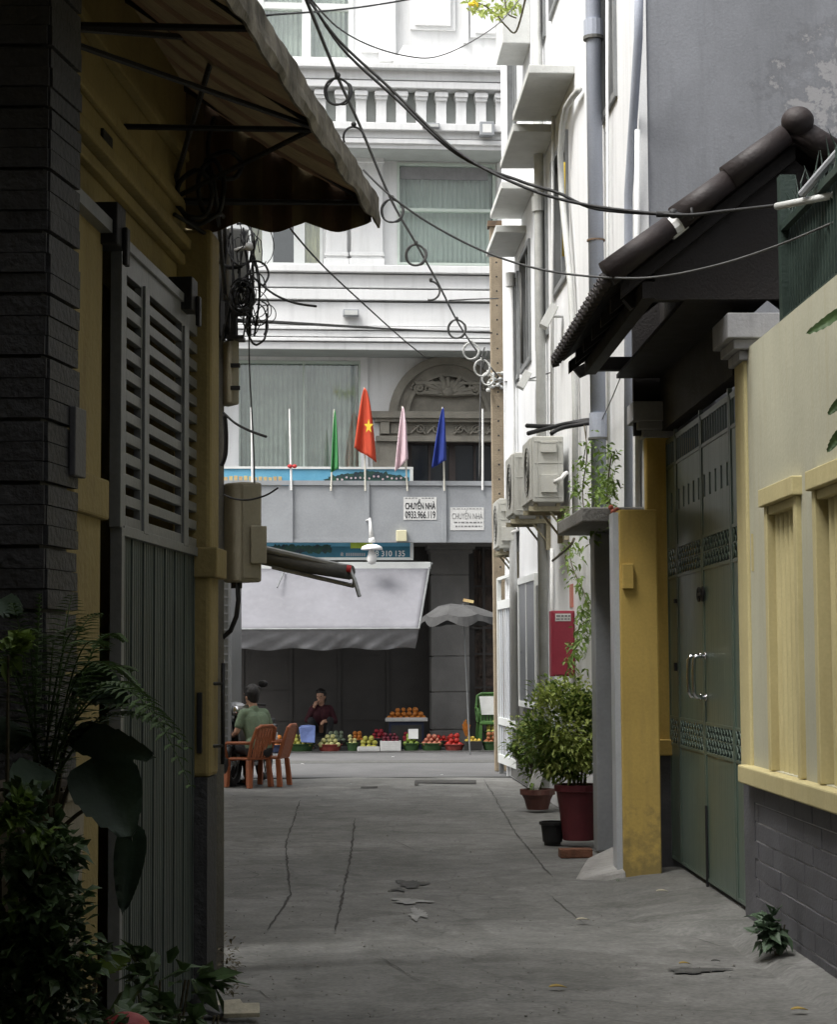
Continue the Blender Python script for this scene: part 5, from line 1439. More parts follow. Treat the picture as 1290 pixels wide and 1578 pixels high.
t, a, b, c, zb, zt_ = cab('meter_box', 340, 369, 522, 622, 357, 10.2, 'middle grey meter box with clasps behind the yellow pillar', MT['ac_dark'] if False else MT['box_beige'])
q = MB(); q.cb(((b.x + c.x) / 2, c.y + .0, (zb + zt_) / 2 + .03), (.05, .03, .02)); q.cb(((b.x + c.x) / 2, c.y, (zb + zt_) / 2 - .09), (.05, .03, .02)); q.cb(((b.x + c.x) / 2, c.y + .03, zt_ + .005), (.09, .12, .02)); q.build('clasp', MT['black_metal'], t)
t, a, b, c, zb, zt_ = cab('meter_box', 340, 384, 350, 462, 352, 10.25, 'upper grey meter box under the awning tangled in cables', MT['pipe_grey'] if False else mat('box_grey', (.36, .36, .34), .6, .3, 4, .1, 40, streak=.5))
q = MB(); q.ball(P(384, 380, 10.1), .024, 12, 8); q.tube([P(362, 386, 10.15), P(384, 380, 10.12)], .012, 6); q.build('insulator', MT['white'], t, smooth=True)
q = MB(); q.tube([P(352, 466, 10.25), P(352, 520, 10.25)], .05, 10); q.tube([P(345, 500, 10.2), P(344, 525, 10.2)], .012, 6); q.tube([P(358, 470, 10.2), P(356, 525, 10.2)], .012, 6); q.build('cable_trunk', MT['rubber'], t)

# ================================================================== CABLES
def smooth_pts(pts, sub=6):
    pts = [Vector(p) for p in pts]
    if len(pts) < 3: return pts
    out = []
    for i in range(len(pts) - 1):
        p0 = pts[max(i - 1, 0)]; p1 = pts[i]; p2 = pts[i + 1]; p3 = pts[min(i + 2, len(pts) - 1)]
        for k in range(sub):
            t = k / sub
            out.append(.5 * ((2 * p1) + (p2 - p0) * t + (2 * p0 - 5 * p1 + 4 * p2 - p3) * t * t + (3 * p1 - p0 - 3 * p2 + p3) * t ** 3))
    out.append(pts[-1])
    return out
def cable(lab, spans, r, m='rubber', group=None, name='cable', cat='cable'):
    q = MB()
    for s_ in spans:
        pp = [P(x, y, d) for (x, y, d) in s_]
        q.tube(smooth_pts(pp), r, 6)
    return tag(q.build(name, MT[m], smooth=True), lab, cat, group)
cable('thick twisted black cables sagging from top left across to the tiled roof', [
    [(468, -12, 12.5), (520, 60, 12.3), (600, 135, 12.0), (700, 230, 11.7), (800, 285, 11.4), (900, 315, 11.2), (1040, 331, 10.9), (1120, 325, 10.6), (1202, 316, 10.2)],
    [(470, -14, 12.6), (525, 72, 12.4), (610, 152, 12.1), (705, 238, 11.7), (805, 280, 11.5), (860, 297, 11.3), (920, 322, 11.2), (1040, 331, 10.95)]], .0095)
q = MB(); q.tube([P(1012, 330, 10.95), P(1040, 330, 10.95), P(1052, 333, 10.9)], .018, 8); q.ball(P(1038, 329, 10.95), .03, 8, 6); q.tube([P(1066, 320, 10.9), P(1068, 338, 10.9)], .008, 5)
tag(q.build('cable_joint', MT['rubber'], smooth=True), 'knotted cable joint on the thick cables above the tiled roof', 'joint')
ring_pts = [(468, -10, 11), (520, 118, 12.8), (553, 190, 14.5), (603, 308, 17), (641, 375, 19.5), (676, 438, 21.5), (703, 492, 23.5), (727, 530, 25), (745, 553, 26), (768, 580, 27.6)]
cable('thin cable strung with spare loops from top left down to the concrete pole', [ring_pts], .011, 'wire_grey')
for k, (x, y, d, rx) in enumerate(((520, 141, 12.8, 20), (545, 212, 14.5, 16), (604, 325, 17, 17), (641, 393, 19.5, 15.5), (664, 448, 21.5, 14), (704, 507, 23.5, 13.5), (726, 541, 25, 12), (743, 567, 26, 12), (752, 584, 27, 9))):
    q = MB(); c = P(x, y, d); r_ = rx * d / FPX
    arc = 28
    full = k not in (1, 5 - 1 + 0)
    rng_ = range(arc) if full else range(int(arc * .62))
    pts = []
    for a in rng_:
        an = 2 * math.pi * a / arc + (.0 if k != 4 else -1.9)
        pts.append(c + Vector((math.cos(an) * r_, .12 * r_ * math.sin(an * 2), math.sin(an) * r_ * 1.06)))
    q.tube(pts, .0085 if d < 18 else .012, 6, closed=full)
    if full: q.tube([p * 1.0 + Vector((.012, .01, .008 * math.sin(i))) for i, p in enumerate(pts)], .006, 5, closed=True)
    q.ball(c + Vector((0, 0, r_ * 1.06 + .02)), .022, 7, 5)
    names = ['largest grey cable loop, first from the top beside the awning', 'broken cable loop, second from the top, crossing the lower cornice', 'round cable loop beside the corner of the striped awning', 'round cable loop in front of the upper curtained window', 'half open cable loop in front of the plain white fascia', 'round cable loop in front of the ledge moulding left of the concrete pole',
             'upper of the small bright loops just above the arched doorway', 'lower small bright loop above the doorway, close to the pole', 'last small loop touching the concrete pole']
    tag(q.build('cable_loop', MT['wire_grey'] if k < 6 else MT['pvc'], smooth=True), names[k], 'cable loop', 'spare loops on the thin cable')
cable('dark cable from behind the awning corner sagging right to the tiled roof edge', [[(560, 262, 11.6), (600, 300, 11.5), (660, 343, 11.5), (740, 385, 11.5), (820, 412, 11.4), (900, 425, 11.3), (1000, 428, 11.1), (1100, 410, 10.7), (1200, 378, 10.3), (1310, 332, 9.6)]], .0065, 'wire_grey')
cable('thin cable along the top edge of the picture from the pole to the upper right', [[(400, 25, 10.4), (430, 22, 10.6), (500, 17, 12), (570, 9, 13), (660, -6, 14)]], .006)
cable('fine grey cable drooping in front of the third storey panels', [[(478, -2, 12), (520, 42, 13), (570, 70, 14), (625, 86, 15), (670, 88, 16), (720, 68, 17), (770, 35, 18.5), (800, 0, 19.5)]], .006, 'wire_grey')
cable('thin black wire slanting down in front of the lower ledge', [[(440, 340, 10.6), (455, 362, 11), (500, 412, 12), (560, 468, 13.5), (620, 522, 15), (655, 550, 16)]], .0055)
cable('almost level black cable from the meter boxes to the concrete pole', [[(366, 494, 10.3), (430, 497, 13), (520, 502, 17.5), (620, 508, 22), (700, 511, 25.5), (758, 513, 27.7)]], .012)
cable('cable from the concrete pole to the white wall', [[(768, 588, 27.7), (800, 587, 25), (840, 577, 22), (880, 563, 19.7), (910, 550, 18)]], .009, 'wire_grey')
cable('long grey wire hanging straight down past the curtained window', [[(383, 470, 10.2), (384, 560, 10.2), (388, 640, 10.2), (391, 700, 10.2), (392, 745, 10.2)]], .004, 'wire_grey')
cable('short cut black cable end pointing right, beside the upper meter box', [[(388, 425, 10.2), (402, 438, 10.1), (425, 455, 10.0), (455, 467, 9.9), (487, 472, 9.8)]], .0065)
cable('short cut black cable end pointing right, below the middle meter box', [[(344, 636, 10.2), (362, 652, 10.1), (385, 664, 10.0), (410, 673, 9.9)]], .007)
cable('black cable looping down from the middle meter box', [[(346, 640, 10.2), (348, 670, 10.2), (347, 700, 10.2), (341, 718, 10.2)]], .012)
cable('thin brown cable drooping over the front of the large meter cabinet', [[(344, 762, 10.05), (362, 769, 10.0), (385, 770, 9.95), (410, 763, 9.9), (428, 752, 9.85)]], .005)
cable('bundle of thick black cables tied to the big drainpipe', [[(812, 656, 17.0), (840, 657, 17.2), (870, 656, 17.3), (900, 648, 17.3), (926, 648, 17.25)], [(814, 668, 17.0), (845, 660, 17.2), (880, 652, 17.3), (924, 651, 17.2)], [(850, 668, 17.1), (865, 660, 17.2), (890, 655, 17.25), (922, 650, 17.2)], [(868, 655, 17.3), (890, 650, 17.3), (928, 647, 17.25)]], .020)
cable('thin wire from the big drainpipe past the tiled roof', [[(926, 652, 17), (945, 610, 16), (962, 568, 15.2)], [(904, 655, 17), (903, 690, 17.1), (896, 720, 17.2)]], .0045, 'wire_grey')
cable('two wires hanging in front of the arched doorway beside the pole', [[(747, 535, 27.3), (742, 560, 27.3), (740, 640, 27.3), (739, 740, 27.3)], [(752, 540, 27.3), (744, 570, 27.4)]], .010, 'wire_grey')
cable('thin horizontal wire from the loop cable to the concrete pole', [[(692, 463, 22.5), (730, 461, 25), (768, 460, 27.7)]], .009, 'wire_grey')
q = MB()
for (x, y, rx, ry, d) in ((300, 300, 27, 38, 9.0), (325, 290, 20, 45, 9.05), (345, 255, 28, 22, 9.1)):
    c = P(x, y, d); q.tube([c + Vector((math.cos(a * math.pi / 12) * rx * d / FPX, .02 * math.sin(a), math.sin(a * math.pi / 12) * ry * d / FPX)) for a in range(24)], .012, 6, closed=True)
for s_ in ([(262, 300, 9), (300, 345, 9), (340, 330, 9.1), (346, 360, 10), (345, 420, 10.2)], [(268, 330, 8.9), (300, 350, 9), (326, 370, 9.1), (335, 400, 9.6), (352, 412, 10.1), (372, 410, 10.1)], [(330, 180, 9.1), (320, 230, 9.1), (332, 300, 9.1), (340, 380, 9.5), (346, 450, 10.1)]):
    q.tube(smooth_pts([P(*x) for x in s_]), .011, 6)
tag(q.build('cable_coil', MT['rubber'], smooth=True), 'coiled thick black cables hanging under the striped awning', 'cable coil')
q = MB(); rr = random.Random(5)
for k in range(19):
    cx, cy = rr.gauss(386, 12), rr.gauss(440, 55)
    rx, ry = rr.uniform(6, 24), rr.uniform(10, 34)
    if cy > 520 or cy < 350: cy = 460
    ph = rr.random() * 6; e = rr.uniform(.45, 1.0)
    pts = [P(cx + math.cos(ph + a * .35) * rx + rr.uniform(-1, 1), cy + math.sin(ph + a * .35) * ry + rr.uniform(-1, 1), 10.15 + .08 * math.sin(a + k)) for a in range(int(18 * e))]
    q.tube(smooth_pts(pts, 3), rr.choice((.0025, .003, .004, .006)), 5)
for k in range(16):
    x = rr.uniform(345, 400); x2 = x + rr.uniform(-25, 20)
    q.tube(smooth_pts([P(x, rr.uniform(335, 380), 10.2), P((x + x2) / 2 + rr.uniform(-14, 14), 440, 10.1), P(x2, rr.uniform(480, 535), 10.2)], 5), rr.choice((.003, .0045, .006)), 5)
for k in range(16):
    c = P(372, 458, 10.1); a0 = rr.random() * 6; r1 = rr.uniform(.03, .10)
    q.tube([c + Vector((math.cos(a0 + a * .4) * r1 * .7, .02 * math.sin(a), math.sin(a0 + a * .4) * r1)) for a in range(14)], .006, 5)
tag(q.build('cable_tangle', MT['rubber'], smooth=True), 'messy tangle of thin and thick black cables around the meter boxes', 'cable tangle')
for (cx, cy, r_, l) in ((402, 478, 16, 'left'), (411, 484, 14, 'right')):
    q = MB(); c = P(cx, cy, 10.1); R2 = r_ * 10.1 / FPX
    q.tube([c + Vector((math.cos(a * math.pi / 14) * R2, .01 * math.sin(a), math.sin(a * math.pi / 14) * R2 * 1.05)) for a in range(28)], .0028, 5, closed=True)
    tag(q.build('wire_loop', MT['wire_grey'], smooth=True), 'thin wire loop beside the meter box tangle, %s one of the overlapping pair' % l, 'wire loop')
# white tube and slanting bar at the green fence
q = MB(); q.tube([P(1198, 318, 10.2), P(1300, 298, 9.7)], .020, 12); tag(q.build('plastic_tube', MT['pvc'], smooth=True), 'white plastic tube sheathing the cables in front of the green fence', 'tube')
q = MB(); q.tube([P(1236, 300, 9.95), P(1300, 226, 9.7)], .022, 8); tag(q.build('metal_bar', MT['sheet']), 'slanting pale metal bar in front of the green fence', 'bar')

# folded awning on the left above the stall
t = thing('rolled_awning', 'dark folded awning arm with a red end, sticking out over the alley from the left', 'awning', P(400, 860, 20))
q = MB(); a, b = P(395, 856, 20.2), P(540, 882, 19.4)
q.tube([a, a.lerp(b, .5) + Vector((0, 0, -.01)), b], .085, 12, .075); q.build('roll', MT['tarp_dark'] if 'tarp_dark' in MT else mat('tarp_dark', (.10, .10, .095), .7, .3, 5, .3, 30), t, smooth=True)
q = MB(); q.tube([P(395, 843, 20.1), P(538, 876, 19.4)], .035, 8); q.tube([P(420, 874, 20), P(545, 903, 19.4)], .022, 6); q.tube([P(538, 876, 19.4), P(546, 893, 19.35), P(554, 919, 19.3)], .022, 6); q.tube([P(545, 903, 19.4), P(546, 893, 19.35)], .02, 6); q.build('arm', MT['grey_steel'], t)
q = MB(); q.tube([P(534, 876, 19.36), P(541, 877, 19.36)], .035, 10); q.build('end_cap', MT['cap_red'], t)
q = MB(); q.bx(P(395, 850, 20).x - 1.1, P(395, 850, 20).x, 20.0, 20.3, P(395, 870, 20).z, P(395, 840, 20).z); q.build('mount', MT['grey_steel'], t)

# ================================================================== STREET STALL
# umbrella
d = 32.6; pk = P(690, 928, d)
t = thing('umbrella', 'low dark grey market umbrella between the awning and the white gate', 'umbrella', (pk.x + .25, d, 0))
q = MB(); nseg = 8; rim = []
cx = P(712, 960, d).x; zc = P(712, 952, d).z
for k in range(nseg * 6):
    a = 2 * math.pi * k / (nseg * 6); s_ = .05 * (1 - abs(math.cos(a * nseg / 2)))
    rim.append(Vector((cx + .68 * math.cos(a) * (1 - s_), d + .68 * math.sin(a) * (1 - s_), zc + s_ * 1.0)))
top = Vector((P(695, 926, d).x, d, P(700, 930, d).z))
N_ = len(rim)
drop = [Vector((v.x + (v.x - cx) * .03, v.y + (v.y - d) * .03, v.z - .13 - .03 * math.sin(i * .9))) for i, v in enumerate(rim)]
mid = [top.lerp(r_, .5) + Vector((0, 0, .05)) for r_ in rim]
q.add([top] + mid + rim + drop, [(1 + N_ + i, 1 + 2 * N_ + i, 1 + 2 * N_ + (i + 1) % N_, 1 + N_ + (i + 1) % N_) for i in range(N_)] + [(0, 1 + i, 1 + (i + 1) % N_) for i in range(N_)] + [(1 + i, 1 + N_ + i, 1 + N_ + (i + 1) % N_, 1 + (i + 1) % N_) for i in range(N_)])
o = q.build('canopy', mat('umbrella_cloth', (.07, .07, .069), .8, .3, 4, .3, 12, streak=.4), t, smooth=False); sm = o.modifiers.new('t', 'SOLIDIFY'); sm.thickness = .004
q = MB(); q.tube([(cx + .12, d, 0), (cx + .02, d, top.z)], .013, 8); q.build('pole', MT['grey_steel'], t)
q = MB()
for k in range(nseg): q.tube([(cx + .02, d, top.z - .1), rim[k * 6] + Vector((0, 0, -.01))], .006, 4)
for k in range(nseg * 6):
    pass
q.build('rib', MT['black_metal'], t)
q = MB(); q.cb(P(722, 926, 33.2), (.18, .1, .05), Matrix.Rotation(.2, 3, 'Y')); tag(q.build('paper_bundle', MT['sign_yellow']), 'crumpled yellowish paper bundle on top of the grey umbrella', 'bundle')

rf = random.Random(3)
fruit_proto = {}
def fruits(cx, d, z, w_, dp, h_, n, r_, m, lab, grp, sq=(1, 1, 1)):
    key = (m, r_, sq)
    if key not in fruit_proto:
        q = MB(); q.ball((0, 0, 0), r_, 9, 7, sq)
        o = q.build('fruit', MT[m], origin=(0, 0, 0), smooth=True); fruit_proto[key] = o; first = True
    else: first = False
    p_ = fruit_proto[key]
    cnt = 0; L = 0
    while cnt < n and L < 3:
        k = 1 - L * .17
        nx_ = max(2, int(w_ * k / (r_ * 1.95))); ny_ = max(1, int(dp * k / (r_ * 1.95)) - (L > 0))
        for j in range(ny_):
            for i in range(nx_):
                if cnt >= n: break
                x = cx + (i - (nx_ - 1) / 2) * r_ * 2.05 + rf.uniform(-.2, .2) * r_
                y = d + (j - (ny_ - 1) / 2) * r_ * 2.05 + rf.uniform(-.2, .2) * r_
                zz = z + r_ + L * r_ * 1.5 + rf.uniform(0, .25) * r_
                o = p_ if first else p_.copy()
                if not first: COL.objects.link(o)
                first = False
                o.location = (x, y, zz); o.scale = [rf.uniform(.82, 1.12)] * 2 + [rf.uniform(.75, 1.1)]; o.rotation_euler = (rf.uniform(-.6, .6), rf.uniform(-.6, .6), rf.uniform(0, 6))
                tag(o, lab, 'fruit', grp); cnt += 1
        L += 1
    return cnt
def basket(x0, x1, ybase, h_, d, m, lab, name='basket', cat='basket', z0=.02, flare=1.12, square=False, dp=None):
    a, b = P(x0, ybase, d), P(x1, ybase, d); w_ = b.x - a.x; cx = (a.x + b.x) / 2
    t = thing(name, lab, cat, (cx, d, z0), 'containers of fruit on the stall'); q = MB()
    dp = dp or w_ * .8
    if square:
        for (xa, xb, ya, yb, za, zb_) in ((cx - w_ / 2, cx + w_ / 2, d - dp / 2, d + dp / 2, z0, z0 + .012), (cx - w_ / 2, cx + w_ / 2, d - dp / 2, d - dp / 2 + .012, z0 + .012, z0 + h_), (cx - w_ / 2, cx + w_ / 2, d + dp / 2 - .012, d + dp / 2, z0 + .012, z0 + h_),
                                         (cx - w_ / 2, cx - w_ / 2 + .012, d - dp / 2 + .012, d + dp / 2 - .012, z0 + .012, z0 + h_), (cx + w_ / 2 - .012, cx + w_ / 2, d - dp / 2 + .012, d + dp / 2 - .012, z0 + .012, z0 + h_)): q.bx(xa, xb, ya, yb, za, zb_)
        q.build('body', MT[m], t, bevel=.004)
        q = MB()
        for k in range(5): q.bx(cx - w_ / 2 + .02, cx + w_ / 2 - .02, d - dp / 2 - .006, d - dp / 2 - .001, z0 + .02 + k * h_ / 5.4, z0 + .03 + k * h_ / 5.4)
        q.build('ribs', MT[m], t)
    else:
        r_ = w_ / 2; sy = dp / w_
        q.lathe((cx, d, z0), [(r_ / flare * .86, 0), (r_ / flare * .93, h_ * .3), (r_ / flare, h_ * .7), (r_, h_), (r_ * .95, h_), (r_ * .9 / flare, h_ * .6)], 22, 1, sy)
        q.build('body', MT[m], t)
        q = MB(); q.tube([(cx + r_ * math.cos(k * math.pi / 11), d + r_ * sy * math.sin(k * math.pi / 11), z0 + h_) for k in range(22)], .010, 5, closed=True); q.build('rim', MT[m], t)
    return cx, d, z0 + h_, w_, dp
def bf(x0, x1, h_, m, blab, fr, n, r_, flab, grp, d=33.8, sq=(1, 1, 1), square=False, z0=.02, hh=.12, dp=None, ybase=1157, name='basket', cat='basket'):
    cx, d, z, w_, dp = basket(x0, x1, ybase, h_, d, m, blab, square=square, z0=z0, dp=dp, name=name, cat=cat)
    fruits(cx, d, z - r_ * 1.1, w_ * .92, dp * .92, hh, n, r_, fr, flab, grp, sq)
bf(444, 485, .12, 'basket_green', 'wide green basket of yellow green fruit beside the orange chairs', 'f_mango', 22, .045, 'yellow green fruit heaped in the wide green basket beside the orange chairs', 'yellow green fruit by the chairs')
bf(489, 527, .11, 'basket_red', 'red basket of pale yellow fruit in front of the seller', 'f_pale', 20, .046, 'pale yellow fruit heaped in the red basket in front of the seller', 'pale fruit before the seller')
bf(534, 552, .13, 'basket_green', 'small bright green bowl between the red basket and the white tray', 'f_pale', 5, .04, 'pale fruit in the small bright green bowl', 'pale fruit in the small bowl')
bf(551, 585, .07, 'dirty_white', 'shallow whitish tray of greenish yellow fruit left of the white crate', 'f_mango', 20, .048, 'greenish yellow fruit on the shallow whitish tray', 'fruit on the whitish tray', square=True, name='tray', cat='tray')
bf(586, 618, .17, 'dirty_white', 'white ribbed plastic crate of dark purple fruit in the middle of the row', 'f_purple', 26, .035, 'dark purple fruit heaped in the white ribbed crate', 'purple fruit in the white crate', square=True, name='crate', cat='crate')
bf(620, 647, .12, 'basket_green', 'green basket of bright green fruit right of the white crate', 'f_green', 12, .045, 'bright green fruit in the basket right of the white crate', 'green fruit in the basket')
bf(648, 683, .12, 'basket_green', 'light green basket of pinkish fruit left of the red heap', 'f_pink', 20, .042, 'pinkish fruit in the basket left of the red heap', 'pinkish fruit in the basket')
bf(684, 716, .10, 'basket_red', 'basket almost hidden under the bright red fruit', 'f_red', 34, .048, 'bright red fruit in the tallest red heap', 'bright red fruit heap', hh=.25)
bf(716, 743, .16, 'basket_dark', 'dark crate of yellow fruit left of the last green basket', 'f_yellow', 14, .035, 'yellow fruit in the dark crate', 'yellow fruit in the dark crate', square=True, name='crate', cat='crate')
bf(743, 772, .14, 'basket_green', 'green basket of apples at the right end of the row, below the green chair', 'f_apple', 12, .045, 'reddish apple in the basket at the right end of the row', 'apples at the right end')
bf(745, 770, .12, 'basket_green', 'raised green basket of green apples behind the last basket', 'f_mango', 10, .045, 'green apple in the raised basket at the right end', 'green apples at the right end', d=34.35, z0=.20)
# second row
for (x0, x1, fr, n, lab, bl, z0, mt_) in ((500, 536, 'f_grey', 26, 'grey green vegetable heaped behind the red basket', 'dark basket of grey green vegetables behind the red basket', .14, 'basket_dark'),
                                  (538, 564, 'f_orange', 22, 'orange fruit heaped behind the small green bowl', 'dark basket of orange fruit behind the small green bowl', .14, 'basket_dark'),
                                  (569, 600, 'f_crimson', 30, 'crimson fruit heaped behind the white crate', 'dark basket of crimson fruit behind the white crate', .17, 'basket_dark'),
                                  (652, 700, 'f_red', 32, 'red fruit in the low heap behind the pinkish fruit', 'dark basket of red fruit behind the pinkish fruit', .12, 'basket_dark'),
                                  (617, 640, 'f_crimson', 8, 'crimson fruit under the raised box of oranges', 'dark basket of crimson fruit below the raised oranges', .12, 'basket_dark')):
    bf(x0, x1, .10, mt_, bl, fr, n, .042, lab, lab, d=34.3, z0=z0 - .06, hh=.22)
bf(412, 440, .12, 'navy', 'dark blue basket of orange fruit behind the orange chair back', 'f_orange', 14, .045, 'orange fruit in the dark blue basket behind the chair', 'orange fruit behind the chair', d=33.5)
# raised box with oranges
a, b = P(598, 1138, 34.5), P(656, 1138, 34.5)
t = thing('stand', 'dark navy box stand carrying the tray of oranges', 'stand', ((a.x + b.x) / 2, 34.5, .02))
q = MB(); q.bx(a.x + .02, b.x - .03, 34.35, 34.75, .02, .50); q.build('box', MT['navy'], t, bevel=.01)
q = MB(); q.bx(a.x + .06, b.x - .07, 34.34, 34.349, .10, .44); q.build('panel', MT['basket_dark'], t)
bf(594, 659, .05, 'dirty_white', 'white tray of oranges on the navy stand', 'f_orange', 60, .048, 'orange piled on the raised white tray', 'oranges on the raised tray', d=34.5, z0=.505, square=True, dp=.42, hh=.2, ybase=1110, name='tray', cat='tray')
q = MB(); c = P(637, 1131, 33.75); q.cb(c, (.17, .02, .17), Matrix.Rotation(-.2, 3, 'X')); tag(q.build('price_card', MT['white']), 'blank white card standing among the baskets', 'card')
q = MB(); c = P(719, 1122, 34.2)
for k in range(14): q.tube([c + Vector((0, 0, -.14)), c + Vector((rf.uniform(-.07, .07), rf.uniform(-.03, .03), rf.uniform(0, .16)))], .022, 6, .012)
tag(q.build('fruit_bunch', MT['f_orange']), 'upright orange bunch behind the dark crate of yellow fruit', 'fruit')
q = MB(); bc = P(474, 1130, 33.6)
q.hexa([(bc.x - .11, 33.52, .18), (bc.x + .13, 33.5, .17), (bc.x + .12, 33.7, .18), (bc.x - .12, 33.72, .19), (bc.x - .15, 33.5, .44), (bc.x + .14, 33.52, .47), (bc.x + .12, 33.68, .45), (bc.x - .13, 33.7, .47)])
q.ball((bc.x, 33.6, .45), .12, 12, 8, (1.05, .7, .25))
tag(q.build('plastic_bag', MT['blue_bag'], bevel=.03), 'light blue plastic bag standing in front of the seller', 'bag')

# plastic chairs
def make_chair(m, lab):
    t = thing('plastic_chair', lab, 'chair', (0, 0, 0))
    # faces -X; seat height .36
    q = MB(); q.bx(-.21, .19, -.20, .20, .345, .372); q.bx(-.22, -.20, -.2, .2, .325, .36); q.build('seat', MT[m], t, bevel=.01)
    for sy in (-1, 1):
        q = MB(); q.hexa([(-.23, sy * .20 - .028, 0), (-.165, sy * .20 - .028, 0), (-.165, sy * .20 + .028, 0), (-.23, sy * .20 + .028, 0), (-.21, sy * .18 - .022, .345), (-.15, sy * .18 - .022, .345), (-.15, sy * .18 + .022, .345), (-.21, sy * .18 + .022, .345)]); q.build('leg', MT[m], t, bevel=.006)
        q = MB(); q.hexa([(.17, sy * .20 - .028, 0), (.235, sy * .20 - .028, 0), (.235, sy * .20 + .028, 0), (.17, sy * .20 + .028, 0), (.14, sy * .18 - .022, .345), (.20, sy * .18 - .022, .345), (.20, sy * .18 + .022, .345), (.14, sy * .18 + .022, .345)]); q.build('leg', MT[m], t, bevel=.006)
        q = MB(); q.tube([(-.18, sy * .20, .36), (-.20, sy * .225, .52), (-.16, sy * .23, .555), (.05, sy * .23, .56), (.22, sy * .20, .56)], .020, 8); q.build('armrest', MT[m], t, smooth=True)
    q = MB()
    q.tube([(.18, -.19, .36), (.24, -.2, .56), (.30, -.17, .74), (.31, -.1, .77), (.31, .1, .77), (.30, .17, .74), (.24, .2, .56), (.18, .19, .36)], .022, 8)
    for k in range(6):
        y = -.13 + k * .052; q.hexa([(.185, y - .017, .372), (.20, y - .017, .372), (.20, y + .017, .372), (.185, y + .017, .372), (.30, y - .017, .75), (.315, y - .017, .75), (.315, y + .017, .75), (.30, y + .017, .75)])
    for z in (.45, .60): x = .185 + (z - .372) * .305; q.bx(x + .002, x + .014, -.15, .15, z, z + .03)
    q.build('backrest', MT[m], t, smooth=False)
    return t
ch = make_chair('orange_plastic', 'orange plastic armchair that the person in green sits on')
c1_ = G(381, 1214); ch.location = (c1_.x, c1_.y + .15, 0); ch.rotation_euler = (0, 0, R(-38))
ch2 = copy_tree(ch); c2_ = G(414, 1212); ch2.location = (c2_.x, c2_.y + .15, 0); ch2.rotation_euler = (0, 0, R(-14)); ch2['label'] = 'empty orange plastic armchair to the right of the seated person'
for c_ in (ch, ch2): c_['group'] = 'orange plastic chairs'
ch3 = make_chair('green_plastic', 'bright green plastic armchair with pale perforated back behind the fruit')
c3_ = P(757, 1150, 34.4)
q = MB(); q.hexa([(.165, -.12, .46), (.17, -.12, .46), (.17, .12, .46), (.165, .12, .46), (.245, -.145, .73), (.25, -.145, .73), (.25, .145, .73), (.245, .145, .73)]); q.build('back_panel', MT['dirty_white'], ch3)
ch3.location = (c3_.x, 34.5, .05); ch3.rotation_euler = (0, 0, R(96)); ch3.scale = (1.12, 1.12, 1.2)

# ------------------------------------------------------------------ people
def capsule(mb, p0, p1, r0, r1, n=14):
    mb.tube([p0, p1], r0, n, r1); mb.ball(p0, r0, n, 9); mb.ball(p1, r1, n, 9)
def remeshed(mb, name, m, parent, vox=.012, smooth=4):
    o = mb.build('tmp', m, parent)
    md = o.modifiers.new('r', 'REMESH'); md.mode = 'VOXEL'; md.voxel_size = vox
    sm = o.modifiers.new('s', 'SMOOTH'); sm.iterations = smooth; sm.factor = .5
    dg = bpy.context.evaluated_depsgraph_get()
    me = bpy.data.meshes.new_from_object(o.evaluated_get(dg)); me.name = name
    loc = o.location.copy(); bpy.data.objects.remove(o)
    me.materials.clear()
    for x in (m if isinstance(m, list) else [m]): me.materials.append(x)
    me.polygons.foreach_set('use_smooth', [True] * len(me.polygons))
    r_ = bpy.data.objects.new(name, me); COL.objects.link(r_); r_.parent = parent; r_.location = loc
    return r_
def hand(mb, wr, fd, up, s_=1.0, curl=.5, side=1):
    fd = Vector(fd).normalized(); up = Vector(up); sd_ = fd.cross(up).normalized() * side; up = sd_.cross(fd).normalized() * side
    for k in range(3): mb.ball(wr + fd * (.03 + .022 * k), .034, 10, 7, (1, 1, 1))
    mb.ball(wr + fd * .055 + sd_ * .02, .03, 8, 6); mb.ball(wr + fd * .055 - sd_ * .02, .03, 8, 6)
    for k, L in enumerate((.068, .078, .073, .058)):
        b = wr + fd * .085 + sd_ * (-.031 + .0205 * k)
        j1 = b + (fd * math.cos(curl * .6) - up * math.sin(curl * .6)) * L * .5
        j2 = j1 + (fd * math.cos(curl * 1.5) - up * math.sin(curl * 1.5)) * L * .5
        capsule(mb, b, j1, .0105, .0095, 8); capsule(mb, j1, j2, .0095, .008, 8)
    b = wr + fd * .035 - sd_ * .032; j = b - sd_ * .03 + fd * .025 - up * .01
    capsule(mb, b, j, .014, .011, 8); capsule(mb, j, j + fd * .03 - sd_ * .004, .011, .0095, 8)
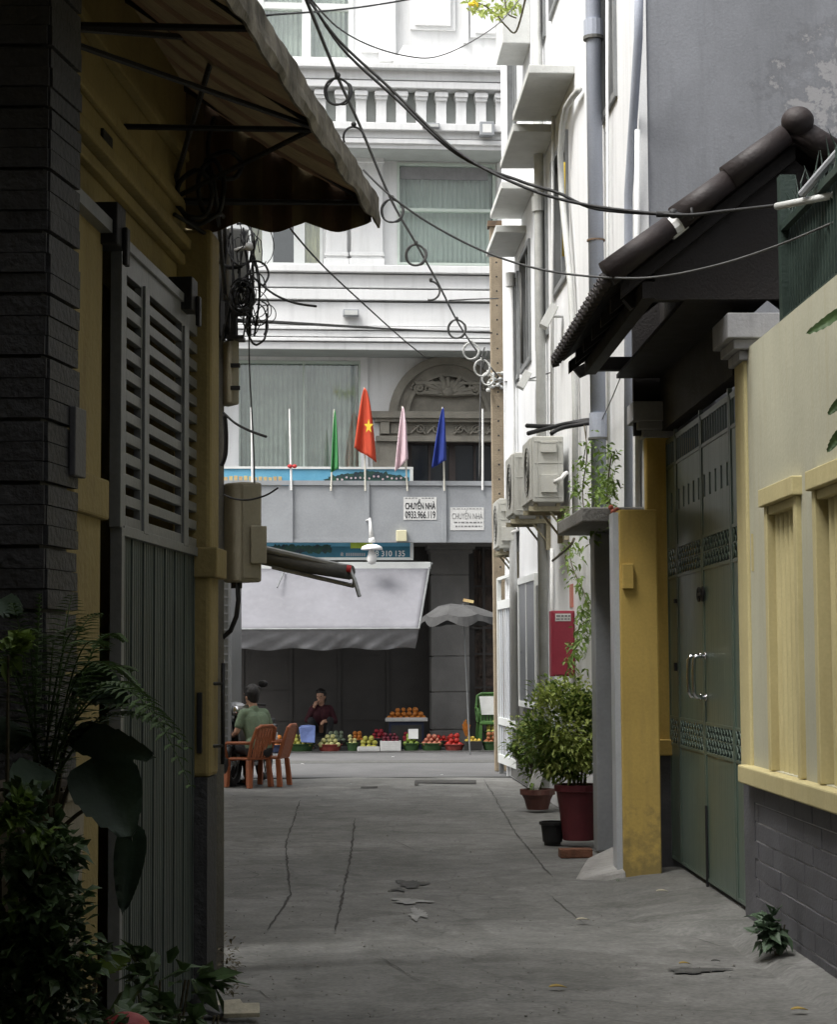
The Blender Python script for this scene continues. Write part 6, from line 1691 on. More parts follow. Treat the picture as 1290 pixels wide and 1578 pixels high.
def seated_person(t, seat_z, hair_long, shirt, trousers, armL, armR, kneeL, kneeR, footL, footR, lean=.06, look=0.0, tilt=0.0, sleeve='short'):
    # local frame: the figure faces -Y, seat under the pelvis at (0,0,seat_z)
    V = Vector
    pel = V((0, 0, seat_z + .10)); wst = V((0, -lean * .4, seat_z + .26)); chs = V((0, -lean, seat_z + .42)); shl = V((0, -lean * 1.1, seat_z + .50)); nk = V((0, -lean * 1.25, seat_z + .58))
    hd = V((0, -lean * 1.5 - .01, seat_z + .72))
    root = t
    Rl = Matrix.Rotation(look, 3, 'Z') @ Matrix.Rotation(tilt, 3, 'X')
    def h(x, y, z): return hd + Rl @ V((x, y, z))
    b = MB()
    capsule(b, pel + V((-.07, 0, 0)), pel + V((.07, 0, 0)), .115, .115); capsule(b, pel, wst, .13, .12); capsule(b, wst + V((-.03, 0, 0)), chs + V((-.05, 0, 0)), .105, .115); capsule(b, wst + V((.03, 0, 0)), chs + V((.05, 0, 0)), .105, .115)
    capsule(b, shl + V((-.13, 0, 0)), shl + V((.13, 0, 0)), .062, .062); capsule(b, shl + V((0, 0, .01)), nk, .065, .052); capsule(b, nk, hd + V((0, .01, -.05)), .052, .055)
    b.ball(hd + V((0, 0, .02)), .100, 20, 14, (.80, .98, 1.10), Rl); b.ball(h(0, -.022, -.045), .068, 14, 10, (.82, .92, 1.0), Rl)
    b.ball(h(0, -.098, -.015), .015, 8, 6, (.9, 1.2, 1.5), Rl); b.ball(h(0, -.083, -.066), .02, 10, 6, (1.2, .6, .45), Rl); b.ball(h(0, -.072, -.10), .022, 8, 6, (1, 1, .8), Rl)
    for s_ in (-1, 1):
        b.ball(h(s_ * .08, .0, -.01), .026, 8, 6, (.35, .7, 1.15), Rl); b.ball(h(s_ * .032, -.088, .028), .017, 8, 6, (1.3, .5, .4), Rl)
    arms = []
    for s_, (el, wr, fd) in ((-1, armL), (1, armR)):
        sh = shl + V((s_ * .165, 0, -.015)); el, wr = V(el), V(wr)
        capsule(b, sh, el, .046, .036); capsule(b, el, wr, .036, .025); hand(b, wr, fd, V((0, 0, 1)), side=s_)
        arms.append((sh, el, wr))
    legs = []
    for s_, kn, ft in ((-1, kneeL, footL), (1, kneeR, footR)):
        hp = pel + V((s_ * .09, 0, -.01)); kn, ft = V(kn), V(ft)
        capsule(b, hp, kn, .078, .052); capsule(b, kn, ft + V((0, .02, .07)), .050, .034); capsule(b, ft + V((0, .03, .035)), ft + V((0, -.12, .02)), .034, .026)
        legs.append((hp, kn, ft))
    body = remeshed(b, 'body', MT['skin'], root, .0075, 3)
    e = MB()
    for s_ in (-1, 1): e.ball(h(s_ * .032, -.094, .010), .010, 8, 6, (1.3, .6, .7), Rl)
    e.build('eyes', MT['ink'], body, smooth=True)
    e = MB(); e.ball(hd + V((0, .012, .035)) , .108, 20, 14, (.84, .98, 1.06), Rl); 
    if hair_long: e.ball(h(0, .06, -.05), .07, 12, 8, (1.1, .7, 1.3), Rl)
    else: e.ball(h(0, .045, -.02), .078, 12, 8, (.95, .75, 1.0), Rl)
    rr_ = random.Random(2)
    hairm = MB(); hairm.v, hairm.f, hairm.mi = e.v, e.f, e.mi
    for k in range(26): a = rr_.uniform(0, 6.28); hairm.ball(h(math.cos(a) * .07, .02 + math.sin(a) * .07, .07 + rr_.uniform(-.03, .03)), .026, 8, 6)
    hr = remeshed(hairm, 'hair', MT['hair'], root, .009, 1)
    # carve the face free: drop hair vertices in front of the forehead line
    bm = bmesh.new(); bm.from_mesh(hr.data)
    inv = Rl.inverted(); kill = [v for v in bm.verts if (lambda q_: q_.y < -.052 and q_.z < .062)(inv @ (v.co + wpos(hr) - wpos(root) - hd))]
    bmesh.ops.delete(bm, geom=kill, context='VERTS'); bm.to_mesh(hr.data); bm.free()
    s = MB()
    capsule(s, pel + V((-.06, 0, .02)), pel + V((.06, 0, .02)), .128, .128); capsule(s, wst + V((-.035, 0, 0)), chs + V((-.055, 0, 0)), .122, .128); capsule(s, wst + V((.035, 0, 0)), chs + V((.055, 0, 0)), .122, .128)
    capsule(s, shl + V((-.14, 0, 0)), shl + V((.14, 0, 0)), .072, .072); capsule(s, shl, shl + V((0, 0, .05)), .075, .066)
    for (sh, el, wr) in arms:
        if sleeve == 'short': capsule(s, sh, sh.lerp(el, .62), .060, .056)
        else: capsule(s, sh, el, .060, .050); capsule(s, el, el.lerp(wr, .85), .050, .038)
    remeshed(s, 'shirt', MT[shirt], root, .0095, 3)
    s = MB(); capsule(s, pel + V((-.06, 0, -.02)), pel + V((.06, 0, -.02)), .127, .127)
    for (hp, kn, ft) in legs: capsule(s, hp, kn, .092, .068); capsule(s, kn, ft + V((0, .02, .13)), .066, .052)
    remeshed(s, 'trousers', MT[trousers], root, .0095, 3)
    for (hp, kn, ft) in legs:
        s = MB(); s.bx(ft.x - .045, ft.x + .045, ft.y - .16, ft.y + .07, .0, .018); s.tube([ft + V((-.045, -.06, .01)), ft + V((-.03, -.07, .055)), ft + V((.03, -.07, .055)), ft + V((.045, -.06, .01))], .010, 6); s.build('sandal', MT['rubber'], root, bevel=.004)
# seen from behind, on the orange chair, looking away to the left
t = thing('person', 'person with short black hair and green shirt sitting on an orange chair, back turned', 'person', (0, 0, 0))
seated_person(t, .375, False, 'shirt_green', 'trousers', ((-.24, -.10, .67), (-.16, -.33, .63), (.2, -1, -.1)), ((.24, -.12, .67), (.14, -.34, .62), (-.1, -1, -.1)), (-.12, -.44, .47), (.14, -.42, .47), (-.14, -.50, .0), (.16, -.40, .0), lean=.10, look=R(8))
t.location = (c1_.x + .13, c1_.y + .15, 0); t.rotation_euler = (0, 0, R(-90 - 52)); t.scale = (1.04, 1.04, 1.04)
# seller squatting behind the fruit
q_ = P(495, 1150, 34.75)
t = thing('person', 'fruit seller in dark maroon clothes sitting low behind the baskets, hand at face', 'person', (0, 0, 0))
seated_person(t, .20, True, 'shirt_maroon', 'trousers', ((-.25, -.14, .50), (-.12, -.20, .74), (.45, .1, 1)), ((.25, -.12, .48), (.10, -.34, .50), (-.5, -.6, -.2)), (-.17, -.34, .50), (.17, -.34, .50), (-.14, -.34, .0), (.14, -.34, .0), lean=.10, look=R(-18), tilt=R(6), sleeve='long')
t.location = (q_.x, 34.85, .02)
q = MB(); q.bx(q_.x - .16, q_.x + .16, 34.72, 35.0, .02, .20); q.bx(q_.x - .17, q_.x + .17, 34.71, 35.01, .201, .225); tag(q.build('stool', MT['basket_dark'], bevel=.01), 'low dark stool under the fruit seller', 'stool')

# ------------------------------------------------------------------ scooter
def scooter():
    t = thing('scooter', 'dark scooter with silver front cowl parked behind the seated person', 'scooter', (0, 0, 0))
    q = MB()       # faces -Y; front wheel at y -.62
    for nm, y in (('front', -.62), ('rear', .62)):
        w_ = MB(); w_.tube([(0, y + .24 * math.cos(a * math.pi / 14), .285 + .24 * math.sin(a * math.pi / 14)) for a in range(28)], .045, 10, closed=True); wt_ = w_.build('wheel', MT['rubber'], t, smooth=True)
        r_ = MB(); r_.tube([(0, y + .19 * math.cos(a * math.pi / 14), .285 + .19 * math.sin(a * math.pi / 14)) for a in range(28)], .014, 6, closed=True)
        for a in range(5): r_.tube([(0, y, .285), (0, y + .19 * math.cos(a * 1.2566), .285 + .19 * math.sin(a * 1.2566))], .012, 6)
        r_.cyl((-.04, y, .285), (.04, y, .285), .04); r_.build('rim', MT['grey_steel'], wt_)
    b = MB()
    b.hexa([(-.15, -.42, .30), (.15, -.42, .30), (.16, -.30, .28), (-.16, -.30, .28), (-.19, -.50, .80), (.19, -.50, .80), (.15, -.38, .86), (-.15, -.38, .86)])
    b.hexa([(-.14, -.34, .24), (.14, -.34, .24), (.14, .10, .22), (-.14, .10, .22), (-.14, -.34, .31), (.14, -.34, .31), (.14, .10, .31), (-.14, .10, .31)])
    b.hexa([(-.12, .08, .30), (.12, .08, .30), (.10, .80, .48), (-.10, .80, .48), (-.14, .04, .66), (.14, .04, .66), (.13, .86, .74), (-.13, .86, .74)])
    b.ball((0, -.62, .50), .13, 12, 8, (.7, 1.5, .5)); b.build('body', MT['black_paint'], t, bevel=.03)
    b = MB()
    for s_ in (-1, 1):
        b.hexa([(s_ * .03, -.52, .58), (s_ * .17, -.46, .52), (s_ * .17, -.44, .52), (s_ * .03, -.50, .58), (s_ * .06, -.575, .98), (s_ * .26, -.49, 1.10), (s_ * .26, -.47, 1.10), (s_ * .06, -.55, .98)])
    b.ball((0, -.50, .97), .12, 14, 9, (1.3, .7, .75)); b.build('front_cowl', MT['cowl'], t, bevel=.01)
    b = MB(); b.ball((0, -.575, .96), .068, 14, 9, (1.2, .5, .8)); b.build('headlight', MT['chrome'], t, smooth=True)
    b = MB(); b.tube([(-.34, -.32, 1.02), (-.2, -.42, 1.03), (0, -.46, 1.0), (.2, -.42, 1.03), (.34, -.32, 1.02)], .015, 8); b.tube([(0, -.44, 1.0), (0, -.58, .5)], .03, 8); b.build('handlebar', MT['black_metal'], t)
    for s_ in (-1, 1):
        m_ = MB(); m_.tube([(s_ * .22, -.41, 1.04), (s_ * .27, -.40, 1.18), (s_ * .31, -.40, 1.26)], .007, 6); m_.ball((s_ * .33, -.40, 1.29), .058, 12, 8, (1.15, .35, .8)); m_.build('mirror', MT['black_metal'], t, smooth=True)
    b = MB(); b.hexa([(-.12, .06, .665), (.12, .06, .665), (.10, .80, .745), (-.10, .80, .745), (-.13, .05, .73), (.13, .05, .73), (.11, .82, .82), (-.11, .82, .82)]); b.build('seat', MT['rubber'], t, bevel=.025)
    b = MB()
    for s_ in (-1, 1): b.tube([(s_ * .07, -.62, .285), (s_ * .07, -.56, .55), (s_ * .04, -.52, .7)], .018, 8)
    b.build('fork', MT['grey_steel'], t)
    b = MB(); b.bx(-.08, .08, .96, .965, .50, .62); b.build('number_plate', MT['dirty_white'], t)
    return t
s_ = scooter(); s_.location = (P(384, 1190, 25.6).x, 25.5, 0); s_.rotation_euler = (0, 0, R(-14))

# ================================================================== POTTED PLANTS
def foliage(mb, c, rx, ry, rz, n, L, W, rnd, up=.25, shell=.55, cl=9):
    c = Vector(c)
    cents = []
    for _ in range(cl):
        v = Vector((rnd.gauss(0, 1), rnd.gauss(0, 1), rnd.gauss(0, 1))).normalized() * rnd.uniform(.35, .95)
        cents.append((Vector((v.x * rx, v.y * ry, v.z * rz)), rnd.uniform(.28, .5)))
    for _ in range(n):
        cc_, rr_ = rnd.choice(cents)
        v = Vector((rnd.gauss(0, 1), rnd.gauss(0, 1), rnd.gauss(0, 1))).normalized() * rnd.uniform(.1, 1) ** .6 * rr_
        p = c + cc_ + Vector((v.x * rx, v.y * ry, v.z * rz))
        d_ = (p - c).normalized() * .7 + Vector((rnd.gauss(0, .5), rnd.gauss(0, .5), rnd.gauss(up, .4)))
        mb.leaf(p, d_, (rnd.gauss(0, .4), rnd.gauss(0, .4), 1), L * rnd.uniform(.6, 1.25), W * rnd.uniform(.7, 1.2), rnd.uniform(.1, .5), 2)
def round_pot(t, c, r0, r1, h_, m, rim=.02, n=28, square=False):
    q = MB(); q.lathe(c, [(r0 * .98, 0), (r0, .012), (r0 + (r1 - r0) * .5, h_ * .5), (r1, h_ - .06), (r1 + rim, h_ - .055), (r1 + rim, h_), (r1 - .012, h_), (r1 - .03, h_ - .05)], n); q.build('pot', m, t, smooth=False)
    q = MB(); q.lathe(Vector(c) + Vector((0, 0, h_ - .05)), [(r1 - .02, 0), (.01, .015)], n); q.build('soil', MT['soil'], t)
rp_ = random.Random(21)
# big red tub
c = G(892, 1303); c.z = .0
t = thing('potted_plant', 'leafy green bush in a tall crimson tub beside the grey door pilaster', 'potted plant', c)
brk = MB(); 
round_pot(t, (c.x + .0, c.y, .05), .135, .185, .47, MT['pot_red'])
for (dx, z0, z1) in ((0, .5, 1.1), (.05, .5, 1.25), (-.06, .5, 1.0), (.1, .5, 1.3)):
    q = MB(); q.tube(smooth_pts([(c.x + dx * .5, c.y, z0), (c.x + dx * 1.2, c.y + .02, (z0 + z1) / 2), (c.x + dx * 2.2, c.y + .05, z1)]), .012, 6, .006); q.build('stem', MT['stem'], t)
q = MB(); foliage(q, (c.x - .09, c.y + .05, .93), .42, .35, .44, 2600, .060, .030, rp_, cl=20); foliage(q, (c.x - .05, c.y - .02, .70), .24, .24, .16, 900, .055, .028, rp_, cl=12); foliage(q, (c.x - .0, c.y + .1, 1.22), .26, .25, .20, 600, .058, .03, rp_, cl=9)
q.build('leaves', MT['leaf'], t)
q = MB(); foliage(q, (c.x - .12, c.y - .08, .97), .44, .34, .44, 2600, .056, .028, rp_, cl=14); q.build('young_leaves', MT['leaf_light'], t)
# brown bowl
c = G(829, 1250)
t = thing('potted_plant', 'spreading green plant in a low brown bowl on the left of the crimson tub', 'potted plant', c)
round_pot(t, (c.x, c.y, .02), .115, .165, .21, MT['pot_brown'])
q = MB()
for k in range(6): q.tube([(c.x + rp_.uniform(-.05, .05), c.y, .18), (c.x + rp_.uniform(-.18, .1), c.y + rp_.uniform(-.1, .1), rp_.uniform(.5, .8))], .009, 5, .004)
q.build('stem', MT['stem'], t)
q = MB(); foliage(q, (c.x - .02, c.y, .66), .33, .26, .26, 1000, .065, .03, rp_, cl=12); foliage(q, (c.x - .02, c.y, .42), .22, .18, .15, 160, .08, .035, rp_, cl=6); q.build('leaves', MT['leaf'], t)
q = MB(); foliage(q, (c.x + .18, c.y + .5, .75), .28, .22, .30, 420, .075, .034, rp_, cl=9); q.build('leaves', MT['leaf_dark'], t)
q = MB(); q.cb((c.x - .02, c.y - .12, .33), (.11, .012, .20), Matrix.Rotation(.35, 3, 'Y')); q.build('plant_tag', MT['dirty_white'], t)
# small black pot and bricks
c = G(852, 1302)
t = thing('flower_pot', 'small empty black plastic pot between the brown bowl and the crimson tub', 'pot', c)
q = MB(); q.lathe(c, [(.07, 0), (.10, .17), (.115, .175), (.115, .20), (.10, .20), (.085, .03)], 20); q.build('body', MT['rubber'], t)
q = MB(); q.lathe(c + Vector((0, 0, .05)), [(.08, 0), (.01, .004)], 16); q.build('soil', MT['soil'], t)
c = G(888, 1322); q = MB(); q.cb((c.x, c.y + .05, .035), (.26, .14, .07), Matrix.Rotation(.08, 3, 'Z')); tag(q.build('brick', MT['brick_red'], bevel=.006), 'weathered red brick lying in front of the crimson tub', 'brick')
# climbing plant around the drainpipe, vine below
u0_ = wwd(905)
t = thing('climbing_plant', 'leafy creeper growing on the porch slab around the thick drainpipe with orange flowers', 'plant', WW.pt(1.0, 2.77, .3))
q = MB()
for (x, y, n_, s_) in ((905, 790, 90, 16), (935, 770, 110, 18), (925, 735, 70, 16), (895, 720, 30, 10), (940, 700, 40, 14), (912, 690, 30, 14), (890, 752, 45, 12), (940, 745, 60, 14), (875, 790, 30, 10), (915, 815, 40, 14), (928, 760, 60, 14), (947, 800, 30, 9)):
    for k in range(n_):
        p = ww_px(x + rp_.gauss(0, s_ * .6), y + rp_.gauss(0, s_ * .8), .16 + rp_.uniform(0, .14)); q.leaf(p, (rp_.gauss(0, 1), rp_.gauss(0, 1), rp_.gauss(-.1, .7)), (rp_.gauss(0, .6), rp_.gauss(0, .6), 1), rp_.uniform(.03, .07), .028, .3, 2)
q.build('leaves', MT['leaf'], t)
q = MB()
for (x, y) in ((937, 786), (945, 789), (951, 786), (942, 782)): q.ball(ww_px(x, y, .28), .022, 7, 5)
q.build('flower', MT['flower'], t)
q = MB(); q.tube(smooth_pts([ww_px(905, 812, .2), ww_px(898, 760, .22), ww_px(905, 700, .2), ww_px(900, 650, .18)]), .006, 5); q.tube(smooth_pts([ww_px(940, 812, .2), ww_px(936, 760, .22), ww_px(943, 700, .2)]), .006, 5); q.build('stem', MT['stem'], t)
t = thing('vine', 'thin vine trailing down the white wall between the red box and the door pilaster', 'plant', WW.pt(1.6, 1.4, .1))
q = MB()
for k in range(520):
    y = rp_.uniform(835, 1040); x = 893 + 14 * math.sin(y * .035) + rp_.gauss(0, 9) + (y - 950) * .02
    if 845 < y < 930 and rp_.random() < .55: continue
    q.leaf(ww_px(x, y, .05 + rp_.uniform(0, .1)), (rp_.gauss(0, 1), rp_.gauss(-.3, .6), rp_.gauss(-.6, .6)), (rp_.gauss(0, .5), rp_.gauss(0, .5), 1), rp_.uniform(.04, .075), .03, .3, 2)
q.build('leaves', MT['leaf'], t)
q = MB(); q.tube(smooth_pts([ww_px(893 + 14 * math.sin(y * .035), y, .06) for y in range(835, 1050, 15)], 3), .006, 5); q.tube(smooth_pts([ww_px(885, 830, .25), ww_px(878, 842, .3), ww_px(852, 864, .3)]), .012, 6); q.build('stem', MT['stem'], t)
# twig with yellow leaves at the top
t = thing('branch', 'thin branch with yellow green leaves at the top beside the white wall', 'plant', P(795, 30, 21))
q = MB(); q.tube(smooth_pts([P(812, -10, 20), P(796, 48, 20.5), P(780, 40, 20.5), P(765, 22, 20.5), P(745, 8, 20.5), P(728, 2, 20.5)]), .012, 6, .006); q.tube(smooth_pts([P(796, 28, 20.4), P(782, 20, 20.4), P(778, -5, 20.4)]), .008, 5); q.build('twig', MT['stem'], t)
q = MB()
for k in range(150):
    s0 = rp_.random(); x, y = 722 + s0 * 75 + rp_.gauss(0, 5), 2 + 14 * math.sin(s0 * 3) + rp_.gauss(0, 7)
    q.leaf(P(x, y, 20.5 + rp_.uniform(-.2, .2)), (rp_.gauss(0, 1), rp_.gauss(0, .6), rp_.gauss(-.2, .7)), (rp_.gauss(0, .5), rp_.gauss(0, .5), 1), rp_.uniform(.05, .10), .04, .3, 2)
q.build('leaves', MT['leaf_light'], t)
q = MB()
for k in range(7): q.ball(P(728 + rp_.uniform(-4, 8), 6 + rp_.uniform(-4, 4), 20.4), .025, 6, 4)
q.build('flower', MT['flag_yellow'], t)

# ---- foreground plants, left
# white edged planter box and shrub
def fern_frond(mb, base, tip, lift, n=22, L=.075, rnd=rp_, W=.016):
    base, tip = Vector(base), Vector(tip)
    pts = [base.lerp(tip, k / n) + Vector((0, 0, lift * math.sin(math.pi * k / n * .85))) for k in range(n + 1)]
    mb.tube(pts, .0035, 4, .0012)
    for k in range(2, n + 1):
        d_ = (pts[k] - pts[k - 1]).normalized(); s_ = d_.cross(Vector((0, 0, 1))).normalized()
        l = L * math.sin(math.pi * (k / (n + 1)) ** .8) + .012
        for sg in (-1, 1): mb.leaf(pts[k], s_ * sg + d_ * .35, (0, 0, 1), l * rnd.uniform(.85, 1.1), W, .18, 2)
def px3(x, y, d): return P(x, y, d)
t = thing('fern', 'large fern with arching feathery fronds in front of the slate pier', 'plant', P(70, 1240, 5.0))
q = MB(); bse = P(65, 1230, 5.0)
for (x, y, d, lf) in ((205, 1075, 5.2, .16), (190, 1040, 5.1, .2), (150, 985, 5.2, .15), (110, 950, 5.2, .12), (60, 945, 5.0, .1), (20, 960, 4.9, .1), (-30, 1020, 4.8, .12), (230, 1140, 4.9, .2), (250, 1165, 4.9, .15), (292, 1310, 4.7, .34), (288, 1215, 4.8, .22), (215, 1120, 5.1, .22), (120, 1010, 4.7, .15), (40, 1010, 4.7, .14), (-20, 1100, 4.7, .2), (160, 1060, 4.6, .2), (85, 1020, 5.2, .15), (180, 1100, 4.7, .2)):
    fern_frond(q, bse + Vector((rp_.uniform(-.03, .03), 0, 0)), P(x, y, d), lf, 26, .075)
q.build('fronds', MT['fern'], t)
t = thing('pot', 'beige planter pot half hidden behind the fern and shrub', 'pot', P(55, 1400, 5.1))
q = MB(); a = P(-30, 1235, 5.15); b = P(104, 1235, 5.15); zz0 = .05; q.hexa([(a.x, 5.1, zz0), (b.x - .03, 5.1, zz0), (b.x - .03, 5.4, zz0), (a.x, 5.4, zz0), (a.x, 5.08, a.z), (b.x, 5.08, a.z), (b.x, 5.42, a.z), (a.x, 5.42, a.z)]); q.build('body', MT['pot_beige'], t, bevel=.01)
q = MB(); q.bx(a.x - .01, b.x + .015, 5.065, 5.435, a.z, a.z + .03); q.build('rim', MT['pot_beige'], t, bevel=.006)
q = MB(); q.bx(a.x, b.x, 5.07, 5.43, a.z + .031, a.z + .04); q.build('soil', MT['soil'], t)
def big_leaf(mb, base, tip, W, droop=.15, rnd=rp_):
    base, tip = Vector(base), Vector(tip); n = 12
    ax = tip - base; L = ax.length; ax.normalize(); sd_ = ax.cross(Vector((.2, -1, .3))).normalized(); nn = sd_.cross(ax)
    rows_ = []
    for k in range(n + 1):
        s_ = k / n; w_ = W * (math.sin(math.pi * min(1, s_ ** .62)) ** .75) * .5 + (.0 if k in (0, n) else .004)
        c_ = base + ax * L * s_ + nn * (-droop * L * math.sin(math.pi * s_) * .4)
        r_ = []
        for j in range(-3, 4):
            e = j / 3; r_.append(c_ + sd_ * w_ * e + nn * (w_ * .28 * abs(e) + .012 * math.sin(s_ * 40) * abs(e)) - ax * (.10 * W * abs(e)))
        rows_.append(r_)
    for k in range(n):
        for j in range(6): mb.face([rows_[k][j], rows_[k][j + 1], rows_[k + 1][j + 1], rows_[k + 1][j]])
t = thing('broadleaf_plant', 'plant with large drooping heart shaped leaves in front of the louvred gate', 'plant', P(140, 1330, 5.0))
for (b_, tp, w_, st) in (((145, 1175, 4.9), (205, 1300, 4.75), .17, 1), ((110, 1130, 4.95), (242, 1168, 4.8), .085, 1), ((205, 1270, 4.85), (188, 1412, 4.8), .07, 1), ((120, 1040, 5.1), (200, 1085, 4.9), .10, 1), ((0, 925, 5.0), (32, 950, 4.9), .06, 1), ((60, 1180, 4.8), (20, 1235, 4.6), .10, 1), ((30, 1120, 5.0), (-20, 1160, 4.8), .10, 1)):
    q = MB(); big_leaf(q, P(*b_), P(*tp), w_); q.build('leaf', MT['big_leaf'], t, smooth=True)
q = MB(); root_ = P(80, 1290, 5.1)
for b_ in ((145, 1175, 4.9), (110, 1130, 4.95), (205, 1270, 4.85), (120, 1040, 5.1), (60, 1180, 4.8)): q.tube(smooth_pts([root_, root_.lerp(P(*b_), .5) + Vector((0, 0, .06)), P(*b_)]), .007, 6, .004)
q.build('stalk', MT['stem'], t)
t = thing('shrub', 'dense small leaved dark shrub filling the lower left corner', 'shrub', P(40, 1500, 4.6))
q = MB()
for (x, y, rx, ry, n_) in ((20, 1290, .13, .14, 320), (35, 1400, .17, .16, 620), (20, 1520, .17, .18, 620), (75, 1470, .12, .14, 320), (60, 1340, .10, .10, 200), (90, 1560, .14, .10, 320)):
    foliage(q, P(x, y, 4.6), rx, .16, ry, n_, .042, .026, rp_, cl=10)
q.build('leaves', MT['leaf_dark'], t)
q = MB()
for (x, y, n_) in ((12, 1010, 90), (30, 1250, 100), (60, 1275, 60), (20, 1390, 60), (95, 1460, 20)): foliage(q, P(x, y, 4.55), .055, .06, .055, n_, .038, .024, rp_, cl=5)
q.build('young_leaves', MT['leaf'], t)
q = MB()
for k in range(10): x = rp_.uniform(0, 90); q.tube([P(x, 1600, 4.65), P(x + rp_.uniform(-30, 30), rp_.uniform(1300, 1450), 4.65)], .006, 5, .003)
q.tube([P(10, 1260, 4.6), P(12, 1010, 4.55)], .006, 5, .003); q.build('stem', MT['stem'], t)
t = thing('seedling', 'young plant with two long pale green leaves at the foot of the louvred gate', 'plant', P(140, 1560, 5.6))
q = MB(); q.tube(smooth_pts([P(135, 1590, 5.6), P(145, 1520, 5.6), P(152, 1488, 5.6)]), .008, 6, .005); q.tube([P(152, 1490, 5.6), P(122, 1452, 5.6)], .003, 4); q.build('stem', MT['stem'], t)
q = MB(); big_leaf(q, P(152, 1492, 5.6), P(203, 1474, 5.5), .045); big_leaf(q, P(150, 1490, 5.6), P(120, 1478, 5.6), .03); q.build('leaf', MT['leaf'], t, smooth=True)
for j, (x, y, d, lab) in enumerate(((245, 1500, 6.6, 'low leafy plant at the foot of the louvred gate, behind the seedling'), (290, 1555, 6.3, 'small round leaved plant beside the broken tiles'), (120, 1560, 5.2, 'low leafy plant left of the seedling'))):
    t = thing('ground_plant', lab, 'plant', P(x, y + 20, d)); q = MB()
    foliage(q, P(x, y + 10, d), .16 if j != 1 else .10, .12, .09, 60, .11, .05, rp_, cl=6); q.build('leaves', MT['leaf_dark'], t)
    q = MB()
    for k in range(6): c = P(x, y + 10, d); q.tube([(c.x + rp_.uniform(-.05, .05), c.y, 0), (c.x + rp_.uniform(-.1, .1), c.y, c.z)], .004, 4)
    q.build('stem', MT['stem'], t)
c = P(193, 1590, 4.7); q = MB(); q.ball(c, .062, 18, 12, (1, 1, .75)); o = q.build('ball', MT['flag_red'] if False else mat('ball_red', (.40, .05, .05), .5, .3, 5), smooth=True); tag(o, 'faded red ball half cut off at the bottom edge on the left', 'ball')
# broken tiles by the pillar foot
for j, (x, y, rz, w_) in enumerate(((352, 1562, .4, .14), (330, 1570, 1.2, .12), (372, 1573, .1, .16))):
    c = G(x, y); q = MB(); q.cb((c.x, c.y, .03 + .008 * j), (w_, .11, .022), Matrix.Rotation(rz, 3, 'Z') @ Matrix.Rotation(.25, 3, 'X')); tag(q.build('broken_tile', MT['pale_leaf'] if j != 1 else MT['dark_patch'], bevel=.003), ('pale broken tile nearest the pillar foot', 'dark broken tile at the pillar foot', 'pale broken tile lowest in the picture by the pillar')[j], 'tile', 'broken tiles by the pillar')
t = thing('weed', 'dry weeds and leaf litter at the foot of the yellow pillar', 'plant', G(340, 1525)); q = MB()
for k in range(120):
    p = G(338 + abs(rp_.gauss(0, 7)), rp_.uniform(1480, 1560)); q.leaf(p + Vector((rp_.uniform(-.02, .06), 0, rp_.uniform(.0, .14))), (rp_.gauss(.5, .6), rp_.gauss(0, .6), rp_.gauss(.4, .4)), (0, 0, 1), .04, .018, .4, 2)
q.build('leaves', MT['stem'], t)
# weed by the brick base
MT['weed_leaf'] = mat('weed_leaf', (.10, .16, .09), .5, .5, 8, .1, 60, trans=.15)
t = thing('ground_plant', 'leafy weed growing from the kerb against the grey brick base on the right', 'plant', P(1196, 1474, 10.4)); q = MB()
wc = P(1196, 1425, 10.38); foliage(q, (wc.x, wc.y, wc.z), .09, .09, .12, 70, .085, .065, rp_, cl=8); foliage(q, (wc.x - .06, wc.y - .03, wc.z - .08), .07, .07, .06, 26, .08, .06, rp_, cl=4)
q.build('leaves', MT['weed_leaf'], t)
q = MB()
for k in range(5): q.tube([P(1196 + k * 2, 1474, 10.4), P(1186 + k * 6, 1425, 10.36)], .004, 4)
q.build('stem', MT['stem'], t)
# leaves hanging in at the right edge
t = thing('branch', 'slender dark leaves hanging in at the right edge in front of the cream wall', 'plant', P(1310, 480, 8)); q = MB()
for (x0, y0, x1, y1, w_) in ((1300, 476, 1242, 515, .035), (1302, 612, 1276, 640, .03), (1302, 660, 1275, 698, .035)): big_leaf(q, P(x0, y0, 8.0), P(x1, y1, 8.0), w_, .5)
q.build('leaves', MT['leaf_dark'], t, smooth=True)
q = MB(); q.tube(smooth_pts([P(1340, 380, 8), P(1312, 470, 8), P(1304, 600, 8), P(1306, 665, 8)]), .006, 5); q.build('stem', MT['stem'], t)
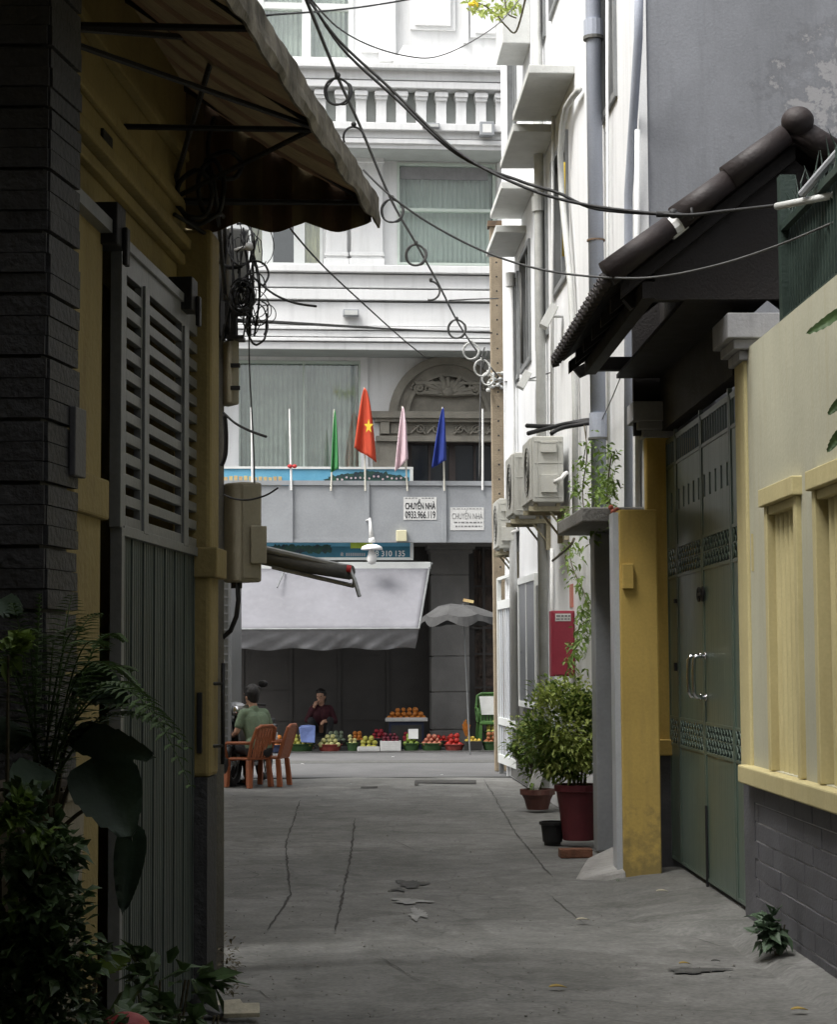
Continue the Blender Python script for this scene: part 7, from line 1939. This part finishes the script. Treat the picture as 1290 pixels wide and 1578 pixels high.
# moss and fallen leaves
for j, (x, y, m_, s_, lab) in enumerate(((900, 1422, 'pale_leaf', .09, 'pale fallen leaf on the concrete near the gate ramp, middle right'), (861, 1527, 'dry_leaf', .09, 'curled yellow fallen leaf low in the middle of the alley'), (1022, 1402, 'pale_leaf', .08, 'pale fallen leaf on the ramp in front of the green gate'),
                                     (1056, 1490, 'dry_leaf', .06, 'small orange fallen leaf by the dark hollow near the kerb'), (1234, 1562, 'dry_leaf', .08, 'brown yellow fallen leaf by the kerb, lowest right'), (1104, 1486, 'dark_patch', .05, 'dark fallen leaf near the kerb below the gate'),
                                     (540, 1210, 'white', .03, 'tiny white scrap on the road near the drain, left one'), (681, 1196, 'white', .04, 'tiny white scrap on the road above the drain slot'), (606, 1168, 'white', .05, 'white scrap on the road below the white crate'), (466, 1179, 'white', .05, 'white scrap on the road beside the orange chair'))):
    c = G(x, y); q = MB(); zz = .12 if j == 2 else .02
    d_ = (rp_.choice((-1, 1)), rp_.uniform(-.4, .4), .15)
    q.leaf((c.x - d_[0] * s_ * .5, c.y, c.z + zz), d_, (0, 0, 1), s_, s_ * .5, .2, 4)
    o = q.build('fallen_leaf' if j < 6 else 'litter', MT[m_]); tag(o, lab, 'leaf' if j < 6 else 'litter', 'fallen leaves' if j < 6 else 'white scraps'); sm = o.modifiers.new('t', 'SOLIDIFY'); sm.thickness = .003
t = MB()
for k in range(900):
    x_, y_ = (rp_.uniform(330, 1200), rp_.uniform(1225, 1575)); a = G(x_, y_); s0 = rp_.uniform(.0015, .006) * (1 if rp_.random() < .96 else 1.8)
    if a.x > 2.0 - .03 * a.y or abs(a.x) > 2.4: continue
    t.ball((a.x, a.y, gz(a.x, a.y) + s0 * .4), s0, 5, 4, (1, rp_.uniform(.6, 1.2), .6))
tag(t.build('grit', MT['pole_grey'], origin=(0, 10, 0)), 'grit and small stones scattered over the alley concrete', 'grit', kind='stuff')
t = MB()
for k in range(260):
    a = G(rp_.uniform(950, 1012), rp_.uniform(1351, 1362)); t.leaf(a + Vector((0, 0, .01)), (rp_.gauss(0, 1), rp_.gauss(0, 1), .5), (0, 0, 1), .03, .015, .2, 1)
tag(t.build('moss', MT['leaf_dark'], origin=G(980, 1356)), 'thin moss along the foot of the yellow wall slab', 'moss', kind='stuff')
